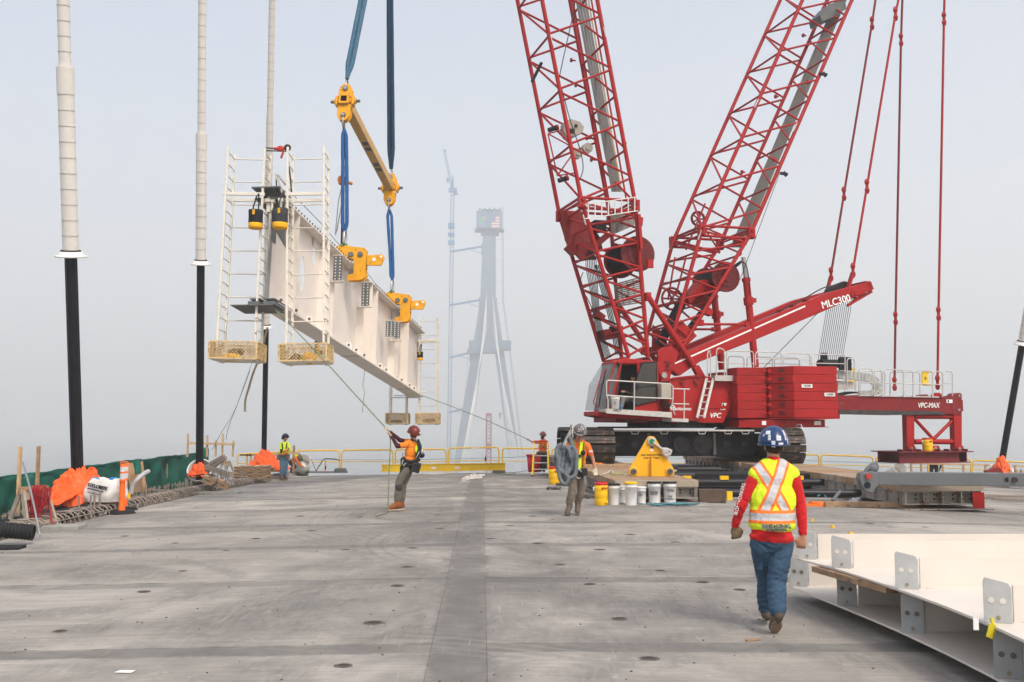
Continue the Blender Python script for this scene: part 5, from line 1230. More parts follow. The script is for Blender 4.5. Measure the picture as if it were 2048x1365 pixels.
for u, dz in ((-8.28, .16), (-8.1, .19), (-7.9, .19), (-7.76, .1), (-8.0, -.03), (-8.2, -.1)):
    b = MB(); b.path([rl_(ue(u, y, dz+R.uniform(-.008, .008))) for y in [13+1.5*k for k in range(22)]], .012, 5); obj('long_bar', b, rebar, rc)
for px, n_ in ((200, 2), (222, 3), (317, 3), (391, 2), (402, 3), (462, 3), (505, 3), (546, 2)):    # starter bars
    Yv = 10.
    for _ in range(40): Yv = -bx(-7.9, Yv)*F/(1024-px)
    for k in range(n_):
        p = rl_(ue(-7.95+R.uniform(-.15, .12), Yv+k*.2)); rod('starter_bar', p-V((0, 0, .1)), p+V((0, 0, .40+R.uniform(0, .12))), .02, rebar, rc, 6)
# timber ledger with rows of anchor studs
lg = T('ledger_formwork', 'low timber ledger with a row of upright anchor studs in front of the green netting', 'formwork', ue(-9.0, 14))
def ll(p): return V(p) - lg.location
for a_, c in ((12, 17.2), (17.25, 22.4), (22.45, 27.6), (27.65, 32.8), (32.85, 38)):
    b = MB(); b.beam(ll(ue(-9.0, a_, .02)), ll(ue(-9.0, c, .02)), .22, .05); obj('plank', b, wood, lg)
    b = MB(); b.beam(ll(ue(-8.88, a_+.1, -.25)), ll(ue(-8.88, a_+.1, -.0)), .1, .14); b.beam(ll(ue(-8.88, (a_+c)/2, -.35)), ll(ue(-8.88, (a_+c)/2, -.0)), .1, .1); split('post', b, wood, lg)
b0 = MB(); b0.tube((0, 0, -.35), (0, 0, .26), .014, n=6); b0.box((0, 0, .2), (.05, .05, .035)); b0.box((0, 0, .06), (.06, .06, .03)); stm = b0.mesh('anchor_stud', rebar)
Yv = 12.4; k = 0
while Yv < 40 and k < 150:
    o = obj('anchor_stud', stm, None, lg); o.location = ll(ue(-9.0+R.uniform(-.06, .06), Yv, R.uniform(-.03, .03))); o.rotation_euler = (R.uniform(-.06, .06), R.uniform(-.06, .06), 0); Yv += R.choice((.12, .12, .2, .3)); k += 1
# green debris netting on posts
nf = T('netting_fence', 'torn dark green debris netting hung along the left edge of the deck', 'netting fence', ue(-10.6, 15))
def nl(p): return V(p) - nf.location
b = MB()
def net(i, j):
    Y = 12 + 26.6*i; h = 1.14 + .015*sin(Y*1.7) + .012*sin(Y*5.1) + .019*(Y-20)
    fold = .08*sin(Y*4.3+sin(Y))*(.3+.7*(1-j)) + .14*mnoise.noise(V((Y*1.1, j*2, 0))) + .03*mnoise.noise(V((Y*5, j*1.5, 3)))
    return nl(ue(-10.6+fold, Y, -.42 + (h)*j))
b.grid(net, 300, 14); o = obj('netting', b, gnet, nf, solid=.008)
b = MB(); b.grid(lambda i, j: nl(ue(-10.56+.04*sin(12+26.6*i), 12+26.6*i, .70+.015*sin((12+26.6*i)*1.7)+.019*((12+26.6*i)-20) + .06*j + .03*mnoise.noise(V((i*40, j*3, 1))))), 260, 3); obj('rolled_hem', b, gnet, nf, solid=.03)
for Yv in (14.2, 17.4, 20.6, 23.6, 26.4, 29.2, 32, 35): b = MB(); b.beam(nl(ue(-10.72, Yv, -.5)), nl(ue(-10.72, Yv, .8)), .09, .09); obj('post', b, woodg, nf)
b = MB(); b.tube(nl(ue(-10.4, 38.7, -.5)), nl(ue(-10.4, 38.7, 1.25)), .14, n=14); b.ell(nl(ue(-10.4, 38.7, 1.25)), (.14, .14, .06)); obj('netting_roll', b, gnet, nf)
b = MB()
for (px, py, w_, h) in ((8, 968, .5, .5), (60, 985, .3, .35), (300, 945, .5, .3)):
    pass
# stakes standing behind the netting
for px, y0, y1, Yv, lab in ((38, 894, 960, 21, 'light timber stake standing behind the netting at the far left'), (75, 893, 955, 21.6, 'darker timber stake standing behind the netting, right of the light one')):
    p = at(px, y1, Yv); q = at(px, y0, Yv); b = MB(); b.beam((0, 0, -.8), (0, 0, q.z-p.z), .05, .09, V((0, 1, 0))); o = obj('timber_stake', b, woodn if px < 50 else wood); o.location = p; tag(o, lab, 'stake', 'timber stakes')
# guard rail of stakes and a board
gr = T('timber_guardrail', 'guard rail of thin timber stakes and one board behind the middle stay cable', 'guard rail', at(420, 915, 34))
def gl(px, py, Y=34): return at(px, py, Y) - gr.location
for px, y0, x2 in ((376, 868, 375), (415, 871, 414), (432, 881, 431), (446, 868, 444), (467, 882, 465)):
    b = MB(); b.beam(gl(x2, 914), gl(px, y0), .07, .05); obj('stake', b, woodn, gr)
b = MB(); b.beam(gl(377, 887, 33.9), gl(470, 889, 33.9), .05, .07); obj('board', b, woodn, gr)
# anchor pots with tarpaulins round the foot of the cables
def tarp(name, label, c, r, h, seed, mat=otarp, sx=1., sy=1., skirt=.5, rot=0):
    b = MB(); n = 72; m = 30
    def fn(i, j):
        a = 2*pi*i; t = j
        rad = (.16 + (1-.16)*t**.8); z = (1-t)**1.15*h
        q = V((cos(a)*3, sin(a)*3, t*3+seed))
        f = 1 + .26*mnoise.noise(q*.7) + .13*mnoise.noise(q*1.9)*t + .06*sin(a*9+seed*3+5*t)*t
        zz = z + .20*h*mnoise.noise(q*1.3+V((9, 0, 0))) * (.3+.7*t) + .05*sin(a*7+seed)*t
        return V((cos(a+rot)*rad*r*f*sx, sin(a+rot)*rad*r*f*sy, zz))
    b.grid(fn, n, m); 
    vs = []
    for v in b.v:
        p = V(v); q = p*7+V((seed, 0, 0)); d = abs(mnoise.noise(q*.7))*.14 + abs(mnoise.noise(q*1.7))*.07 + abs(mnoise.noise(q*4))*.02; vs.append(tuple(p + V((p.x, p.y, .3)).normalized()*(d-.05)))
    b.v = vs; o = obj(name, b, mat, solid=.006); o.location = c; return tag(o, label, 'tarp', 'orange tarps round the cable anchors')
def pot(px, py, Y, r, tilt, label, h=.7):
    c = at(px, py, Y); o = T('anchor_pipe', label, 'anchor pipe', c, 0, 'white anchor pipes at the deck edge'); o.rotation_euler = (radians(tilt), radians(4), 0)
    b = MB(); b.lathe([(r*.93, -h), (r, -h), (r, 0), (r*1.04, 0), (r*1.04, .03), (r*.93, .03), (r*.93, -h)], 36, cap=False); obj('pipe_wall', b, hdpew, o); return o
pot(151, 990, 23.2, .48, 30, 'white anchor pipe under the biggest orange tarp')
tarp('orange_tarp', 'biggest orange tarp, heaped round the thickest stay cable and draping left', at(152, 990, 23.0) + V((.05, -.1, -.2)), .66, .78, 1.3, sx=1.15)
# draped tail to the left of the first tarp
b = MB()
def tail(i, j):
    p = lerp(at(122, 955, 22.7), at(165, 985, 22.6), i); q = lerp(at(85, 1000, 21.4), at(112, 1012, 21.4), i); r_ = lerp(p, q, j)
    return r_ + V((.04*mnoise.noise(V((i*7, j*4, 1))), .12*mnoise.noise(V((i*5, j*5, 2))), .05*mnoise.noise(V((i*8, j*3, 5)))))-at(122, 955, 22.7)
b.grid(tail, 24, 24); o = obj('orange_tarp', b, otarp, solid=.006); o.location = at(122, 955, 22.7); tag(o, 'flat tail of orange tarp stretched down to the left of the biggest heap', 'tarp', 'orange tarps round the cable anchors')
b = MB()
def flap(i, j):
    p = lerp(at(168, 945, 23.3), at(192, 938, 23.4), i); q = lerp(at(172, 985, 22.8), at(204, 965, 23), i); r_ = lerp(p, q, j)
    return r_ + V((.05*mnoise.noise(V((i*5, j*4, 11))), .15*mnoise.noise(V((i*4, j*4, 2))), .08*sin(pi*i)))-at(168, 945, 23.3)
b.grid(flap, 20, 20); o = obj('orange_tarp', b, otarp, solid=.006); o.location = at(168, 945, 23.3); tag(o, 'raised orange tarp flap behind the white bulk bag', 'tarp', 'orange tarps round the cable anchors')
pot(399, 941, 31.8, .38, 62, 'white anchor pipe end tilted towards the deck, stuffed with orange tarp', 1.0)
tarp('orange_tarp', 'small orange tarp stuffed into the tilted white pipe behind the sawhorse', at(399, 946, 31.7) + V((0, -.1, -.1)), .34, .40, 4.7, sy=.5)
tarp('orange_tarp', 'wide orange tarp heap round the thinnest stay cable, left of the yellow shirted worker', at(527, 931, 40.2) + V((.1, -.2, -.15)), .78, .72, 8.1, sx=.9)
tarp('orange_tarp', 'flat orange tarp lying right of the heap at the thinnest stay cable', at(550, 938, 39.6), .5, .22, 12.1, sx=1.1)
pot(2003, 938, 40.0, .42, 20, 'white anchor pipe at the foot of the right stay cable')
tarp('orange_tarp', 'orange tarp wrapped round the foot of the slanting right stay cable', at(2003, 948, 39.7) + V((0, 0, -.05)), .42, .72, 15.2)
b = MB(); p = at(1983, 944, 39.5); b.box((0, 0, 0), (.5, .3, .22), Matrix.Rotation(-.3, 3, 'Y')); b.tube((.2, 0, 0), (.5, 0, .15), .08); o = obj('hydraulic_jack', b, redd, bev=.03); o.location = p; tag(o, 'small red jack lying beside the right orange tarp', 'jack')
# large white stay pipe ends beyond the left worker
def pipe_end(px, py, Y, r, label):
    o = T('pipe_end', label, 'pipe', at(px, py, Y), 0, 'open white pipe ends by the far railing'); o.rotation_euler = (radians(58), radians(6), radians(12))
    b = MB(); b.lathe([(r*.94, -1.0), (r, -1.0), (r, 0), (r*.94, 0), (r*.94, -1.0)], 40, cap=False); obj('pipe_wall', b, hdpew, o)
    b = MB(); b.lathe([(0, -.5), (r*.9, -.5), (r*.9, -.47), (r*.45, -.46), (r*.45, -.4), (0, -.4)], 30); obj('inner_plug', b, hdpe, o)
    b = MB(); b.tube((0, 0, -1.6), (0, 0, -1.0), r*.62, n=24); obj('neck', b, hdpe, o)
pipe_end(607, 921, 43.5, .32, 'open white pipe end beside the crouching worker at the left'); pipe_end(1801, 936, 43, .33, 'open white pipe end behind the grey beam at the right')
# ------------------------------------------------------------------ sawhorses
def sawhorse(px, py, s, rz, label, Y=None):
    c = G(px, py); o = T('sawhorse', label, 'sawhorse', c, rz, 'timber sawhorses')
    W_, H_, L_ = .66*s, .70*s, .56*s
    b = MB(); b.beam((-L_/2, 0, H_), (L_/2, 0, H_), .10*s, .14*s); obj('top_beam', b, wood if s > .9 else woodg, o, bev=.006)
    b = MB(); b.beam((-L_/2+.02, -.07, H_-.1), (L_/2-.02, -.07, H_-.1), .03, .14*s); obj('gusset', b, woodg, o)
    for x in (-L_*.42, L_*.42):
        for y in (-1, 1): b = MB(); b.beam((x*1.25, y*W_*.5, 0), (x, y*.04, H_-.02), .10*s, .045*s, V((1, 0, 0))); obj('leg', b, woodg, o, bev=.005)
    b = MB(); b.beam((-L_*.5, -W_*.47, .11), (L_*.5, -W_*.47, .11), .04, .10); obj('stretcher', b, woodg, o)
    b = MB(); b.beam((L_*.5, -W_*.5, .12), (L_*.5, W_*.5, .12), .04, .09); b.beam((-L_*.5, -W_*.5, .12), (-L_*.5, W_*.5, .12), .04, .09); obj('brace', b, woodg, o)
    return o
sh = sawhorse(64, 1056, 1.0, radians(58), 'near timber sawhorse draped with red rope at the left edge')
c = sh.location.copy()
hang('steel_rod', 'long thin steel rod leaning against the near sawhorse', 'rod', [at(45, 924, 16.2), at(62, 985, 15.7), at(80, 1072, 15.2)], .016, steel)
b = MB()
for k in range(34):
    x0 = R.uniform(-.02, .2); w_ = R.uniform(.04, .13); h = R.uniform(.28, .6); y0 = R.uniform(-.16, -.02); pts = []
    for j in range(15):
        t = pi*j/14; pts.append(V((x0+w_*cos(t)+.012*sin(9*t+k), y0+.05*sin(t+k), .74 - h*sin(t)**.75 + .01*sin(7*t+k))))
    b.path(pts, .008, 5)
for k in range(8): x0 = -.02+.03*k; b.path([V((x0, -.14, .60)), V((x0+.01, -.1, .76)), V((x0+.01, .06, .79)), V((x0+.02, .16, .66)), V((x0+.02, .18, .4))], .009, 5)
for k in range(2): b.path([V((.3+.03*k, -.05, .72-.02*k)), V((.34, -.15, .45)), V((.42+.03*k, -.32, .15)), V((.55+.04*k, -.4, .01)), V((.8+.02*k, -.42, .012)), V((.9, -.3+.04*k, .012))], .009, 5)
o = obj('red_rope', b, redrope); o.location = c; o.rotation_euler = (0, 0, radians(8)); tag(o, 'tangled red rope hung over the near sawhorse', 'rope')
sh2 = sawhorse(452, 955, .95, radians(70), 'distant timber sawhorse frame standing in front of the tilted pipe')
b = MB(); b.beam(at(413, 935, 31), at(462, 950, 29.8), .1, .14); b.beam(at(418, 930, 31), at(448, 913, 30.2), .08, .1); b.beam(at(418, 940, 31), at(452, 916, 30.0), .06, .1); p = at(440, 940, 30.4); b.v = [tuple(V(v)-p) for v in b.v]; o = obj('timber_brace', b, woodg); o.location = p; tag(o, 'fallen weathered timber brace leaning on the distant sawhorse', 'timber')
# ------------------------------------------------------------------ corrugated pipes
def corr(p, q, r, label, pitch=.055):
    p, q = V(p), V(q); d = q-p; L_ = d.length; o = T('corrugated_pipe', label, 'pipe', p, 0, 'black corrugated pipes'); f_ = frame(d)
    n = int(L_/pitch); prof = []
    for k in range(n): prof += [(r*.92, k*pitch), (r*.92, k*pitch+pitch*.3), (r, k*pitch+pitch*.42), (r, k*pitch+pitch*.85)]
    prof += [(r*.86, n*pitch), (r*.86, 0.02), (r*.92, 0)]
    b = MB(); b.lathe(prof, 28, (0, 0, 0), f_, cap=False); obj('pipe_wall', b, rubber, o); return o
corr(at(-60, 1054, 16.0), at(70, 1066, 16.2), .128, 'black corrugated pipe end poking in at the left edge in front of the near sawhorse', .05)
corr(ue(-8.6, 18.6, .04), ue(-8.95, 22.4, .02), .15, 'black corrugated pipe lying left of the bulk bag, nearer the netting', .05); corr(ue(-8.35, 18.3, .05), ue(-8.45, 22.6, .1), .12, 'second slimmer black corrugated pipe lying against the rebar cage', .05)
b = MB(); b.box((0, 0, .025), (.55, .32, .05)); o = obj('rubber_pad', b, rubber, bev=.01); o.location = G(8, 1099); o.rotation_euler = (0, 0, .1); tag(o, 'flat black rubber pad at the left edge of the picture', 'pad')
# ------------------------------------------------------------------ bulk bag
bgm = M('bulk_bag_fabric', (.72, .71, .68), .7, var=.06, scale=4, bump=.35, bs=14)
c = at(208, 1003, 22.4)
o = T('bulk_bag', 'slumped white bulk bag with blue lifting loops and black print behind the orange post', 'bulk bag', c, radians(-14))
b = MB(); n = 64; m = 26
P0, P1 = at(168, 997, 20.0), at(240, 1000, 20.0)
def bagf(i, j):
    a = 2*pi*i; q = 2.6; ca_, sa_ = cos(a), sin(a); rr = (abs(ca_)**q + abs(sa_)**q)**(-1/q); z = j
    w = .37*(1-.22*z**2) + .05*sin(pi*z); fx = rr*ca_*w*1.12; fy = rr*sa_*w*.8
    nn = mnoise.noise(V((ca_*2.2, sa_*2.2, z*2.6)))*.10 + abs(mnoise.noise(V((ca_*5, sa_*5, z*6))))*.06
    return V((fx*(1+nn) + .10*z, fy*(1+nn), .50*z + .05*mnoise.noise(V((ca_*2, sa_*2, 7)))*z))
b.grid(bagf, n, m)
top = len(b.v); b.add([(0.1, 0, .43)] + [bagf(i/n, 1) for i in range(n)], [(0, i+1, (i+1) % n+1) for i in range(n)], True); obj('bag_body', b, bgm, o)
blue_t = M('blue_loop', (.03, .22, .52), .6)
for x, y, r_ in ((-.2, -.05, .3), (.27, -.05, -.3)):
    b = MB(); b.path([V((x-.11, y, .42)), V((x-.07, y, .50)), V((x+.05, y-.02, .51)), V((x+.12, y, .43))], .035, 6); obj('lifting_loop', b, blue_t, o)
d1 = V((1, 0, -.18)).normalized(); d2 = V((.16, .12, 1)).normalized()
text('print', 'STELCRETE', .10, (0.07, -.335, .34), d1, d2, letterk, o, bold=.004, ext=.012); text('print', 'STEEL FIBRES FOR CONCRETE', .03, (0.02, -.345, .27), d1, d2, letterk, o, ext=.012); text('print', 'www.stelcrete.com', .035, (-.02, -.355, .2), d1, d2, letterk, o, ext=.012)
# ------------------------------------------------------------------ delineator posts
def delineator(px, py, h, label, Y=None):
    c = G(px, py); o = T('delineator_post', label, 'delineator post', c, 0, 'orange delineator posts'); r = .062
    b = MB(); b.lathe([(0, 0), (.30, 0), (.31, .02), (.27, .06), (.13, .075), (0, .075)], 8); obj('rubber_base', b, rubber, o)
    b = MB(); b.lathe([(r*1.15, .07), (r*1.12, .14), (r*1.0, .16), (r*.98, .6), (r*.96, h*.62), (r*1.05, h*.625), (r*1.05, h*.65), (r*.92, h*.655), (r*.92, h*.78), (r*1.02, h*.785), (r*1.02, h*.80), (r*.92, h*.805), (r*.9, h*.92), (r*.7, h*.94), (r*.6, h*.95)], 24); obj('tube', b, orangep, o)
    for z0, z1 in ((.665, .775), (.81, .90)): b = MB(); b.lathe([(r*.955, h*z0), (r*.955, h*z1)], 24, cap=False); obj('reflective_band', b, refl, o)
    b = MB(); b.path([V((-.05, 0, h*.94)), V((-.055, 0, h*.985)), V((-.04, 0, h)), V((.04, 0, h)), V((.055, 0, h*.985)), V((.05, 0, h*.94))], .012, 6); b.bb((-.055, -.015, h*.93), (.055, .015, h*.955)); obj('handle', b, orangep, o)
    return o
delineator(243, 1028, 1.12, 'front orange delineator post with silver bands, standing on a black base'); d2_ = delineator(248.5, 1021, 1.09, 'second orange delineator post half hidden behind the front one')
# ------------------------------------------------------------------ plywood, hose, pallets, blocks, posts along the edge
def loose(name, label, cat, b, mat, c, rz=0, bev=0, group=None):
    o = obj(name, b, mat, bev=bev); o.location = c; o.rotation_euler = (0, 0, rz); return tag(o, label, cat, group)
def sheet(pts, Y, th, name, label, mat):
    P_ = [at(*p) if len(p) == 3 else at(p[0], p[1], Y) for p in pts]; o_ = P_[0]; b = MB(); b.prism([p - o_ for p in P_], (0, th, 0)); return loose(name, label, 'plywood', b, mat, o_, group='leaning plywood offcuts')
sheet([(251, 927), (270, 925), (292, 985), (262, 984)], 25.2, .02, 'plywood_offcut', 'orange plywood offcut leaning just right of the delineator posts', ply)
sheet([(280, 926), (285, 922), (293, 978), (286, 975)], 25.0, .02, 'plywood_offcut', 'narrow plywood strip leaning beside the wider offcut', ply)
b = MB(); b.grid(lambda i, j: lerp(lerp(V((0, 0, 0)), at(279, 919, 24.9)-at(264, 924, 24.9), i), lerp(at(270, 950, 24.8), at(282, 946, 24.8), i)-at(264, 924, 24.9), j)+V((0, .05*sin(6*i+3*j), 0)), 10, 10); o = obj('netting_scrap', b, gnet, solid=.01); o.location = at(264, 924, 24.9); tag(o, 'scrap of green netting folded over the plywood offcuts', 'netting')
hang('conduit', 'bent pale grey conduit curving up out of the formwork', 'conduit', [at(262, 988, 24), at(266, 972, 24), at(276, 958, 24), at(288, 948, 24.2), at(297, 943, 24.4)], .055, M('grey_conduit', (.42, .42, .43), .4))
b = MB(); b.box((0, 0, 0), (.05, .04, .12)); loose('yellow_tool', 'small yellow tool body caught between the ledger studs', 'tool', b, ycool, at(258, 992, 22.0))
hang('cable', 'black cable looping between the pallets and the ledger', 'cable', [at(386, 952, 31), at(410, 949, 30.5), at(428, 953, 30), at(433, 966, 29), at(425, 972, 28.6)], .02, hoseb)
def pallet_stack(px, py, n, w_, label, tilt=0, rz=0, Y=None, dz=0):
    c = at(px, py, Y) if Y else G(px, py); o = T('pallet_stack', label, 'pallets', c, rz, 'stacked timber at the left edge'); o.rotation_euler = (0, radians(tilt), rz)
    for k in range(n):
        z = k*.115
        for j in range(3): brick('bearer', (0, -w_*.4+j*w_*.4, z+.04), (w_*1.0, .09, .07), wood, o)
        for j in range(4): brick('board', (-w_*.4+j*w_*.27+R.uniform(-.03, .03), 0, z+.09), (w_*.17, w_*.95, .025), woodn if (k+j) % 2 else woodg, o)
    return o
pallet_stack(505, 957, 4, 1.15, 'taller stack of worn pallets behind the rebar cage', 0, .1, 36, 0); pallet_stack(537, 944, 2, .7, 'lower pallet stack just left of the yellow shirted worker', 0, -.1, 39.5)
pallet_stack(430, 972, 2, .8, 'small tilted heap of pallet timber below the stuffed pipe', 18, .25, 29.5)
for px, py, l_, lab in ((375, 985, 1.0, 'loose yellowish board lying on the formwork shelf'), (395, 975, 1.2, 'loose board lying below the tilted pallet timber'), (408, 990, .7, 'short board near the rebar starter bars')):
    p = G(px, py); b = MB(); b.box((0, 0, 0), (l_, .22, .03), Matrix.Rotation(.05, 3, 'Y')); loose('board', lab, 'board', b, woodg, p + V((-.9, 0, -.1)), R.uniform(0, .5), group='loose boards')
for px, py, w_, lab in ((100, 1062, .9, 'low concrete test slab lying beside the near sawhorse'), (425, 990, 1.3, 'low flat concrete slab edge on the deck below the pallets'), (574, 957, 1.6, 'thin concrete slab edge behind the yellow shirted worker')):
    p = G(px, py); b = MB(); b.box((0, 0, .03), (w_, .5, .07 if w_ > 1 else .09)); o = loose('concrete_slab', lab, 'slab', b, concg, p + V((0, .3, 0)), .06, .012, group='low concrete slabs')
b = MB(); b.beam((0, 0, 0), (0, 0, 1.15), .09, .09); loose('timber_post', 'single brown timber post standing right beside the yellow shirted worker', 'post', b, wood, at(587, 943, 42.8) - V((0, 0, .05)))
b = MB(); b.box((0, 0, .02), (1.1, .3, .04)); b.box((.2, 0, .05), (.6, .1, .03)); loose('scrap_timber', 'flat scrap timber lying on the deck at the worker\'s feet', 'timber', b, woodg, G(545, 962), .1)
b = MB(); b.beam((0, 0, 0), (.02, 0, .5), .05, .04); b.cur = 1; b.box((.02, -.03, .2), (.06, .02, .14)); p = at(650, 945, 43.6); loose('marker_stake', 'short orange and white marker stake by the far railing', 'stake', b, [orangep, letterk], p)
b = MB(); b.box((0, 0, .03), (1.7, .4, .06)); loose('steel_sheet', 'dark flat plate under the far railing near the white pipe end', 'plate', b, dgrey, at(632, 946, 44.0))
hang('cable', 'black cable sagging from the first railing panel to the deck', 'cable', [at(632, 943, 43.8), at(640, 930, 43.9), at(648, 919, 44), at(660, 918, 44), at(672, 919, 44), at(680, 922, 44)], .02, hoseb)
hang('timber_prop', 'thin diagonal timber prop beside the white pipe end', 'prop', [at(622, 918, 43.6), at(627, 930, 43.6), at(632, 944, 43.6)], .02, wood)
# timber frames beyond the corners
def tframe(pts, Y, label, th=.07):
    o_ = at(pts[0][0][0], pts[0][0][1], Y); o = T('batten_framework', label, 'timber frame', o_)
    for a_, c in pts: b = MB(); b.beam(at(*a_, Y)-o_, at(*c, Y)-o_, th, th); obj('batten', b, woodn, o)
tframe([((480, 910), (600, 907)), ((494, 908), (494, 932)), ((502, 908), (501, 925)), ((548, 910), (548, 932)), ((480, 911), (562, 912))], 42.5, 'new timber frame behind the orange tarp heap at the left')
tframe([((1822, 927), (1985, 931)), ((1822, 927), (1823, 950)), ((1842, 928), (1843, 950)), ((1885, 929), (1886, 950)), ((1927, 930), (1928, 950)), ((1971, 930), (1972, 950)), ((2026, 932), (2060, 934)), ((2030, 932), (2031, 945))], 42, 'new timber frame behind the grey beam at the right')
# ------------------------------------------------------------------ yellow railing panels
def rail_panel(x0, x1, yt0, yt1, yb0, yb1, Y0, Y1, k, extra=''):
    a_, c, e, f_ = at(x0, yt0, Y0), at(x1, yt1, Y1), at(x1, yb1, Y1), at(x0, yb0, Y0); o = T('yellow_railing', extra, 'railing', f_, 0, 'yellow railing panels across the end of the deck'); L0 = V(f_)
    a_, c, e, f_ = [p-L0 for p in (a_, c, e, f_)]; rx = (c-a_).normalized()*.16; rz = V((0, 0, .16)); b = MB()
    b.path([f_, a_-rz, a_-rz*.45+rx*.12, a_+rx*.45-rz*.08, a_+rx, c-rx, c-rx*.45-rz*.08, c-rz*.45-rx*.12, c-rz, e], .034, 8); obj('frame_tube', b, yrail, o)
    b = MB(); b.tube(lerp(f_, a_, .47), lerp(e, c, .47), .02, n=8); obj('mid_rail', b, yrail, o)
    return o
panels = [(461, 475, 590, 909, 903, 943, 943, 43.5, 44.4), (0, 592, 679, 902, 901, 944, 944, 44.6, 44.6), (1, 683, 786, 901, 900, 944, 944, 44.6, 44.6), (2, 791, 892, 900, 899, 944, 945, 44.6, 44.6), (3, 897, 998, 897, 895, 945, 945, 44.6, 44.6), (4, 1005, 1098, 897, 898, 945, 945, 44.6, 44.6),
          (5, 1104, 1200, 898, 900, 945, 945, 44.6, 44.6), (6, 1205, 1300, 905, 907, 946, 946, 44.6, 44.6), (7, 1306, 1395, 907, 907, 946, 946, 44.6, 44.6), (8, 1400, 1500, 907, 908, 946, 946, 44.6, 44.6), (9, 1505, 1638, 908, 910, 946, 947, 44.6, 44.4), (10, 1642, 1746, 910, 914, 947, 949, 44.4, 44.2),
          (11, 1752, 1856, 914, 917, 949, 952, 44.2, 43.8), (12, 1860, 1942, 916, 919, 952, 955, 43.8, 43.4), (13, 1945, 2080, 921, 926, 955, 960, 43.4, 42.6)]
labs = ['yellow railing panel angled behind the orange tarp heap at the left', 'first full yellow railing panel, right of the yellow shirted worker', 'yellow railing panel left of the rope puller', 'yellow railing panel behind the rope puller', 'yellow railing panel with a tag in front of the distant red mast', 'yellow railing panel left of the red bin',
        'yellow railing panel behind the stepladder', 'yellow railing panel seen under the crane between its tracks, leftmost', 'yellow railing panel seen under the crane between its tracks, middle', 'yellow railing panel seen under the crane beside the right track', 'yellow railing panel just right of the crane tracks', 'yellow railing panel between the right track and the hanging red foot',
        'yellow railing panel left of the hanging red foot', 'yellow railing panel under the hanging red foot', 'yellow railing panel at the right edge behind the orange tarp']
for p, l in zip(panels, labs): rail_panel(*p[1:9], p[0], l)
b = MB(); b.box((0, 0, 0), (.32, .01, .09)); p = at(950, 897, 44.5); loose('pale_tag', 'small pale tag strapped to the top of a yellow railing panel', 'tag', b, cream, p)
b = MB(); b.box((0, 0, 0), (.07, .07, .14)); b.tube((0, 0, .07), (.02, 0, .16), .02); loose('lanyard_hook', 'small black hook hanging on the mid rail near the red mast', 'hook', b, rubber, at(971, 919, 44.5))
for x, l in ((681, 'grey concrete foot holding two railing posts, left one'), (998, 'grey concrete foot holding two railing posts, near the yellow beam end')):
    b = MB(); b.prism([(-.32, -.15, 0), (.32, -.15, 0), (.22, -.15, .2), (-.22, -.15, .2)], (0, .3, 0)); loose('concrete_foot', l, 'railing foot', b, dgrey, G(x, 946.5) if False else at(x, 946, 44.4), 0, .02)
hang('safety_wire', 'thin blue safety wire strung across the deck behind the railing', 'wire', [at(600, 920, 44.9), at(800, 920, 44.9), at(1000, 916, 44.9), at(1100, 914, 44.9), at(1500, 919, 44.9), at(1800, 928, 44.5)], .010, ropeblue)
# yellow I beam lying in front of the railing
yb0, yb1 = at(763, 944.5, 41.8), at(1009, 942, 43.6)
o = T('yellow_beam', 'long low yellow steel I beam lying on the deck in front of the railing', 'steel beam', yb0, atan2(yb1.y-yb0.y, yb1.x-yb0.x)); L_ = (yb1-yb0).length
b = MB(); b.bb((0, -.13, .28), (L_, .13, .31)); obj('flange', b, ybeam, o); b = MB(); b.bb((0, -.13, 0), (L_, .13, .02)); obj('flange', b, ybeam, o); b = MB(); b.bb((0, -.1, .021), (L_, -.085, .279)); obj('web', b, ybeam, o)
for f_ in (.41, .60): 
    b = MB(); cx_ = L_*f_; b.box((cx_, -.105, .14), (.14, .006, .09)); b.tube((cx_-.07, -.108, .14), (cx_-.07, -.102, .14), .045, n=16); b.tube((cx_+.07, -.108, .14), (cx_+.07, -.102, .14), .045, n=16); obj('slot_hole', b, hdpew, o)
for f_ in (.435, .0): b = MB(); b.bb((L_*f_, -.13, .02), (L_*f_+.012, -.1, .28)); obj('stiffener', b, ybeam, o)
def crumple(name, label, pts, w_, h, mat, seed, cat='sheeting'):
    P_ = [G(x, y) for x, y in pts]; o_ = P_[0].copy(); b = MB()
    def fn(i, j):
        s = i*(len(P_)-1); k = min(int(s), len(P_)-2); p = lerp(P_[k], P_[k+1], s-k); q = V((p.x*3, p.y*3, j*3+seed))
        return p - o_ + V((.1*mnoise.noise(q), (j-.5)*w_*(1+.5*mnoise.noise(V((i*6, seed, 0)))), .012 + h*max(0, .4+mnoise.noise(q*1.2))*sin(pi*j) + .25*h*abs(mnoise.noise(q*3))))
    b.grid(fn, 60, 14); o = obj(name, b, mat, solid=.008); o.location = o_; return tag(o, label, cat, 'crumpled white sheeting')
shm = M('dirty_sheeting', (.58, .54, .49), .7, var=.12, c2=(.42, .33, .26), amt=.35, s2=5)
crumple('plastic_sheeting', 'crumpled white sheeting heaped against the yellow beam', [(920, 944), (955, 941), (980, 942), (1010, 944)], .6, .30, shm, 1); crumple('plastic_sheeting', 'loose fold of dirty white sheeting lying nearer on the deck', [(922, 963), (940, 957), (955, 955), (968, 955)], 2.4, .13, shm, 3)
crumple('plastic_sheeting', 'long thin strip of sheeting trailing behind the rope puller', [(800, 951), (850, 950), (910, 947)], .8, .06, shm, 5)
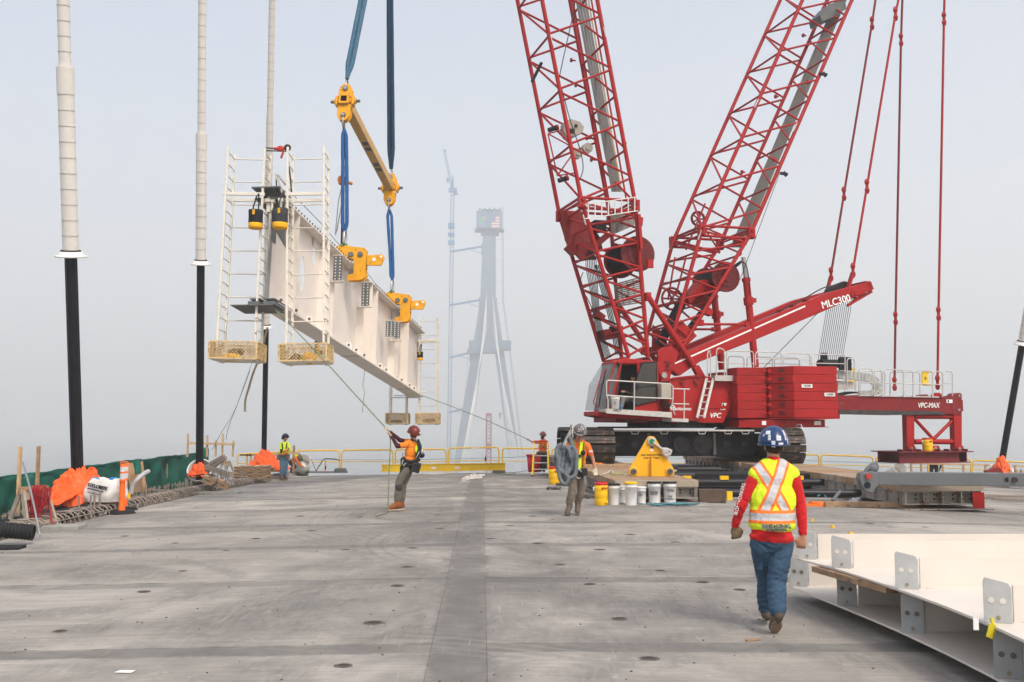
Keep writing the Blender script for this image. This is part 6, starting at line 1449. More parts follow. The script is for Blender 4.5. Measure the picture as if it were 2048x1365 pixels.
# ------------------------------------------------------------------ timber mats under the crawlers
MR = radians(3)
def mat_stack(x0w, x1w, y0, y1, label, ztop, nx=0):
    """local frame turned with the crawlers; origin at the near left corner"""
    o = T('crane_mat', label, 'crane mat', (x0w, y0, deckz(x0w, y0)), MR, 'timber decked steel mats under the crane tracks'); W_ = x1w - x0w; L_ = y1 - y0; zt = ztop - deckz(x0w, y0)
    return o, W_, L_, zt
def build_mat(o, W_, L_, zt, ribs, red_end=False):
    n = max(1, int(L_/.31)); 
    for k in range(n):
        y = (k+.5)*L_/n; jl, jr = R.uniform(-.03, .03), R.uniform(-.03, .03)
        brick('timber', (W_/2+(jl+jr)/2, y, zt-.07+R.uniform(-.004, .004)), (W_+jr-jl, L_/n-.012, .14), wood if R.random() < .72 else woodg, o)
    zs = zt - .145
    steelm = M('rusty_grey_steel', (.30, .275, .245), .6, .2, var=.2, scale=4, c2=(.17, .085, .045), amt=.42, s2=4)
    b = MB(); b.bb((0.02, .05, zs-.03), (W_-.02, L_-.05, zs)); obj('frame_top', b, steelm, o)
    b = MB(); b.bb((0.02, .02, .10), (W_-.02, L_-.05, .13)); b.bb((-.05, -.15, .0), (W_+.15, L_, .02)); obj('frame_base', b, steelm, o)
    b = MB(); b.bb((0.02, .22, .13), (W_-.02, .26, zs-.03)); b.bb((0.06, .05, .13), (.10, L_-.1, zs-.03)); b.bb((W_-.1, .05, .13), (W_-.06, L_-.1, zs-.03)); obj('frame_web', b, steelm, o)
    b = MB()
    for k in range(ribs+1):
        x = .05 + (W_-.1)*k/ribs; b.bb((x-.012, .03, .13), (x+.012, .215, zs-.03))
    obj('end_rib', b, steelm, o)
    for k in range(ribs*2):
        x = .05 + (W_-.1)*(k+.5)/(ribs*2)
        for z in (.21, zs-.09): b = MB(); b.tube((x, .212, z), (x, .219, z), .022, n=10); obj('bolt_hole', b, black, o)
    for k in range(int(L_/.62)):
        y = .3+k*.62; b = MB(); b.bb((-.0, y, .13), (.06, y+.03, zs-.03)); b.bb((W_-.06, y, .13), (W_, y+.03, zs-.03)); split('side_rib', b, steelm, o)
    if red_end: b = MB(); b.bb((W_-.24, .0, .02), (W_+.02, .018, zs-.03)); obj('end_plate', b, red, o)
    return zs
m1 = mat_stack(2.37, 4.32, 23.15, 43.5, 'left timber mat with the yellow triangular lifting plate and buckets at its near end', .50); build_mat(*m1, 4, False)
m2 = mat_stack(8.42, 10.18, 21.7, 43.0, 'right timber mat with ribbed rusty steel end and a red corner', .50); build_mat(*m2, 4, True)
mo1, mo2 = m1[0], m2[0]
def mtop(px, py, dz=0):
    d = ray(px, py); s = (.50+dz-CAMZ)/d.z; return V((0, 0, CAMZ)) + d*s
# raised timber at the crawler (second layer under the left crawler front)
b = MB(); b.box((0, 0, .045), (1.5, .3, .09)); o = obj('timber_block', b, wood, bev=.008); o.location = mtop(1205, 935); tag(o, 'loose timber block lying on the left mat in front of the track', 'timber')
# black pipes and struts between the mats
def pipe_between(x0, x1, py, Y, r, label, mat=black, rz=0, cap=True, z=None):
    p, q = at(x0, py, Y), at(x1, py+rz, Y); o = T('steel_pipe', label, 'pipe', p, 0, 'long pipes lying between the crane mats'); b = MB(); b.tube((0, 0, 0), q-p, r, n=20); obj('pipe_body', b, mat, o)
    if cap: b = MB(); d = (q-p).normalized(); b.tube(q-p, q-p+d*.06, r*.7, n=14); b.tube(q-p+d*.06, q-p+d*.3, r*.3, n=10); obj('pipe_tip', b, mat, o)
pblk = M('black_pipe_coating', (.014, .015, .018), .38, var=.2)
pipe_between(1355, 1440, 940, 35, .15, 'highest black pipe in the row between the mats', pblk); pipe_between(1345, 1720, 952, 29.5, .13, 'second black pipe in the row between the mats', pblk); pipe_between(1372, 1770, 965, 26.5, .09, 'slim black pipe beside yellow pads', pblk)
pipe_between(1390, 1788, 986, 24.2, .10, 'nearest long black pipe ending left of the ribbed mat end', pblk, 2)
b = MB()
for k in range(9): b.bb((k*.98, 0, 0), (k*.98+.22, .12, .10))
o = obj('yellow_pads', b, ycool, kind='stuff'); o.location = at(1366, 960, 26.4); o['label'] = 'row of small yellow pads between the pipes'
b = MB(); b.box((0, 0, .16), (.62, .22, .30)); o = obj('timber_block', b, woodd, bev=.012); o.location = G(1424, 1006); tag(o, 'dark squared timber block right of the left mat end', 'timber')
b = MB(); b.box((0, 0, 0), (.12, .08, .2)); o = obj('yellow_wedge', b, ycool); o.location = at(1459, 992, 23); tag(o, 'small yellow wedge beside the dark timber block', 'wedge')
b = MB(); b.bb((0, 0, 0), (4.1, .1, .5)); b.bb((.0, -.04, .12), (4.1, -.001, .16)); o = obj('black_tank', b, black, bev=.02); p = at(1392, 1000, 27.5); o.location = (p.x, 27.5, deckz(p.x, 27.5)); tag(o, 'long black steel box lying behind the pipes', 'steel box')
b = MB(); b.bb((0, 0, 0), (3.4, .3, .42)); b.bb((.3, -.08, .3), (3.2, 0, .36)); o = obj('red_steel_box', b, redd, bev=.02); p = at(1560, 985, 30); o.location = (p.x, 30, deckz(p.x, 30)); tag(o, 'dark red steel beam lying between the mats behind the foreground worker', 'steel beam')
b = MB(); b.bb((0, 0, 0), (1.1, .05, .8)); o = obj('pale_board', b, M('pale_blue_board', (.45, .48, .5), .7)); p = at(1392, 960, 41); o.location = (p.x, 41, deckz(p.x, 41)); tag(o, 'pale upright board seen under the crane beside the ladder', 'board')
pipe_between(1250, 1390, 934, 41, .12, 'pale grey pipe lying under the crane', M('pale_grey_pipe', (.35, .36, .37), .4), 0, False)
# yellow access ladder seen under the crane
b = MB(); p = at(1404, 948, 42); 
for x in (0, .34): b.tube((x, 0, 0), (x, 0, 1.0), .02, n=6)
for k in range(3): b.tube((0, 0, .25+k*.3), (.34, 0, .25+k*.3), .016, n=6)
o = obj('access_ladder', b, yrail); o.location = p; tag(o, 'yellow access ladder hoop seen in the gap under the crane', 'ladder')
# ------------------------------------------------------------------ yellow triangular lifting plate
c = mtop(1302, 953); c.z = .50
tr = T('lifting_plate', 'yellow triangular lifting plate with a grey shackle standing on the left mat', 'lifting plate', c, radians(2))
tY = c.y
def tl(px, py): p = at(px, py, tY) - c; return V((p.x, 0, p.z))
L0, L1 = tl(1266, 944), tl(1339, 944); zb = 0.0; ap = tl(1302, 883)
r1, r2 = tl(1275, 944).x - tl(1264, 944).x, .17
def arc(cn, r, a0, a1, n=10): return [V((cn.x+cos(a)*r, -.05, cn.z+sin(a)*r)) for a in [lerp(V((a0, 0, 0)), V((a1, 0, 0)), k/n).x for k in range(n+1)]]
rl2 = .12; c0, c1_ = V((L0.x, 0, rl2)), V((L1.x, 0, rl2))
ap = V((ap.x, 0, ap.z)); poly = arc(c0, rl2, pi*1.5, pi*.86) + arc(ap, .13, pi*.86, pi*.14) + arc(c1_, rl2, pi*.14, -pi*.5)
b = MB(); b.prism(poly, (0, .07, 0)); obj('plate', b, yelp, tr, bev=.008)
for cn in (c0, c1_):
    b = MB(); b.lathe([(.07, -.0), (.115, 0), (.115, .03), (.07, .03), (.07, 0)], 26, (cn.x, -.05, cn.z), Matrix.Rotation(pi/2, 3, 'X'), cap=False); obj('eye_ring', b, yelp, tr)
    b = MB(); b.lathe([(.045, .0), (.075, 0), (.078, .04), (.045, .04)], 20, (cn.x, -.055, cn.z), Matrix.Rotation(pi/2, 3, 'X'), cap=False); b.tube((cn.x, -.052, cn.z), (cn.x, -.05, cn.z), .046, n=16); obj('eye_bush', b, [dgrey], tr)
b = MB(); b.bb((-.02, -.17, 0), (.02, -.05, .44)); obj('rib', b, yelp, tr, bev=.008)
shg = M('shackle_grey', (.46, .45, .43), .55, var=.12)
b = MB(); q0 = ap + V((0, -.09, 0)); q1 = tl(1327, 901) + V((0, -.12, 0)); b.beam(lerp(q0, q1, .1), q1, .05, .10, V((0, 1, 0))); b.lathe([(.05, 0), (.105, 0), (.105, .05), (.05, .05)], 24, q0 + V((0, .03, 0)), Matrix.Rotation(pi/2, 3, 'X')); 
dd_ = (q1-q0).normalized(); b.path([q1 - dd_*.05, q1 + dd_*.05 + V((.03, 0, .05)), q1+dd_*.13+V((.06, 0, .06)), q1 + dd_*.16 + V((.0, 0, -.0)), q1 + dd_*.12 + V((-.06, 0, -.07)), q1 - V((.03, 0, .05))], .045, 8); b.ell(q1+dd_*.03, (.10, .05, .09)); obj('shackle', b, shg, tr, bev=.01)
b = MB(); b.tube(q0 + V((0, -.05, 0)), q0 + V((0, -.0, 0)), .06, n=20); obj('shackle_pin', b, M('green_pin2', (.02, .20, .07), .5), tr)
text('lettering', 'ASC INDUSTRIES', .070, tl(1302, 910.5)+V((.0, -.052, 0)), XD, ZD, letterk, tr, bold=.003); text('lettering', 'CAP 82 TON', .070, tl(1302, 916.5)+V((.0, -.052, 0)), XD, ZD, letterk, tr, bold=.003)
b = MB(); b.lathe([(0, 0), (.045, 0), (.045, .002), (0, .002)], 20, tl(1303, 895)+V((0, -.05, 0)), Matrix.Diagonal((1, 1, .7)) @ Matrix.Rotation(pi/2, 3, 'X')); obj('round_sticker', b, M('blue_sticker', (.03, .12, .4), .5), tr); b = MB(); b.box(tl(1303, 900.5)+V((0, -.052, 0)), (.08, .003, .05)); obj('label_sticker', b, letter, tr)
# loose things on the left mat
otag = M('orange_chain_hoist', (.66, .18, .02), .5)
b = MB()
for k in range(9): b.ell((R.uniform(-.2, .2), R.uniform(-.15, .15), R.uniform(.03, .1)), (.07, .05, .045), None, 8, 5)
b.cur = 1
for k in range(22): b.ell((R.uniform(.1, .6), R.uniform(-.15, .15), .03), (.035, .02, .02), Matrix.Rotation(R.uniform(0, 3), 3, 'Z'), 6, 4)
o = obj('chain_heap', b, [otag, dgrey]); o.location = mtop(1204, 934); tag(o, 'small heap of orange hooks and chain on the left mat', 'chain')
hang('webbing_sling', 'cream lifting strap lying loose on the left mat', 'strap', [mtop(1200, 950, .02), mtop(1215, 946, .02), mtop(1222, 941, .06), mtop(1232, 949, .02), mtop(1256, 949, .02)], .015, M('cream_strap', (.62, .58, .5), .8))
b = MB(); b.box((0, 0, .03), (.34, .16, .045)); b.box((-.02, 0, .06), (.24, .14, .03)); o = obj('folded_strap', b, M('olive_strap', (.34, .32, .16), .8), bev=.012); o.location = mtop(1234, 951); tag(o, 'folded olive strap beside the triangular plate', 'strap')
# ------------------------------------------------------------------ pails and coolers
def pail(px, py, w_px, h_px, label, lid, cat='bucket', Yoff=0):
    c = G(px, py); Y = c.y; s = Y/F; r = w_px*s/2; h = h_px*s
    o = T('plastic_pail', label, cat, c, R.uniform(-.5, .5), 'white pails in front of the left mat')
    b = MB(); b.lathe([(0, 0), (r*.86, 0), (r*.88, .01), (r*.95, h*.78), (r*1.0, h*.785), (r*1.0, h*.80), (r*.955, h*.805), (r*.96, h*.85), (r*1.0, h*.855), (r*1.0, h*.87), (r*.965, h*.875), (r*.97, h*.93), (r*.9, h*.93)], 32, cap=False); obj('pail_body', b, bucketw, o)
    b = MB(); b.lathe([(r*1.0, h*.91), (r*1.05, h*.915), (r*1.05, h*.985), (r*.98, h), (r*.9, h), (r*.88, h*.985), (0, h*.985)], 32, cap=False); obj('lid', b, lid, o)
    b = MB(); b.path([V((cos(a)*r*1.02, -abs(sin(a))*r*.55-r*.45, h*.80-abs(sin(a))*h*.26)) for a in [pi*k/12 for k in range(13)]], .004, 5); obj('wire_handle', b, steel, o)
    return o, r, h
lidk = M('black_lid', (.015, .015, .018), .45); lidw = M('white_lid', (.8, .8, .78), .45)
def marks(o, r, h, rows, ang=0):
    for txt, z, s in rows: text('print', txt, s, (0, -r*.97, h*z), XD, ZD, letterk, o, ext=.006)
o, r, h = pail(1228, 1010, 24, 42, 'white pail with a dark rim, first of the row', lidk)
o, r, h = pail(1244.5, 1007, 20, 35, 'white pail half hidden behind the yellow lidded pail', lidw)
o, r, h = pail(1262, 1011, 26, 46, 'white pail with a yellow lid', ycool)
o, r, h = pail(1283, 1007.5, 19, 33, 'smaller open white pail with printed level marks', lidw)
marks(o, r, h, [('===', .5, .06), ('==', .62, .05)])
o, r, h = pail(1309, 1007, 26, 43, 'white pail with a black lid and a black printed block', lidk); marks(o, r, h, [('WATER', .52, .055), ('BOLTS', .43, .055)])
o, r, h = pail(1340, 1007, 26, 43, 'rightmost white pail with a black lid and handwriting', lidk); marks(o, r, h, [('TOTAL', .6, .06), ('NUT', .33, .05), ('WASHERS', .22, .05)])
def cooler(px, py, w_px, h_px, label, Y=None, c=None):
    c = c or G(px, py); s = c.y/F; r = w_px*s/2; h = h_px*s; o = T('water_cooler', label, 'water cooler', c, 0, 'yellow water coolers with red lids')
    b = MB(); b.lathe([(0, 0), (r*.9, 0), (r*.95, .01), (r*.98, h*.28), (r*.96, h*.3), (r*1.0, h*.32), (r*1.0, h*.6), (r*.97, h*.62), (r*1.0, h*.64), (r*1.0, h*.86), (0, h*.86)], 32, cap=False); obj('cooler_body', b, ycool, o)
    b = MB(); b.lathe([(r*.99, h*.86), (r*1.02, h*.865), (r*.99, h*.93), (r*.9, h*.99), (r*.85, h*.96), (0, h*.96)], 32, cap=False); obj('lid', b, redlid, o)
    b = MB(); b.path([V((-r*.98, -r*.2, h*.78)), V((-r*1.22, -r*.35, h*.76)), V((-r*1.2, -r*.35, h*.66)), V((-r*.96, -r*.2, h*.64))], .014, 6); obj('side_handle', b, bucketw, o)
    b = MB(); b.tube((r*.7, -r*.75, h*.14), (r*.8, -r*.95, h*.13), .02, n=10); b.ell((r*.8, -r*.95, h*.14), .028); obj('spigot', b, ycool, o)
    text('print', 'Igloo', r*.55, (r*.45, -r*.93, h*.76), V((1, .45, 0)), ZD, redlid, o, ext=.006)
    return o
cooler(1202.5, 1011, 26, 46, 'yellow water cooler with red lid, first in the row of pails'); cooler(1109, 969.5, 23, 36, 'yellow water cooler left of the walking worker')
cp = CO + RZ @ LP(1855.5, 903, NB - .45); cooler(0, 0, 20, 27, 'yellow water cooler standing on the hanging red foot frame', c=cp)
# ropes and rigging on the deck
def tangle(name, label, c, rx, ry, n, r, mat, h=.05, cat='rope'):
    b = MB()
    for k in range(n):
        x0, y0 = R.uniform(-rx*.5, rx*.5), R.uniform(-ry*.4, ry*.4); a0 = R.uniform(0, 6); pts = []
        for j in range(18):
            a = a0 + j*.55; pts.append(V((x0+cos(a)*rx*.45*(1+.3*sin(j*1.3+k)), y0+sin(a)*ry*.45*(1+.3*cos(j*.9+k)), r+h*abs(sin(j*.8+k)))))
        b.path(pts, r, 5)
    o = obj(name, b, mat); o.location = c; return tag(o, label, cat)
tangle('blue_rope', 'tangle of thin teal rope lying in front of the white pails', G(1335, 1012), .8, .25, 7, .009, ropeblue)
tangle('shackle_heap', 'heap of rusty rigging shackles left of the walking worker feet', G(1107, 980), .25, .2, 4, .025, dgrey, .05, 'shackles')
tangle('rigging_cable', 'coiled rusty rigging cable on the deck behind the walking worker', G(1128, 972), .3, .3, 6, .02, M('brown_cable', (.12, .10, .085), .7), .06, 'cable'); tangle('rigging_cable', 'loose rigging cable and shackle right of the walking worker feet', G(1172, 996), .4, .5, 4, .022, M('brown_cable', (.12, .10, .085)), .05, 'cable')
hang('green_rope', 'thin green rope snaking from the red bin along the deck', 'rope', [at(1066, 940, 42.4), at(1040, 944, 42.4), at(1015, 946, 42), at(990, 947, 41.8), at(1015, 949, 41), at(1030, 947.5, 41.5)], .014, ropeg)
# red bin and stepladder
c = G(1068, 944.5); c = at(1068, 944.5, 40.5); b = MB(); r = .30; o = T('red_bin', 'red plastic bin standing at the foot of the rope handler', 'bin', c)
b.lathe([(0, 0), (r*.78, 0), (r*.98, .66), (r*.92, .66), (r*.75, .05), (0, .05)], 28, cap=False); obj('bin_body', b, M('bin_red', (.55, .012, .04), .45), o); b = MB(); b.lathe([(r*.96, .64), (r*1.08, .65), (r*1.08, .70), (r*.96, .70)], 28, cap=False); obj('rim', b, M('bin_red', (.55, .012, .04)), o)
sl_ = T('stepladder', 'yellow fibreglass stepladder with a red top beside the left mat', 'stepladder', at(1080, 951, 37.5))
def s_(px, py, Y): return at(px, py, Y) - sl_.location
for a_, c_ in (((1068.5, 883), (1064.5, 951)), ((1095, 883), (1097, 949))):
    b = MB(); b.beam(s_(*c_, 37.0), s_(*a_, 37.5), .05, .03); obj('side_rail', b, yrail, sl_); b = MB(); b.beam(s_(c_[0]+3, c_[1]-3, 38.3), s_(*a_, 37.55), .03, .03); obj('rear_rail', b, yrail, sl_)
    b = MB(); b.box(s_(c_[0], c_[1]+1, 37), (.07, .05, .06)); obj('foot', b, rubber, sl_)
for i, y in enumerate((898, 912, 926, 939)): b = MB(); f_ = (y-883)/66; b.beam(s_(1068.5-4*f_, y, 37.5-.5*f_), s_(1095+2*f_, y, 37.5-.5*f_), .07, .03); obj('step', b, redlid if i == 0 else galv, sl_)
b = MB(); b.beam(s_(1067, 883, 37.5), s_(1096, 883, 37.5), .1, .05); obj('top_cap', b, redlid, sl_)
# ------------------------------------------------------------------ grey strut lying on the right mat
gs0, gs1 = at(1755, 957, 21.7), at(2110, 960, 20.9)
gb = T('grey_strut', 'long grey painted steel strut with a lug end lying across the right mat', 'steel strut', gs0)
gm_ = M('grey_strut_paint', (.14, .15, .16), .5, var=.08, scale=2, c2=(.12, .09, .07), amt=.2, s2=4)
d = gs1-gs0; b = MB(); b.beam((0, 0, 0), d, .27, .27); obj('box_body', b, gm_, gb, bev=.012)
b = MB()
for yy in (-.13, .06): b.prism([V((-.36, yy, -.20)), V((-.30, yy, -.27)), V((-.16, yy, -.30)), V((-.02, yy, -.12)), V((-.0, yy, .12)), V((-.16, yy, .16)), V((-.40, yy, .12)), V((-.43, yy, .0))], (0, .07, 0))
obj('clevis', b, gm_, gb, bev=.02); b = MB(); b.path([V((-.28, 0, .08)), V((-.22, 0, .2)), V((-.1, 0, .3)), V((-.02, 0, .33)), V((.0, 0, .26)), V((-.06, 0, .18))], .045, 8); b.ell((-.08, 0, .22), (.12, .06, .1)); obj('hook_lug', b, gm_, gb)
b = MB(); b.tube((-.25, -.19, .05), (-.25, .16, .05), .065, n=16); obj('red_pin', b, M('pin_red', (.4, .05, .04), .5), gb); b = MB(); b.tube((-.27, -.15, -.14), (-.27, -.135, -.14), .07, n=16); b.tube(d*.72+V((0, -.145, 0)), d*.72+V((0, -.135, 0)), .05, n=14); obj('hole', b, black, gb)
b = MB(); q = d*.76; b.tube(q+V((0, -.18, 0)), q+V((0, -.13, 0)), .055, n=8); obj('bolt', b, trackm, gb); b = MB(); q = d*.70; b.box(q, (.012, .285, .285)); obj('seam', b, dgrey, gb)
b = MB(); b.beam((0, 0, 0), (.35, .05, .0), .1, .14); b.beam((.1, .2, .05), (.6, .2, .05), .1, .16); o = obj('timber_packer', b, wood); o.location = mtop(1790, 966) + V((.4, .8, .03)); tag(o, 'timber packing under the grey strut', 'timber')
# orange folded sling and rubbish on the deck near the right mat
def heap(name, label, c, r3, mat, seed, cat, amp=.35): 
    b = MB(); b.ell((0, 0, 0), r3, None, 44, 24); vs = []
    for v in b.v: q = V(v)/max(r3)*2.4+V((seed, 0, 0)); vs.append(tuple(V(v)*(1+amp*mnoise.noise(q)+amp*.7*abs(mnoise.noise(q*2.3))) ))
    b.v = [(x, y, max(z, -.01)) for x, y, z in vs]; o = obj(name, b, mat); o.location = c; return tag(o, label, cat)
heap('orange_webbing', 'heap of folded orange webbing on the deck right of the foreground worker', G(1640, 1012), (.34, .22, .09), M('orange_webbing', (.80, .16, .02), .7, var=.25, scale=20, bump=.5, bs=60), 3, 'webbing')
heap('plastic_bag', 'white and blue plastic bag beneath the black pipe', G(1712, 1003), (.16, .14, .12), M('white_bag', (.62, .64, .66), .4, c2=(.05, .15, .45), amt=.3, s2=6), 6, 'bag')
b = MB(); b.box((0, 0, .03), (.9, .3, .04)); b.box((.1, .1, .07), (.7, .2, .03)); o = obj('scrap_board', b, wood); o.location = G(1672, 1012); o.rotation_euler = (0, 0, -.2); tag(o, 'brown scrap board under the orange webbing', 'board')
b = MB(); b.box((0, 0, .06), (2.0, .16, .12)); o = obj('packing_timber', b, wood, bev=.01); o.location = G(1745, 1016) + V((0, .1, 0)); o.rotation_euler = (0, 0, -.03); tag(o, 'long packing timber lying left of the ribbed mat end', 'timber')
b = MB(); b.tube((0, 0, .05), (.25, .2, .25), .04, n=12); o = obj('grey_tube', b, gm_); o.location = G(1665, 1006); tag(o, 'short grey tube leaning against the pipes', 'tube')
hang('teal_strap', 'teal strap loop lying on the orange webbing', 'strap', [G(1636, 1003)+V((0, 0, .12)), G(1645, 1000)+V((0, 0, .14)), G(1652, 1003)+V((0, 0, .1))], .02, ropeblue)
b = MB(); b.box((0, 0, .045), (.06, .05, .09)); ym = b.mesh('yellow_cap', ycool)
for px, py, l in ((1625, 1043, 'small yellow and black marker cap on the deck, farthest'), (1665, 1056, 'small yellow marker cap on the deck, middle one'), (1702, 1070, 'small yellow marker cap on the deck, nearest to the white panels')):
    o = obj('yellow_marker', ym, None); o.location = G(px, py); o.rotation_euler = (0, 0, R.uniform(0, 2)); o.scale = (1, 1, .5); tag(o, l, 'marker cap', 'yellow marker caps')
# rebar mesh lying at the right edge
b = MB()
for k in range(26):
    p = G(1990+R.uniform(-4, 10), 985+k*1.4) ; b.path([V((0, k*.07, .03+R.uniform(0, .05))), V((1.6, k*.06-.4, .04+R.uniform(0, .05))), V((3.6, k*.05-1.1, .03))], .011, 4)
o = obj('rebar_bundle', b, rebar); o.location = G(1992, 1003); o['kind'] = 'stuff'; o['label'] = 'fan of loose reinforcing bars at the right edge'
rc2 = T('rebar_cage', 'cage of bent reinforcing hoops along the right edge of the deck', 'rebar cage', V((bx(19.0, 36), 36, deckz(bx(19.0, 36), 36))))
for k in range(90):
    Yv = 31+k*.15; o = obj('hoop', hp_me, None, rc2); x = bx(19.2, Yv); o.location = V((x, Yv, deckz(x, Yv)+.05)) - rc2.location; o.rotation_euler = (R.uniform(-.1, .1), 0, pi)
for px in (2022, 2034, 2044):
    b = MB(); b.beam((0, 0, 0), (0, 0, .5), .08, .08); o = obj('timber_stub', b, woodg); o.location = at(px, 968, 36); tag(o, {2022: 'leftmost', 2034: 'middle', 2044: 'rightmost'}[px] + ' short timber stub beside the rebar at the right edge', 'stub', 'timber stubs at the right edge')
# ------------------------------------------------------------------ ribbed cream floor panels in the foreground
def tray(z0, e_pts, label, far_y, name='floor_panel'):
    """web sheet whose left edge runs through e_pts (x, y); stiffeners run to the right with drilled grey ends"""
    o = T(name, label, 'steel floor panel', (e_pts[0][0], e_pts[0][1], z0), 0, 'stacked cream steel floor panels'); O = V((e_pts[0][0], e_pts[0][1], 0))
    def ex(y):
        for (x0, y0), (x1, y1) in zip(e_pts, e_pts[1:]):
            if y0 >= y >= y1: return lerp(V((x0, 0, 0)), V((x1, 0, 0)), (y0-y)/(y0-y1)).x
        return e_pts[-1][0]
    ys = [e_pts[0][1] - (e_pts[0][1]-e_pts[-1][1])*k/40 for k in range(41)]; XR = 7.2
    sm_ = lambda y: ex(y)
    b = MB(); top = [V((sm_(y), y, 0))-O for y in ys] + [V((XR, ys[-1], 0))-O, V((XR, ys[0], 0))-O]; b.prism([p - V((0, 0, .018)) for p in top], (0, 0, .018)); obj('sheet', b, creamf, o)
    return o, ex, O, XR
tabg = M('tab_grey_primer', (.42, .43, .43), .6, var=.12, scale=5, c2=(.55, .54, .5), amt=.3, s2=6)
def panel_ribs(o, ex, O, XR, ribs, H_):
    for y, lean in ribs:
        x0 = ex(y); p = V((x0, y, 0)) - O; W_ = XR - x0; tw = .165
        b = MB(); b.bb((p.x+tw+.02, p.y, 0), (p.x+W_, p.y+.014, H_)); obj('rib', b, creamf, o); b = MB(); b.path([V((p.x+k_*.12, p.y-.004, .002+R.uniform(0, .003))) for k_ in range(2, 30)], .006, 5); obj('weld_bead', b, creamf, o)
        b = MB(); dxy = V((.165, -.05, 0))
        ch_ = .035
        P_ = [V((0, 0, .0)), V((1, 0, 0)), V((1, 0, H_-ch_*.3)), V((.9, 0, H_+.02)), V((0.06, 0, H_+.055)), V((0, 0, H_+.03))]
        pts = [p + V((-.015, .0, 0)) + dxy*q.x*1.0 + V((0, 0, q.z)) for q in P_]; b.prism(pts, (.006, .012, 0)); t_o = obj('tab_plate', b, tabg, o, bev=.003)
        for u, z in ((.27, .62), (.68, .60)):
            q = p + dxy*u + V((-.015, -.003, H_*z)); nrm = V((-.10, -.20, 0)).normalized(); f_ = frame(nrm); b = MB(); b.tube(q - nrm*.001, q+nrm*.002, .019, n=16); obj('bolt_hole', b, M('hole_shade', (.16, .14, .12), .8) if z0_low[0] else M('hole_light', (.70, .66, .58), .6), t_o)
        q = p + dxy*.5 + V((-.015, -.004, .035)); b = MB(); b.tube(q, q + nrm*.003, .014, n=12); obj('notch', b, M('notch_brown', (.30, .24, .17), .7), t_o)
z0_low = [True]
e_low = [(2.85, 10.5), (2.93, 9.9), (2.995, 9.36), (3.07, 8.7), (3.12, 8.16), (3.16, 7.4), (3.17, 6.71), (3.12, 5.8), (3.0, 4.4)]
t1 = tray(.13, e_low, 'lower cream steel floor panel, resting just above the deck in the right foreground', 10.4)
panel_ribs(*t1, [(10.42, 0), (9.34, 0), (8.14, 0), (6.7, 0), (5.4, 0)], .25)
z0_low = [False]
e_up = [(2.77, 9.95), (2.86, 9.6), (2.93, 9.27), (3.01, 8.7), (3.067, 8.12), (3.12, 7.4), (3.13, 6.74), (3.10, 6.06), (3.0, 5.2), (2.9, 4.3)]
t2 = tray(.48, e_up, 'upper cream steel floor panel stacked on top of the lower one', 9.9)
panel_ribs(*t2, [(9.86, 0), (9.26, 0), (8.1, 0), (6.73, 0), (5.3, 0)], .24)
for y in (5.2, 6.6, 8.0, 9.3): b = MB(); b.bb((3.6, y, 0.0), (7.0, y+.12, .112)); o = obj('timber_bearer', b, wood); tag(o, 'timber bearer hidden under the stacked floor panels', 'timber'); o['label'] = 'hidden timber bearer under the floor panels, %s from the camera' % {5.2: 'nearest', 6.6: 'second', 8.0: 'third', 9.3: 'farthest'}[y]
b = MB(); pa, pb = at(1622, 1127, 9.55), at(1770, 1166, 8.35); pa.z = .43; pb.z = .43; b.beam((0, 0, 0), pb-pa, .12, .05); o = obj('timber_packer', b, wood); o.location = pa + V((.06, 0, 0)); tag(o, 'brown timber strip wedged between the two floor panels', 'timber')
b = MB(); b.path([V((0, 0, 0)), V((.01, -.01, -.05)), V((-.01, -.02, -.13))], .012, 5); b.box((-.01, -.02, -.08), (.05, .006, .09), Matrix.Rotation(.3, 3, 'Y')); o = obj('yellow_tape_tag', b, M('tape_yellow', (.6, .5, .02), .6)); o.location = at(1982, 1236, 6.62); tag(o, 'small yellow tape tag tied to the nearest upper drilled tab', 'tag')
b = MB(); b.box((0, 0, 0), (.035, .004, .08)); o = obj('paper_tag', b, letter); o.location = at(1952, 1248, 6.6); tag(o, 'small white paper tag hanging at the panel edge', 'tag')
# litter on the deck
b = MB(); b.box((0, 0, .008), (.13, .03, .012)); o = obj('wood_chip', b, wood); o.location = G(1506, 1282); o.rotation_euler = (0, 0, .3); tag(o, 'small wood chip on the deck in front of the worker', 'wood chip')
b = MB(); b.add([(-.07, -.03, .006), (.06, -.04, .006), (.07, .02, .01), (-.05, .04, .006)], [(0, 1, 2, 3)]); o = obj('paper_scrap', b, letter, solid=.002); o.location = G(250, 1345); tag(o, 'scrap of white paper on the deck at lower left', 'paper')
b = MB()
for k in range(900):
    Yv = 5 + 36*R.random()**1.6; u = R.uniform(-7.4, 14 if Yv > 12 else 3); x = bx(u, Yv)
    if 2.2 < x < 11 and 21 < Yv: continue
    if x > 2.8 and Yv < 10.6: continue
    s = R.uniform(.002, .008)*(1+Yv*.03); a = R.uniform(0, 3); z = deckz(x, Yv)
    b.box((x, Yv, z+s*.4), (s*R.uniform(1, 2.2), s, s*.8), a)
o = obj('grit', b, M('grit_dark', (.10, .085, .07), .9), kind='stuff'); o['label'] = 'scattered grit and debris on the deck'
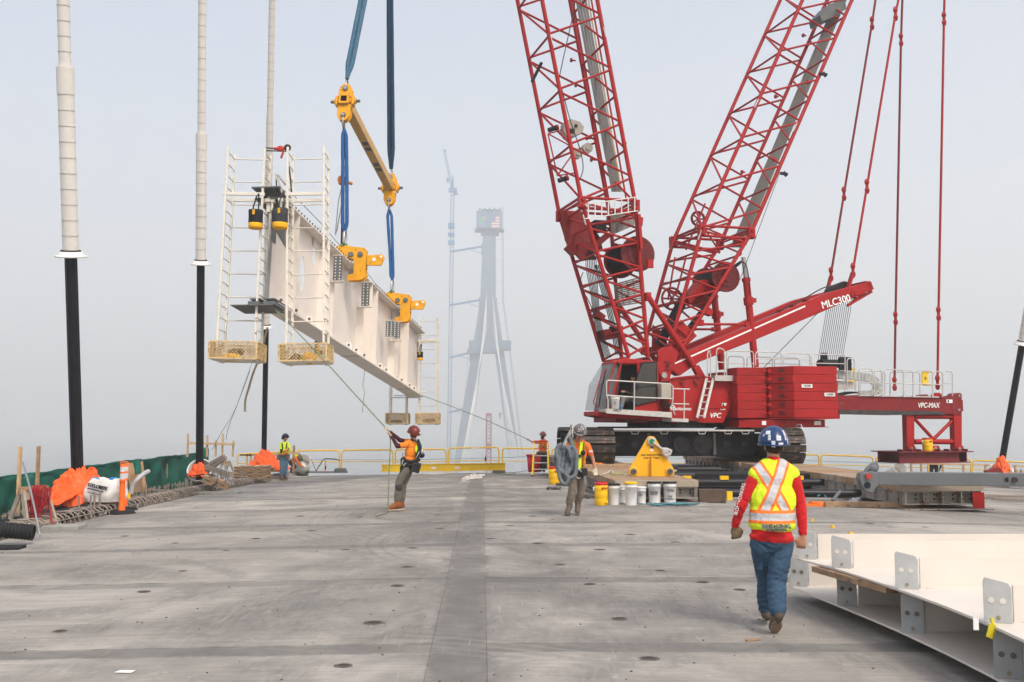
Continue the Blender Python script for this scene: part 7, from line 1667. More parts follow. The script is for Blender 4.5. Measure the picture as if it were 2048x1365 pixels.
# ------------------------------------------------------------------ people
import numpy as np
skin = M('skin', (.46, .235, .15), .55, var=.06); skin2 = M('skin_tanned', (.36, .18, .115), .55, var=.06)
hairm = M('dark_hair', (.03, .02, .015), .8)
denim = M('blue_denim', (.038, .080, .135), .85, var=.22, scale=9, c2=(.10, .155, .22), amt=.30, s2=5, edge=.25, bump=.9, bs=16)
denim2 = M('light_denim', (.10, .18, .27), .85, var=.2, scale=9, c2=(.2, .28, .35), amt=.3, s2=5, edge=.2)
redsh = M('red_sweatshirt', (.52, .010, .014), .85, var=.12, scale=8, bump=.8, bs=15, sheen=.1)
khaki = M('khaki_trousers', (.20, .165, .13), .85, var=.16, scale=7, c2=(.12, .10, .08), amt=.3, s2=5, edge=.2, bump=.8, bs=15)
oliveg = M('grey_olive_trousers', (.14, .13, .105), .85, var=.18, scale=7, c2=(.08, .075, .065), amt=.3, s2=5, edge=.2, bump=.8, bs=15)
orsh = M('orange_tshirt', (.90, .19, .03), .8, var=.07, scale=6, bump=.8, bs=14); orsh2 = M('amber_tshirt', (.78, .22, .015), .8, var=.08, scale=6, bump=.8, bs=14)
maroon = M('maroon_sleeves', (.06, .012, .018), .8, var=.15); hiviz = M('hi_vis_yellow', (.66, .86, .02), .7, var=.05)
glovem = M('work_glove', (.20, .145, .085), .85, var=.25, scale=20); glovew = M('cream_glove', (.60, .54, .42), .85, var=.1, scale=20); glovet = M('tan_glove', (.46, .37, .26), .85, var=.15, scale=20)
bootb = M('brown_boot', (.30, .10, .035), .7, var=.15); boott = M('dusty_boot', (.115, .085, .065), .8, var=.2); bootg = M('grey_brown_shoe', (.12, .085, .065), .8, var=.2); darkc = M('dark_workwear', (.04, .042, .045), .85, var=.2)
solem = M('rubber_sole', (.28, .20, .13), .8, var=.3, scale=40, bump=.8, bs=60)
strapk = M('black_harness', (.02, .02, .022), .75, var=.2); strapo = M('olive_harness', (.24, .18, .02), .75, var=.15); buckle = M('buckle_metal', (.5, .5, .5), .35, .7)
def capd(P, a, b, ra, rb):
    a, b = np.array(a), np.array(b); ab = b-a; t = np.clip(((P-a) @ ab)/max(1e-9, ab @ ab), 0, 1); return np.linalg.norm(P-(a+t[:, None]*ab), axis=1) - (ra+(rb-ra)*t)
def skinned(name, prims, mats, parent, vox, smooth=4, fold=.006, seed=0, thr=None):
    """closed body surface grown round overlapping volumes; prims = (a, b, ra, rb, material index, fold strength)"""
    b = MB()
    for p in prims:
        if p[0] == 'E': b.ell(p[1], p[2], p[3], 18, 12)
        else:
            a_, c, ra, rb = V(p[0]), V(p[1]), p[2], p[3]; b.ell(a_, ra, None, 12, 8); b.ell(c, rb, None, 12, 8)
            if (c-a_).length > 1e-4: b.tube(a_, c, ra, rb, 12)
    me0 = b.mesh('raw', mats[0]); o0 = bpy.data.objects.new('raw', me0); COL.objects.link(o0)
    m = o0.modifiers.new('r', 'REMESH'); m.mode = 'VOXEL'; m.voxel_size = vox; m.use_smooth_shade = True
    s = o0.modifiers.new('s', 'SMOOTH'); s.factor = .5; s.iterations = smooth
    dg = bpy.context.evaluated_depsgraph_get(); me = bpy.data.meshes.new_from_object(o0.evaluated_get(dg)); bpy.data.objects.remove(o0); bpy.data.meshes.remove(me0)
    n = len(me.vertices); co = np.empty(n*3); me.vertices.foreach_get('co', co); co = co.reshape(-1, 3)
    no = np.empty(n*3); me.vertices.foreach_get('normal', no); no = no.reshape(-1, 3)
    def dist(P):
        D_ = []
        for p in prims:
            if p[0] == 'E':
                Mi = np.array((p[3] if p[3] is not None else Matrix.Identity(3)).transposed()); q = (P-np.array(p[1])) @ Mi.T; r3 = np.array(p[2]); k = np.linalg.norm(q/r3, axis=1); D_.append((k-1)*r3.mean())
            else: D_.append(capd(P, p[0], p[1], p[2], p[3]))
        return np.array(D_)
    idx = np.array([p[4] for p in prims]); fl = np.array([p[5] if len(p) > 5 else 0 for p in prims])
    near = dist(co).argmin(0); f = fl[near]
    for i in range(n):
        if f[i] > 0:
            q = V(co[i]); w1 = mnoise.noise(V((q.x*4, q.y*4, q.z*3+seed))); d = (.35-abs(mnoise.noise(V((q.x*5+seed, q.y*5+w1, q.z*17+q.x*9+w1*2)))))*1.5*(.5+w1) + (.3-abs(mnoise.noise(V((q.x*9, q.y*9+seed, q.z*30-q.x*14)))))*.6
            co[i] += no[i]*d*f[i]*fold
    me.vertices.foreach_set('co', co.ravel())
    pc = np.empty(len(me.polygons)*3); me.polygons.foreach_get('center', pc); pn = dist(pc.reshape(-1, 3)).argmin(0)
    me.materials.clear()
    for m_ in mats: me.materials.append(m_)
    me.polygons.foreach_set('material_index', idx[pn].astype(np.int32)); me.polygons.foreach_set('use_smooth', np.ones(len(me.polygons), bool)); me.update(); me.name = name
    o = bpy.data.objects.new(name, me); COL.objects.link(o); o.parent = parent; return o
def basis(right, up):
    z = V(up).normalized(); x = V(right); x = (x - z*x.dot(z)).normalized(); y = z.cross(x); return Matrix((x, y, z)).transposed()
def person(label, J, mats, vox=.012, glove=(False, False), long_sl=True, hair=None, helmet=None, facing=None, boot_fwd=None, fold=.006, build=1., finger=True, hemd=0, curl=.5, smooth=4, seed=0):
    """J: joints as world points. mats: [skin, shirt, sleeve, trousers, boots, gloves, sole]. f = direction the chest faces"""
    o = T('person', label, 'person', V((J['hip'].x, J['hip'].y, min(J['aL'].z, J['aR'].z)-.09)), 0); O = o.location
    j = {k: V(p)-O for k, p in J.items()}; k_ = build
    up = (j['neck']-j['hip']); rt = (j['sR']-j['sL']).normalized(); B = basis(rt, up); f = V(facing).normalized(); hipc = j['hip']; L_ = up.length
    hr = rt - up.normalized()*rt.dot(up.normalized())*.5
    pr = [('E', j['hip']+V((0, 0, .02)), (.175*k_, .13*k_, .13), B, 3, 1), ('E', lerp(j['hip'], j['neck'], .28), (.165*k_, .125*k_, .15), B, 1, 1), ('E', lerp(j['hip'], j['neck'], .55), (.178*k_, .128*k_, .19), B, 1, 1), ('E', lerp(j['hip'], j['neck'], .80), (.165*k_, .105*k_, .12), B, 1, .6)]
    if hemd: pr.append(('E', lerp(j['hip'], j['neck'], .10), (.172*k_, .128*k_, .10), B, 1, 1))
    if hemd == 2: pr += [('E', lerp(j['hip'], j['neck'], .04), (.192, .150, .075), B, 1, 1), (j['neck']-V((0, 0, .06)), lerp(j['neck'], j['head'], .12), .075, .066, 1)]
    pr += [(lerp(j['sL'], j['sR'], .12)+V((0, 0, .02)), lerp(j['sL'], j['sR'], .88)+V((0, 0, .02)), .065, .065, 1, .5), (j['neck']-V((0, 0, .03)), lerp(j['neck'], j['head'], .6), .058, .054, 0)]
    pr += [(lerp(j['neck'], j['sL'], .3)+V((0, 0, .01)), j['sL'], .06, .06, 1, .4), (lerp(j['neck'], j['sR'], .3)+V((0, 0, .01)), j['sR'], .06, .06, 1, .4)]
    for s in 'LR':
        S_, E, W, H, K, A_, T_ = j['s'+s], j['e'+s], j['w'+s], j['h'+s], j['k'+s], j['a'+s], j['t'+s]
        sl_i = 2 if long_sl else 0
        if long_sl: pr += [(S_, E, .062, .047, 2, 1), (E, lerp(E, W, .93), .048, .034, 2, 1)]
        else: pr += [(S_, lerp(S_, E, .62), .064, .058, 1, 1), (lerp(S_, E, .5), E, .044, .040, 0), (E, W, .040, .027, 0)]
        if long_sl == 2: pr += [(S_, lerp(S_, E, .55), .066, .060, 1, 1)]
        hip_s = j['hip'] + rt*(.09 if s == 'R' else -.09)*k_ - V((0, 0, .03))
        pr += [(hip_s, lerp(hip_s, K, .5), .100*k_, .092*k_, 3, 1), (lerp(hip_s, K, .5), K, .092*k_, .080, 3, 1), (K, lerp(K, A_, .35), .080, .080, 3, 1.3), (lerp(K, A_, .35), A_+V((0, 0, .09 if hemd != 2 else .04)), .080, .074, 3, 1.6)]
        td = (T_-A_); heel = A_ - V((td.x, td.y, 0)).normalized()*.035 - (V((0, 0, .035)) if abs(td.z) < .11 else td.normalized()*.0)
        pr += [(A_+V((0, 0, .09 if hemd != 2 else .03)), A_, .068 if hemd != 2 else .05, .062 if hemd != 2 else .048, 4), (A_, T_, .058 if hemd != 2 else .048, .052 if hemd != 2 else .044, 4), (heel, T_, .045, .042, 4)]
        if hemd != 2: pr.append(('E', lerp(A_, T_, .8)+V((0, 0, .0)), (.056, .085, .046), basis(V((0, 0, 1)).cross(-td.normalized()) if abs(td.normalized().z) < .9 else rt, V((0, 0, 1))), 4))
        hd = (H-W).normalized(); g = glove[0 if s == 'L' else 1]; mi = 5 if g else 0; gr_ = 1.18 if g else 1.
        side = hd.cross(f).normalized(); side = side if side.length > .1 else rt
        palm_c = W + hd*.055; bm = basis(side, hd); pr.append(('E', palm_c, (.042*gr_, .019*gr_, .055*gr_), bm, mi)); pr.append((W-hd*.02, W+hd*.03, .027, .026, mi))
        if finger:
            nrm = side.cross(hd); 
            for q, (off, ln) in enumerate(((-.032, .060), (-.011, .070), (.011, .068), (.031, .054))):
                b0 = W + hd*.092 + side*off*gr_; c_ = curl if s == 'R' else curl*1.1; m1 = b0 + (hd*cos(c_*.8)+f*sin(c_*.8))*ln*.5; m2 = m1 + (hd*cos(c_*1.9)+f*sin(c_*1.9))*ln*.5
                pr += [(b0, m1, .0098*gr_, .0092*gr_, mi), (m1, m2, .0092*gr_, .008*gr_, mi)]
            sg = -1 if s == 'L' else 1; sg = 1 if (rt.dot(side)*sg) < 0 else -1
            t0 = W + hd*.03 + side*sg*.028; t1 = t0 + (hd*.7+side*sg*.75).normalized()*.035; t2 = t1 + (hd+f*.4).normalized()*.03; pr += [(t0, t1, .013*gr_, .011*gr_, mi), (t1, t2, .011*gr_, .009*gr_, mi)]
        elif True: pr.append((W+hd*.07, W+hd*.12+f*.02, .028, .02, mi))
    hm = basis(V((0, 0, 1)).cross(-J['face'].normalized()) if 'face' in J else rt, j['head']-j['neck']) if False else None
    fc = V(J['face']).normalized(); hx = fc.cross(V((0, 0, 1))).normalized(); hz_ = hx.cross(fc).normalized(); HB = Matrix((hx, fc, hz_)).transposed(); h0 = j['head']
    pr += [('E', h0+HB @ V((0, -.01, .02)), (.074, .094, .098), HB, 0), ('E', h0+HB @ V((0, .025, -.05)), (.055, .062, .06), HB, 0), ('E', h0+HB @ V((0, .093, -.018)), (.012, .018, .022), HB, 0), ('E', h0+HB @ V((0, .078, .018)), (.055, .018, .012), HB, 0),
           ('E', h0+HB @ V((0, .070, -.088)), (.024, .018, .018), HB, 0), ('E', h0+HB @ V((0, .082, -.055)), (.026, .012, .010), HB, 0), ('E', h0+HB @ V((-.076, -.008, -.01)), (.010, .020, .032), HB, 0), ('E', h0+HB @ V((.076, -.008, -.01)), (.010, .020, .032), HB, 0)]
    J.pop('face')
    skinned('body', pr, mats, o, vox, smooth, fold, seed)
    if helmet:
        hc = h0 + HB @ V((0, -.008, .045)); b = MB(); n = 40; hz2 = J.get('hz', .132)
        def hs(i, t):
            a = 2*pi*i; th = t*pi*.53; rx, ry, rz_ = .128, .152, hz2; fr = max(0, sin(a)); back = max(0, -sin(a)); x = cos(a)*sin(th)*rx; y = sin(a)*sin(th)*ry; z = cos(th)*rz_ - back*.035*t**4
            rdg = .006*max(0, 1-abs(x)/.028)*(1-t); return hc + HB @ V((x, y, z+rdg))
        b.grid(hs, n, 14)
        e0 = [hs(i/n, 1) for i in range(n+1)]; 
        e1 = [hs(i/n, 1) + HB @ V((cos(2*pi*i/n)*.014, sin(2*pi*i/n)*(.016 + (.045 if sin(2*pi*i/n) > .3 else 0)*((sin(2*pi*i/n)-.3)/.7)), -.012)) for i in range(n+1)]
        b.add(e0+e1, [(i, i+1, n+2+i, n+1+i) for i in range(n)], True)
        ho = obj('hard_hat', b, helmet, o, solid=.005)
        b = MB(); b.path([hc + HB @ V((cos(a)*.098, sin(a)*.118-.0, -.035)) for a in [2*pi*q/24 for q in range(24)]], .008, 6, True); b.ell(hc+HB @ V((0, -.115, -.045)), (.03, .02, .018), HB); obj('headband', b, strapk, ho)
        J['hc'] = hc; J['hs'] = hs
    if hair:
        b = MB(); b.ell(h0+HB @ V((0, -.03, -.005)), (.079, .082, .075), HB); obj('hair', b, hair, o)
    J['HB'], J['h0'], J['O'], J['B'], J['j'] = HB, h0, O, B, j
    return o
def pj(Y0, **k): return {n: at(v[0], v[1], Y0+(v[2] if len(v) > 2 else 0)) for n, v in k.items()}
def ribbon(name, pts, w_, th, mat, par, n_dirs=None, closed=False):
    """flat strap through local points; n_dirs = outward normals"""
    b = MB(); P = [V(p) for p in pts]; m = len(P); vs = []
    for k in range(m):
        t = (P[(k+1) % m if closed else min(k+1, m-1)] - P[(k-1) % m if closed else max(k-1, 0)]).normalized(); nn = V(n_dirs[k]).normalized(); s = t.cross(nn).normalized()*w_/2
        vs += [P[k]-s, P[k]+s, P[k]+s+nn*th, P[k]-s+nn*th]
    R_ = range(m if closed else m-1); fs = [(4*k+i, 4*k+(i+1) % 4, 4*((k+1) % m)+(i+1) % 4, 4*((k+1) % m)+i) for k in R_ for i in range(4)]
    if not closed: fs += [(0, 1, 2, 3), (4*m-4, 4*m-3, 4*m-2, 4*m-1)]
    b.add(vs, fs); return obj(name, b, mat, par)
# ---- foreground worker seen from behind
J = pj(8.8, hip=(1543, 1082), neck=(1546, 929, .06), head=(1547, 893, .10), sL=(1509, 957, .03), sR=(1587, 956, .03), eL=(1482, 1012, .02), eR=(1602, 1012, .02), wL=(1470, 1052, .10), wR=(1606, 1070, -.02), hL=(1474, 1075, .12), hR=(1604, 1092, -.02),
       kL=(1532, 1160, .22), kR=(1553, 1165, -.02), aL=(1534, 1222, .30), aR=(1555, 1229, -.16), tL=(1531, 1229, .52), tR=(1547, 1254, -.02))
J['face'] = V((.05, 1, -.12))
p1 = person('worker in yellow safety vest, red sweatshirt and jeans walking away in the right foreground', J, [skin, redsh, redsh, denim, bootg, glovem, solem], .0075, (True, False), 1, hairm, M('blue_hard_hat', (.014, .045, .135), .35, var=.1, coat=.2), (0, 1, 0), fold=.013, build=1.0, hemd=2, curl=.9, smooth=6)
O = J['O']; B = J['B']; j = J['j']
# vest
vest_m = bpy.data.materials.new('vest_fabric'); vest_m.use_nodes = True
def stripe_nodes(mat, base, bands, rough=.7):
    t = mat.node_tree; N = t.nodes; L = t.links; b = N['Principled BSDF']; tc = N.new('ShaderNodeTexCoord'); sp_ = N.new('ShaderNodeSeparateXYZ'); L.new(tc.outputs['Object'], sp_.inputs[0])
    def m_(op, a, c, d=None):
        n = N.new('ShaderNodeMath'); n.operation = op
        for i, q in enumerate((a, c)):
            if isinstance(q, (int, float)): n.inputs[i].default_value = q
            else: L.new(q, n.inputs[i])
        return n.outputs[0]
    X_, Y_, Z_ = sp_.outputs; out = None; bc = base
    for (nx, nz, c0, hw, col, z0, z1, x0, x1) in bands:
        s = m_('ADD', m_('MULTIPLY', X_, nx), m_('MULTIPLY', Z_, nz)); k = m_('LESS_THAN', m_('ABSOLUTE', m_('SUBTRACT', s, c0), 0), hw)
        k = m_('MULTIPLY', k, m_('GREATER_THAN', Z_, z0)); k = m_('MULTIPLY', k, m_('LESS_THAN', Z_, z1)); k = m_('MULTIPLY', k, m_('GREATER_THAN', X_, x0)); k = m_('MULTIPLY', k, m_('LESS_THAN', X_, x1))
        mx = N.new('ShaderNodeMix'); mx.data_type = 'RGBA'; L.new(k, mx.inputs[0])
        if out is None: mx.inputs[6].default_value = (*base, 1)
        else: L.new(out, mx.inputs[6])
        mx.inputs[7].default_value = (*col, 1); out = mx.outputs[2]
    L.new(out, b.inputs['Base Color']); b.inputs['Roughness'].default_value = rough
    n = N.new('ShaderNodeTexNoise'); n.inputs['Scale'].default_value = 11; n.inputs['Detail'].default_value = 5; bp = N.new('ShaderNodeBump'); bp.inputs['Strength'].default_value = .8; bp.inputs['Distance'].default_value = .02; L.new(n.outputs[0], bp.inputs['Height']); L.new(bp.outputs[0], b.inputs['Normal'])
def q8(px, py): p = at(px, py, 8.68) - O; return p.x, p.z
ORC, GRY = (.95, .20, .02), (.52, .52, .54)
bands = []
def diag(xa, ya, xb, yb, w, col, lim=1):
    (x0, z0), (x1, z1) = q8(xa, ya), q8(xb, yb); dx, dz = x1-x0, z1-z0; L_ = sqrt(dx*dx+dz*dz); nx, nz = dz/L_, -dx/L_; c = nx*x0+nz*z0
    bands.append((nx, nz, c, w, col, min(z0, z1)-.01, max(z0, z1)+.03, -9, 9))
diag(1516, 922, 1574, 1025, .052, ORC); diag(1516, 922, 1574, 1025, .029, GRY); diag(1576, 922, 1530, 1025, .055, ORC); diag(1576, 922, 1530, 1025, .031, GRY)
z1_ = q8(1543, 1035)[1]; bands += [(0, 1, z1_, .057, ORC, -9, 9, -9, 9), (0, 1, z1_, .030, GRY, -9, 9, -9, 9)]
stripe_nodes(vest_m, (.70, .90, .015), bands)
pv_ = [('E', lerp(j['hip'], j['neck'], t), (rx*1.06, ry, rz_), B, 0, .8) for t, rx, ry, rz_ in ((.22, .192, .158, .11), (.34, .190, .152, .15), (.55, .197, .152, .19), (.80, .178, .132, .14))]
pv_ += [(lerp(j['neck'], j['sL'], .15)-V((0, 0, .01)), lerp(j['neck'], j['sR'], .15)-V((0, 0, .01)), .085, .085, 0, .3)]
pv_ += [(lerp(j['neck'], j['sL'], .35)+V((0, 0, .022)), lerp(j['neck'], j['sL'], .90)+V((0, -.004, .018)), .074, .074, 0, .3), (lerp(j['neck'], j['sR'], .35)+V((0, 0, .022)), lerp(j['neck'], j['sR'], .90)+V((0, -.004, .018)), .074, .074, 0, .3)]
skinned('safety_vest', pv_, [vest_m], p1, .010, 5, .010, 3)
q = at(1553, 1054, 8.62) - O; text('print', 'BRIDGING', .052, q, XD, ZD, M('print_grey', (.2, .22, .2), .6), p1, ext=.02, bold=.001); text('print', 'NORTH AMERICA', .022, q+V((0, 0, -.03)), XD, ZD, M('print_grey', (.2, .22, .2)), p1, ext=.02)
b = MB(); HB, hs = J['HB'], J['hs']
stc = M('sticker_pale', (.55, .57, .62), .4, var=.25, scale=30, c2=(.12, .16, .3), amt=.35, s2=45)
for i, t, w_, h in ((.65, .62, .046, .026), (.86, .62, .026, .034), (.67, .80, .024, .028), (.77, .82, .040, .024), (.86, .80, .020, .028), (.71, .98, .030, .026), (.79, .99, .042, .014), (.60, .72, .014, .016), (.89, .92, .014, .026)):
    b = MB(); 
    b.grid(lambda u, v: hs(i+(u-.5)*w_/.75, t+(v-.5)*h/.16) + (hs(i, t)-J['hc']).normalized()*.004, 5, 5); obj('sticker', b, stc if i not in (.66, .86) else M('sticker_white_pink', (.62, .56, .58), .4, var=.2, scale=40, c2=(.5, .1, .12), amt=.25, s2=60), p1)
text('print', 'IRONWORKERS', .04, lerp(j['sL'], j['eL'], .75)+V((-.045, -.025, 0)), V((.28, 0, 1)), V((-1, .2, .28)), letter, p1, ext=.012)
b = MB(); a_ = j['aR']; tt = j['tR']; dd = (tt-a_).normalized(); sd2 = V((1, 0, 0)); nn = sd2.cross(dd); nn = nn if nn.y < 0 else -nn
pts = []
for k in range(20):
    a = 2*pi*k/20; l = cos(a); pts.append(lerp(a_, tt, .5+.62*l)+nn*.037+sd2*sin(a)*(.048 if l > 0 else .038))
b.prism(pts, nn*.02); obj('shoe_sole', b, solem, p1, bev=.004)
# pocket and seam on the jeans
b = MB(); c = lerp(j['hip'], j['kL'], .42); b.box(c+V((-.105, -.045, 0)), (.02, .11, .2), Matrix.Rotation(.25, 3, 'Z')); obj('cargo_pocket', b, denim, p1, bev=.01)
# ---- walking worker carrying a coiled sling
J = pj(20.0, hip=(1155, 943), neck=(1156, 883, .02), head=(1160, 866, -.10), sL=(1138, 893), sR=(1175, 892), eL=(1124, 917, -.02), eR=(1185, 916, .05), wL=(1136, 927, -.18), wR=(1190, 937, .02), hL=(1146, 926, -.2), hR=(1191, 950, .0),
       kL=(1145, 978, -.08), kR=(1163, 978, .05), aL=(1139, 1013, -.02), aR=(1156, 1011.5, .15), tL=(1134, 1026, -.22), tR=(1155, 1023.5, -.06))
J['face'] = V((.10, -1, -.42))
p2 = person('worker in orange T-shirt walking forward with a coiled grey-blue sling over his shoulder', J, [skin, orsh, orsh, khaki, boott, glovew, solem], .0115, (True, True), 0, hairm, M('sticker_hard_hat', (.12, .11, .12), .45, var=.2, c2=(.55, .5, .5), amt=.45, s2=26, edge=.02), (0, -1, 0), fold=.008, curl=.6)
HB, h0, j, O, B = J['HB'], J['h0'], J['j'], J['O'], J['B']
b = MB(); b.ell(h0+HB @ V((-.032, .09, .012)), (.030, .012, .019), HB); b.ell(h0+HB @ V((.032, .09, .012)), (.030, .012, .019), HB); b.path([h0+HB @ V((-.078, -.0, .012)), h0+HB @ V((-.06, .075, .015)), h0+HB @ V((.06, .075, .015)), h0+HB @ V((.078, .0, .012))], .004, 5); obj('sunglasses', b, black, p2)
b = MB(); b.ell(h0+HB @ V((0, .098, -.044)), (.03, .01, .008), HB); obj('moustache', b, M('brown_hair', (.10, .05, .025), .8), p2)
def chest(u, t, off=.012, side=-1): # point on the front (side=-1) or back of the torso; u in -1..1, t 0..1 from hip to neck
    rx, ry = .178, .128*(1-.25*max(0, t-.6)); c = lerp(j['hip'], j['neck'], t); x = u*rx; y = sqrt(max(0, 1-u*u))*ry+off; return c + B @ V((x, side*y if B.col[1].y > 0 else -side*y, 0))
def strap(name, ut, w_, mat, par, side=-1, th=.008, off=.006):
    P = []; N_ = []
    for (u0, t0), (u1, t1) in zip(ut, ut[1:]):
        for k in range(5): s = k/5; P.append(chest(u0+(u1-u0)*s, t0+(t1-t0)*s, off, side)); N_.append(P[-1]-lerp(j['hip'], j['neck'], t0+(t1-t0)*s))
    u, t = ut[-1]; P.append(chest(u, t, off, side)); N_.append(P[-1]-lerp(j['hip'], j['neck'], t)); return ribbon(name, P, w_, th, mat, par, N_)
strap('yellow_stripe', [(-.5, .98), (-.42, .5), (-.4, .12)], .055, hiviz, p2); strap('yellow_stripe', [(.35, .98), (.2, .5), (.18, .05)], .06, hiviz, p2)
strap('harness_strap', [(.66, .98), (.6, .6), (.62, .15)], .045, strapo, p2, off=.014); strap('harness_strap', [(-.75, .95), (-.7, .6), (-.6, .2)], .045, strapo, p2, off=.014); strap('chest_strap', [(-.75, .56), (0, .5), (.65, .56)], .05, strapo, p2, off=.02)
b = MB(); b.box(chest(.05, .5, .045), (.09, .03, .05)); b.ell(chest(.55, .62, .05), (.05, .03, .05)); obj('harness_buckle', b, strapk, p2)
strap('waist_belt', [(-.98, .06), (-.5, .04), (0, .03), (.5, .04), (.98, .06)], .07, strapk, p2, off=.02)
b = MB(); b.box(chest(.7, -.02, .08), (.12, .08, .14)); b.box(chest(.3, -.03, .06), (.1, .05, .1)); b.box(chest(-.1, .0, .06), (.08, .05, .1)); obj('tool_pouch', b, strapk, p2, bev=.015)
b = MB(); c = chest(.05, -.08, .09); b.path([c+V((cos(a)*.055, -.01, sin(a)*.09)) for a in [.4+2*pi*q/16 for q in range(14)]], .011, 6); obj('carabiner', b, buckle, p2)
b = MB(); 
for k in range(3): c = chest(.6+.1*k, -.06, .07); b.path([c, c+V((.01, -.01, -.1)), c+V((.02+.01*k, 0, -.2-.04*k))], .005, 5)
obj('lanyard', b, buckle, p2)
strap('leg_strap', [(.2, -.12), (.75, -.2)], .05, strapk, p2, off=.02)
for s in 'LR': b = MB(); a_, t_ = j['a'+s], j['t'+s]; b.prism([V((t_.x-.045, t_.y-.05, t_.z-.045)), V((t_.x+.045, t_.y-.05, t_.z-.045)), V((a_.x+.038, a_.y+.07, t_.z-.045)), V((a_.x-.038, a_.y+.07, t_.z-.045))], (0, 0, .02)); obj('boot_sole', b, boott, p2)
b = MB(); q = lerp(j['sR'], j['eR'], .45)+V((.02, -.056, 0)); b.box(q, (.07, .02, .04)); obj('reflective_patch', b, refl, p2)
c0 = at(1136, 900, 19.75); cs = T('coiled_sling', 'thick coil of grey-blue webbing hanging from the walking worker\'s shoulder', 'coiled sling', c0)
def cl_(px, py, Y): return at(px, py, Y) - c0
R.seed(11)
for k in range(9):
    cx, cy = 1127+R.uniform(-5, 13), 920+R.uniform(-4, 6); rx, ry = R.uniform(7, 14), R.uniform(22, 34); Yk = 19.62+.03*k; pts = []; rr = []
    for q in range(20):
        a = 2*pi*q/20; pts.append(cl_(cx+cos(a)*rx*(1+.15*sin(3*a+k)), cy+sin(a)*ry*(1+.08*cos(2*a+k)), Yk+.05*sin(2*a+k))); rr.append(.040*(1+.18*mnoise.noise(V((q*.9, k, 0)))))
    b = MB(); b.path(pts, .04, 10, True, rr=rr); obj('webbing_loop', b, greyw, cs)
b = MB(); b.path([cl_(1146, 925, 19.7), cl_(1146, 900, 19.78), cl_(1144, 884, 19.85), cl_(1141, 876, 20.0), cl_(1137, 880, 20.15)], .042, 10); obj('shoulder_strand', b, greyw, cs)
for pts in ([(1124, 888), (1115, 895), (1113, 910), (1119, 922)], [(1145, 893), (1152, 905), (1153, 930), (1150, 950), (1139, 956), (1130, 948)], [(1118, 915), (1117, 940), (1122, 962), (1132, 968), (1138, 955)]):
    P_ = [cl_(x, y, 19.58) for x, y in pts]; out = []
    for i in range(len(P_)-1):
        a, b_, c, d = P_[max(0, i-1)], P_[i], P_[i+1], P_[min(len(P_)-1, i+2)]
        for k in range(5): t = k/5; out.append(.5*((2*b_)+(c-a)*t+(2*a-5*b_+4*c-d)*t*t+(3*b_-a-3*c+d)*t**3))
    out.append(P_[-1]); b = MB(); b.path(out, .040, 10); obj('webbing_loop', b, greyw, cs)
# ---- rope puller leaning back
J = pj(21.3, hip=(816, 934), neck=(828, 882, .0), head=(827, 868, .02), sL=(812, 890, -.16), sR=(826, 886, .17), eL=(795, 893, -.22), eR=(800, 881, .15), wL=(783, 873, -.08), wR=(779, 863, .06), hL=(777, 865, -.05), hR=(774, 858, .05),
       kL=(798, 965, -.12), kR=(806, 968, .1), aL=(795, 1008, -.10), aR=(803, 1008, .12), tL=(779, 1017, -.14), tR=(788, 1016, .1))
J['face'] = V((-.55, .75, .16))
p3 = person('worker in amber T-shirt and red-brown hard hat leaning back to pull a tag rope', J, [skin, orsh2, maroon, oliveg, bootb, glovet, solem], .0115, (True, True), 2, hairm, M('red_brown_hard_hat', (.16, .025, .015), .35, var=.12, coat=.2), (-1, .1, 0), fold=.008, curl=1.3)
j, B = J['j'], J['B']; O = J['O']
def off3(px, py, dy): return at(px, py, 21.3+dy) - O
b = MB(); b.path([off3(836, 880, .0), off3(841, 893, -.08), off3(841, 908, -.08), off3(834, 918, -.12)], .028, 8); b.path([off3(822, 878, -.12), off3(834, 884, -.14), off3(838, 898, -.16), off3(832, 912, -.18)], .02, 8); b.ell(off3(843, 911, -.05), (.07, .06, .06)); obj('harness', b, strapk, p3)
b = MB(); b.path([off3(806, 916, -.1), off3(812, 922, -.17), off3(822, 924, -.18), off3(834, 921, -.1), off3(838, 920, .05)], .036, 8); b.path([off3(803, 928, -.1), off3(812, 931, -.18), off3(825, 930, -.18), off3(836, 926, -.08)], .032, 8); obj('tool_belt', b, strapk, p3)
b = MB(); b.box(off3(832, 936, -.15), (.18, .12, .2), Matrix.Rotation(.3, 3, 'Y')); b.box(off3(806, 923, -.14), (.1, .1, .14)); b.box(off3(804, 940, -.12), (.08, .1, .16)); b.prism([off3(824, 927, -.2), off3(843, 927, -.2), off3(833, 938, -.2)], (0, .1, 0)); obj('tool_pouch', b, strapk, p3, bev=.02)
b = MB(); b.path([off3(806, 920, -.2), off3(804, 928, -.22), off3(808, 932, -.22), off3(812, 926, -.22)], .014, 6); b.ell(off3(844, 904, -.1), (.03, .03, .05)); b.tube(off3(806, 905, -.16), off3(805, 914, -.16), .02); obj('carabiner', b, buckle, p3)
b = MB(); b.ell(off3(833, 899, -.125), (.035, .03, .09)); obj('yellow_print', b, hiviz, p3); b = MB(); b.ell(off3(798, 975, -.17), (.07, .035, .09)); obj('dark_patch', b, darkc, p3)
for s in 'LR': b = MB(); a_, t_ = j['a'+s], j['t'+s]; d = V((t_.x-a_.x, t_.y-a_.y, 0)).normalized(); sd = V((-d.y, d.x, 0)); z = min(a_.z-.075, t_.z-.045); q0 = V((a_.x, a_.y, z))-d*.08; q1 = V((t_.x, t_.y, z))+d*.05; b.prism([q0-sd*.042, q1-sd*.045, q1+sd*.045, q0+sd*.042], (0, 0, .022)); obj('boot_sole', b, M('cream_sole', (.5, .4, .3), .8), p3)
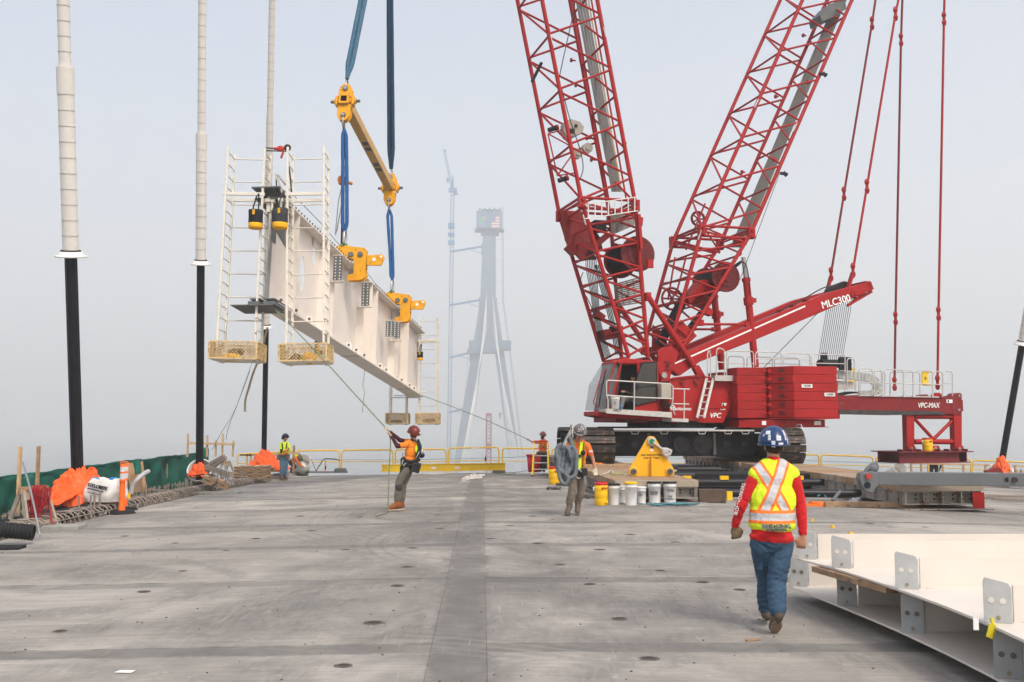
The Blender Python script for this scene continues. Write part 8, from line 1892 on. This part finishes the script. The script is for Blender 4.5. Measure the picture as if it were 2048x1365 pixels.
b = MB(); b.box(J['hc']+J['HB'] @ V((.05, -.135, -.0)), (.05, .012, .03), J['HB']); obj('helmet_print', b, letter, p3)
hang('tag_rope', 'thin green tag rope running from the girder splice down to the rope puller\'s hands', 'rope', [at(531, 604, 24.3), at(556, 625, 24.2), at(640, 712, 23.2), at(700, 778, 22.4), at(776, 861, 21.3)], .014, ropeg)
hang('tag_rope', 'loose tail of the green tag rope hanging straight down to the deck', 'rope', [at(778, 866, 21.25), at(781, 885, 21.2), at(779, 930, 21.0), at(777, 975, 20.8), at(776, 1020, 20.7), G(772, 1028)+V((0, 0, .015)), G(752, 1034)+V((0, 0, .015))], .014, ropeg)
hang('tag_rope', 'long thin tag rope running right from the girder far end to the distant rope handler', 'rope', [at(840, 790, 41), at(900, 812, 40.8), at(975, 842, 40.5), at(1055, 879, 40.2)], .015, ropeg)
b = MB(); b.path([V((0, 0, 0)), V((.05, .02, .04)), V((-.03, 0, .06)), V((.03, -.02, -.03)), V((0, 0, 0))], .02, 6); o = obj('rope_knot', b, ropeg); o.location = at(556, 628, 24.15); tag(o, 'knot of green rope tied under the girder near end', 'knot')
for (x0, y0, x1, y1, Yv, l) in ((789, 791, 832, 793, 41.2, 'upper of two dark steel bars sticking out left of the girder far end'), (786, 795, 838, 797, 41.5, 'lower of two dark steel bars sticking out left of the girder far end')):
    b = MB(); q0, q1 = at(x0, y0, Yv), at(x1, y1, Yv); b.beam((0, 0, 0), q1-q0, .3, .03, V((0, 0, 1))) if False else b.box((q1-q0)/2, ((q1-q0).length, .3, .02)); o = obj('steel_bar', b, dgrey); o.location = q0; tag(o, l, 'steel bar', 'dark bars at the girder far end')
# ---- distant people
def simple(label, Y0, mats, helm, face, facing, **k):
    kw = dict(vox=.018, long_sl=k.pop('ls', 1), glove=k.pop('glove', (False, False)), hair=k.pop('hair', None), helmet=helm, facing=facing, finger=False, smooth=3, build=k.pop('build', 1.))
    J = pj(Y0, **k); J['face'] = V(face); o = person(label, J, mats, **kw); return o, J
p4, J4 = simple('worker in yellow long sleeved shirt and jeans standing with folded arms, looking up', 38.2, [skin2, hiviz, hiviz, denim2, boott, glovem, solem], M('navy_hard_hat', (.02, .02, .05), .4, c2=(.4, .4, .45), amt=.3, s2=25), (.55, -.7, .28), (.3, -1, 0),
    hip=(568, 914), neck=(569, 885), head=(571, 876.5), sL=(561.5, 890), sR=(577, 890), eL=(561.5, 903, -.12), eR=(580, 902, -.12), wL=(571, 901, -.24), wR=(573, 898, -.22), hL=(576, 900, -.2), hR=(577, 897, -.2), kL=(564.5, 936, -.05), kR=(571.5, 936, .05), aL=(563, 954, .0), aR=(570, 954, .12), tL=(564, 957.5, -.16), tR=(573, 957, -.05))
def addbelt(o, J, Y0, px, py, w_=.36):
    b = MB(); q = at(px, py, Y0) - J['O']; b.box(q, (w_, .3, .09)); b.box(q+V((-w_*.5, -.05, -.08)), (.14, .16, .2)); b.box(q+V((w_*.45, -.05, -.06)), (.12, .16, .16)); obj('tool_belt', b, oliveg, o, bev=.02)
addbelt(p4, J4, 38.2, 568, 911); b = MB()
for s in (-1, 1): b.path([at(569+s*5, 886, 38.08)-J4['O'], at(569+s*4, 893, 37.98)-J4['O'], at(569+s*4, 902, 37.98)-J4['O']], .022, 6)
b.box(at(562, 903, 38)-J4['O'], (.04, .12, .16)); obj('harness', b, strapk, p4); b = MB(); b.path([at(563, 908, 37.95)-J4['O'], at(568, 909, 37.93)-J4['O'], at(575, 906, 37.95)-J4['O']], .03, 6); b.path([at(567, 903, 37.85)-J4['O'], at(574, 900.5, 37.85)-J4['O']], .03, 6); obj('orange_band', b, orsh, p4)
p5, J5 = simple('bearded worker in orange T-shirt by the red bin holding the far tag rope', 40.8, [skin2, orsh, orsh, darkc, boott, glovet, solem], M('sticker_hard_hat2', (.3, .12, .10), .45, c2=(.6, .5, .5), amt=.4, s2=26), (-.5, -.8, 0), (-.2, -1, 0), ls=0, glove=(True, False), hair=hairm,
    hip=(1085, 912), neck=(1086, 880), head=(1085.5, 872), sL=(1078.5, 885), sR=(1093.5, 885), eL=(1067, 886, -.15), eR=(1096, 897), wL=(1058.5, 881, -.2), wR=(1089, 895, -.2), hL=(1055, 879, -.2), hR=(1086, 893, -.24), kL=(1082.5, 927), kR=(1089, 928), aL=(1082.5, 939), aR=(1088, 939.5), tL=(1081, 942, -.18), tR=(1088, 942.5, -.18))
addbelt(p5, J5, 40.8, 1085, 905); b = MB(); b.ell(J5['h0']+J5['HB'] @ V((0, .06, -.07)), (.06, .05, .06), J5['HB']); obj('beard', b, hairm, p5)
b = MB(); 
for s in (-1, 1): b.path([at(1086+s*4.5, 881, 40.66)-J5['O'], at(1086+s*4, 888, 40.6)-J5['O'], at(1086+s*3.6, 900, 40.6)-J5['O']], .024, 6)
obj('harness', b, strapo, p5)
p6, J6 = simple('crouching worker in orange and yellow bending over the white pipe end at the left', 43.0, [skin2, orsh, orsh, darkc, boott, glovem, solem], M('green_hard_hat', (.10, .12, .06), .5), (.6, -.5, -.7), (.6, -.5, -.6),
    hip=(583, 925), neck=(594, 914), head=(598, 917), sL=(590, 915, -.15), sR=(594, 915, .16), eL=(596, 926, -.2), eR=(598, 926, .16), wL=(602, 932, -.1), wR=(604, 932, .1), hL=(605, 934, -.1), hR=(606, 934, .1), kL=(589, 934, -.1), kR=(590, 934, .14), aL=(583, 943, -.1), aR=(584, 943, .12), tL=(588, 945, -.16), tR=(589, 945, .1))
b = MB(); b.path([at(585, 917, 42.8)-J6['O'], at(590, 911, 42.85)-J6['O'], at(596, 912, 42.9)-J6['O']], .04, 6); obj('yellow_band', b, hiviz, p6)
p7, J7 = simple('person in dark workwear bending down behind the hanging red foot', 42.6, [skin2, darkc, darkc, darkc, boott, glovem, solem], M('black_hard_hat', (.02, .02, .02), .4), (.2, .7, -.7), (0, 1, -.3),
    hip=(1868, 927), neck=(1872, 915, .2), head=(1873, 914, .34), sL=(1864, 917, .15), sR=(1880, 917, .2), eL=(1861, 928, .2), eR=(1882, 929, .2), wL=(1864, 937, .25), wR=(1880, 938, .25), hL=(1866, 941, .28), hR=(1879, 941, .28), kL=(1863, 940, .12), kR=(1873, 940, .12), aL=(1864, 955), aR=(1873, 955), tL=(1863, 957, -.1), tR=(1874, 957, -.1))
# operator in the cab
def wl(px, py, n): return CO + RZ @ LP(px, py, n)
J = {k: wl(*v) for k, v in dict(hip=(1271, 800, -1.85), neck=(1270, 768, -1.85), head=(1267, 757, -1.85), sL=(1270, 774, -2.05), sR=(1268, 773, -1.66), eL=(1262, 788, -2.1), eR=(1260, 786, -1.6), wL=(1250, 784, -2.0), wR=(1250, 783, -1.7), hL=(1246, 784, -2.0), hR=(1246, 783, -1.7),
     kL=(1246, 798, -2.0), kR=(1246, 797, -1.7), aL=(1243, 818, -2.0), aR=(1243, 817, -1.7), tL=(1235, 822, -2.0), tR=(1235, 821, -1.7)).items()}
J['face'] = V((-1, -.25, 0)); J['sL'], J['sR'] = J['sR'], J['sL']
p8 = person('operator in dark clothes and cap sitting in the crane cab', J, [skin, darkc, darkc, M('grey_trousers', (.2, .2, .2), .8), bootg, glovem, solem], .018, hair=hairm, facing=(-1, -.25, 0), finger=False, smooth=3)
b = MB(); b.ell(J['h0']+J['HB'] @ V((0, -.01, .06)), (.085, .105, .07), J['HB']); b.box(J['h0']+J['HB'] @ V((0, .11, .05)), (.12, .08, .01), J['HB']); obj('cap', b, strapk, p8)
c = wl(1231, 818, -2.75); s = c.y/F; o = T('plastic_pail', 'white pail standing on the crane cab walkway', 'bucket', c); b = MB(); b.lathe([(0, 0), (.125, 0), (.14, .30), (.15, .31), (.145, .38), (.12, .38)], 26, cap=False); obj('pail_body', b, bucketw, o); b = MB(); b.lathe([(.14, .37), (.155, .375), (.155, .40), (0, .40)], 26, cap=False); obj('lid', b, lidw, o); text('print', 'III', .12, (-.02, -.136, .18), ZD, (-1, 0, 0), letterk, o)
b = MB(); b.lathe([(0, 0), (.032, 0), (.032, .15), (.012, .19), (.012, .21), (0, .21)], 14); o = obj('water_bottle', b, M('bottle_blue', (.05, .3, .55), .2)); o.location = wl(1243, 820, -2.8); tag(o, 'small blue bottle beside the pail on the cab walkway', 'bottle')
sc['end'] = 1
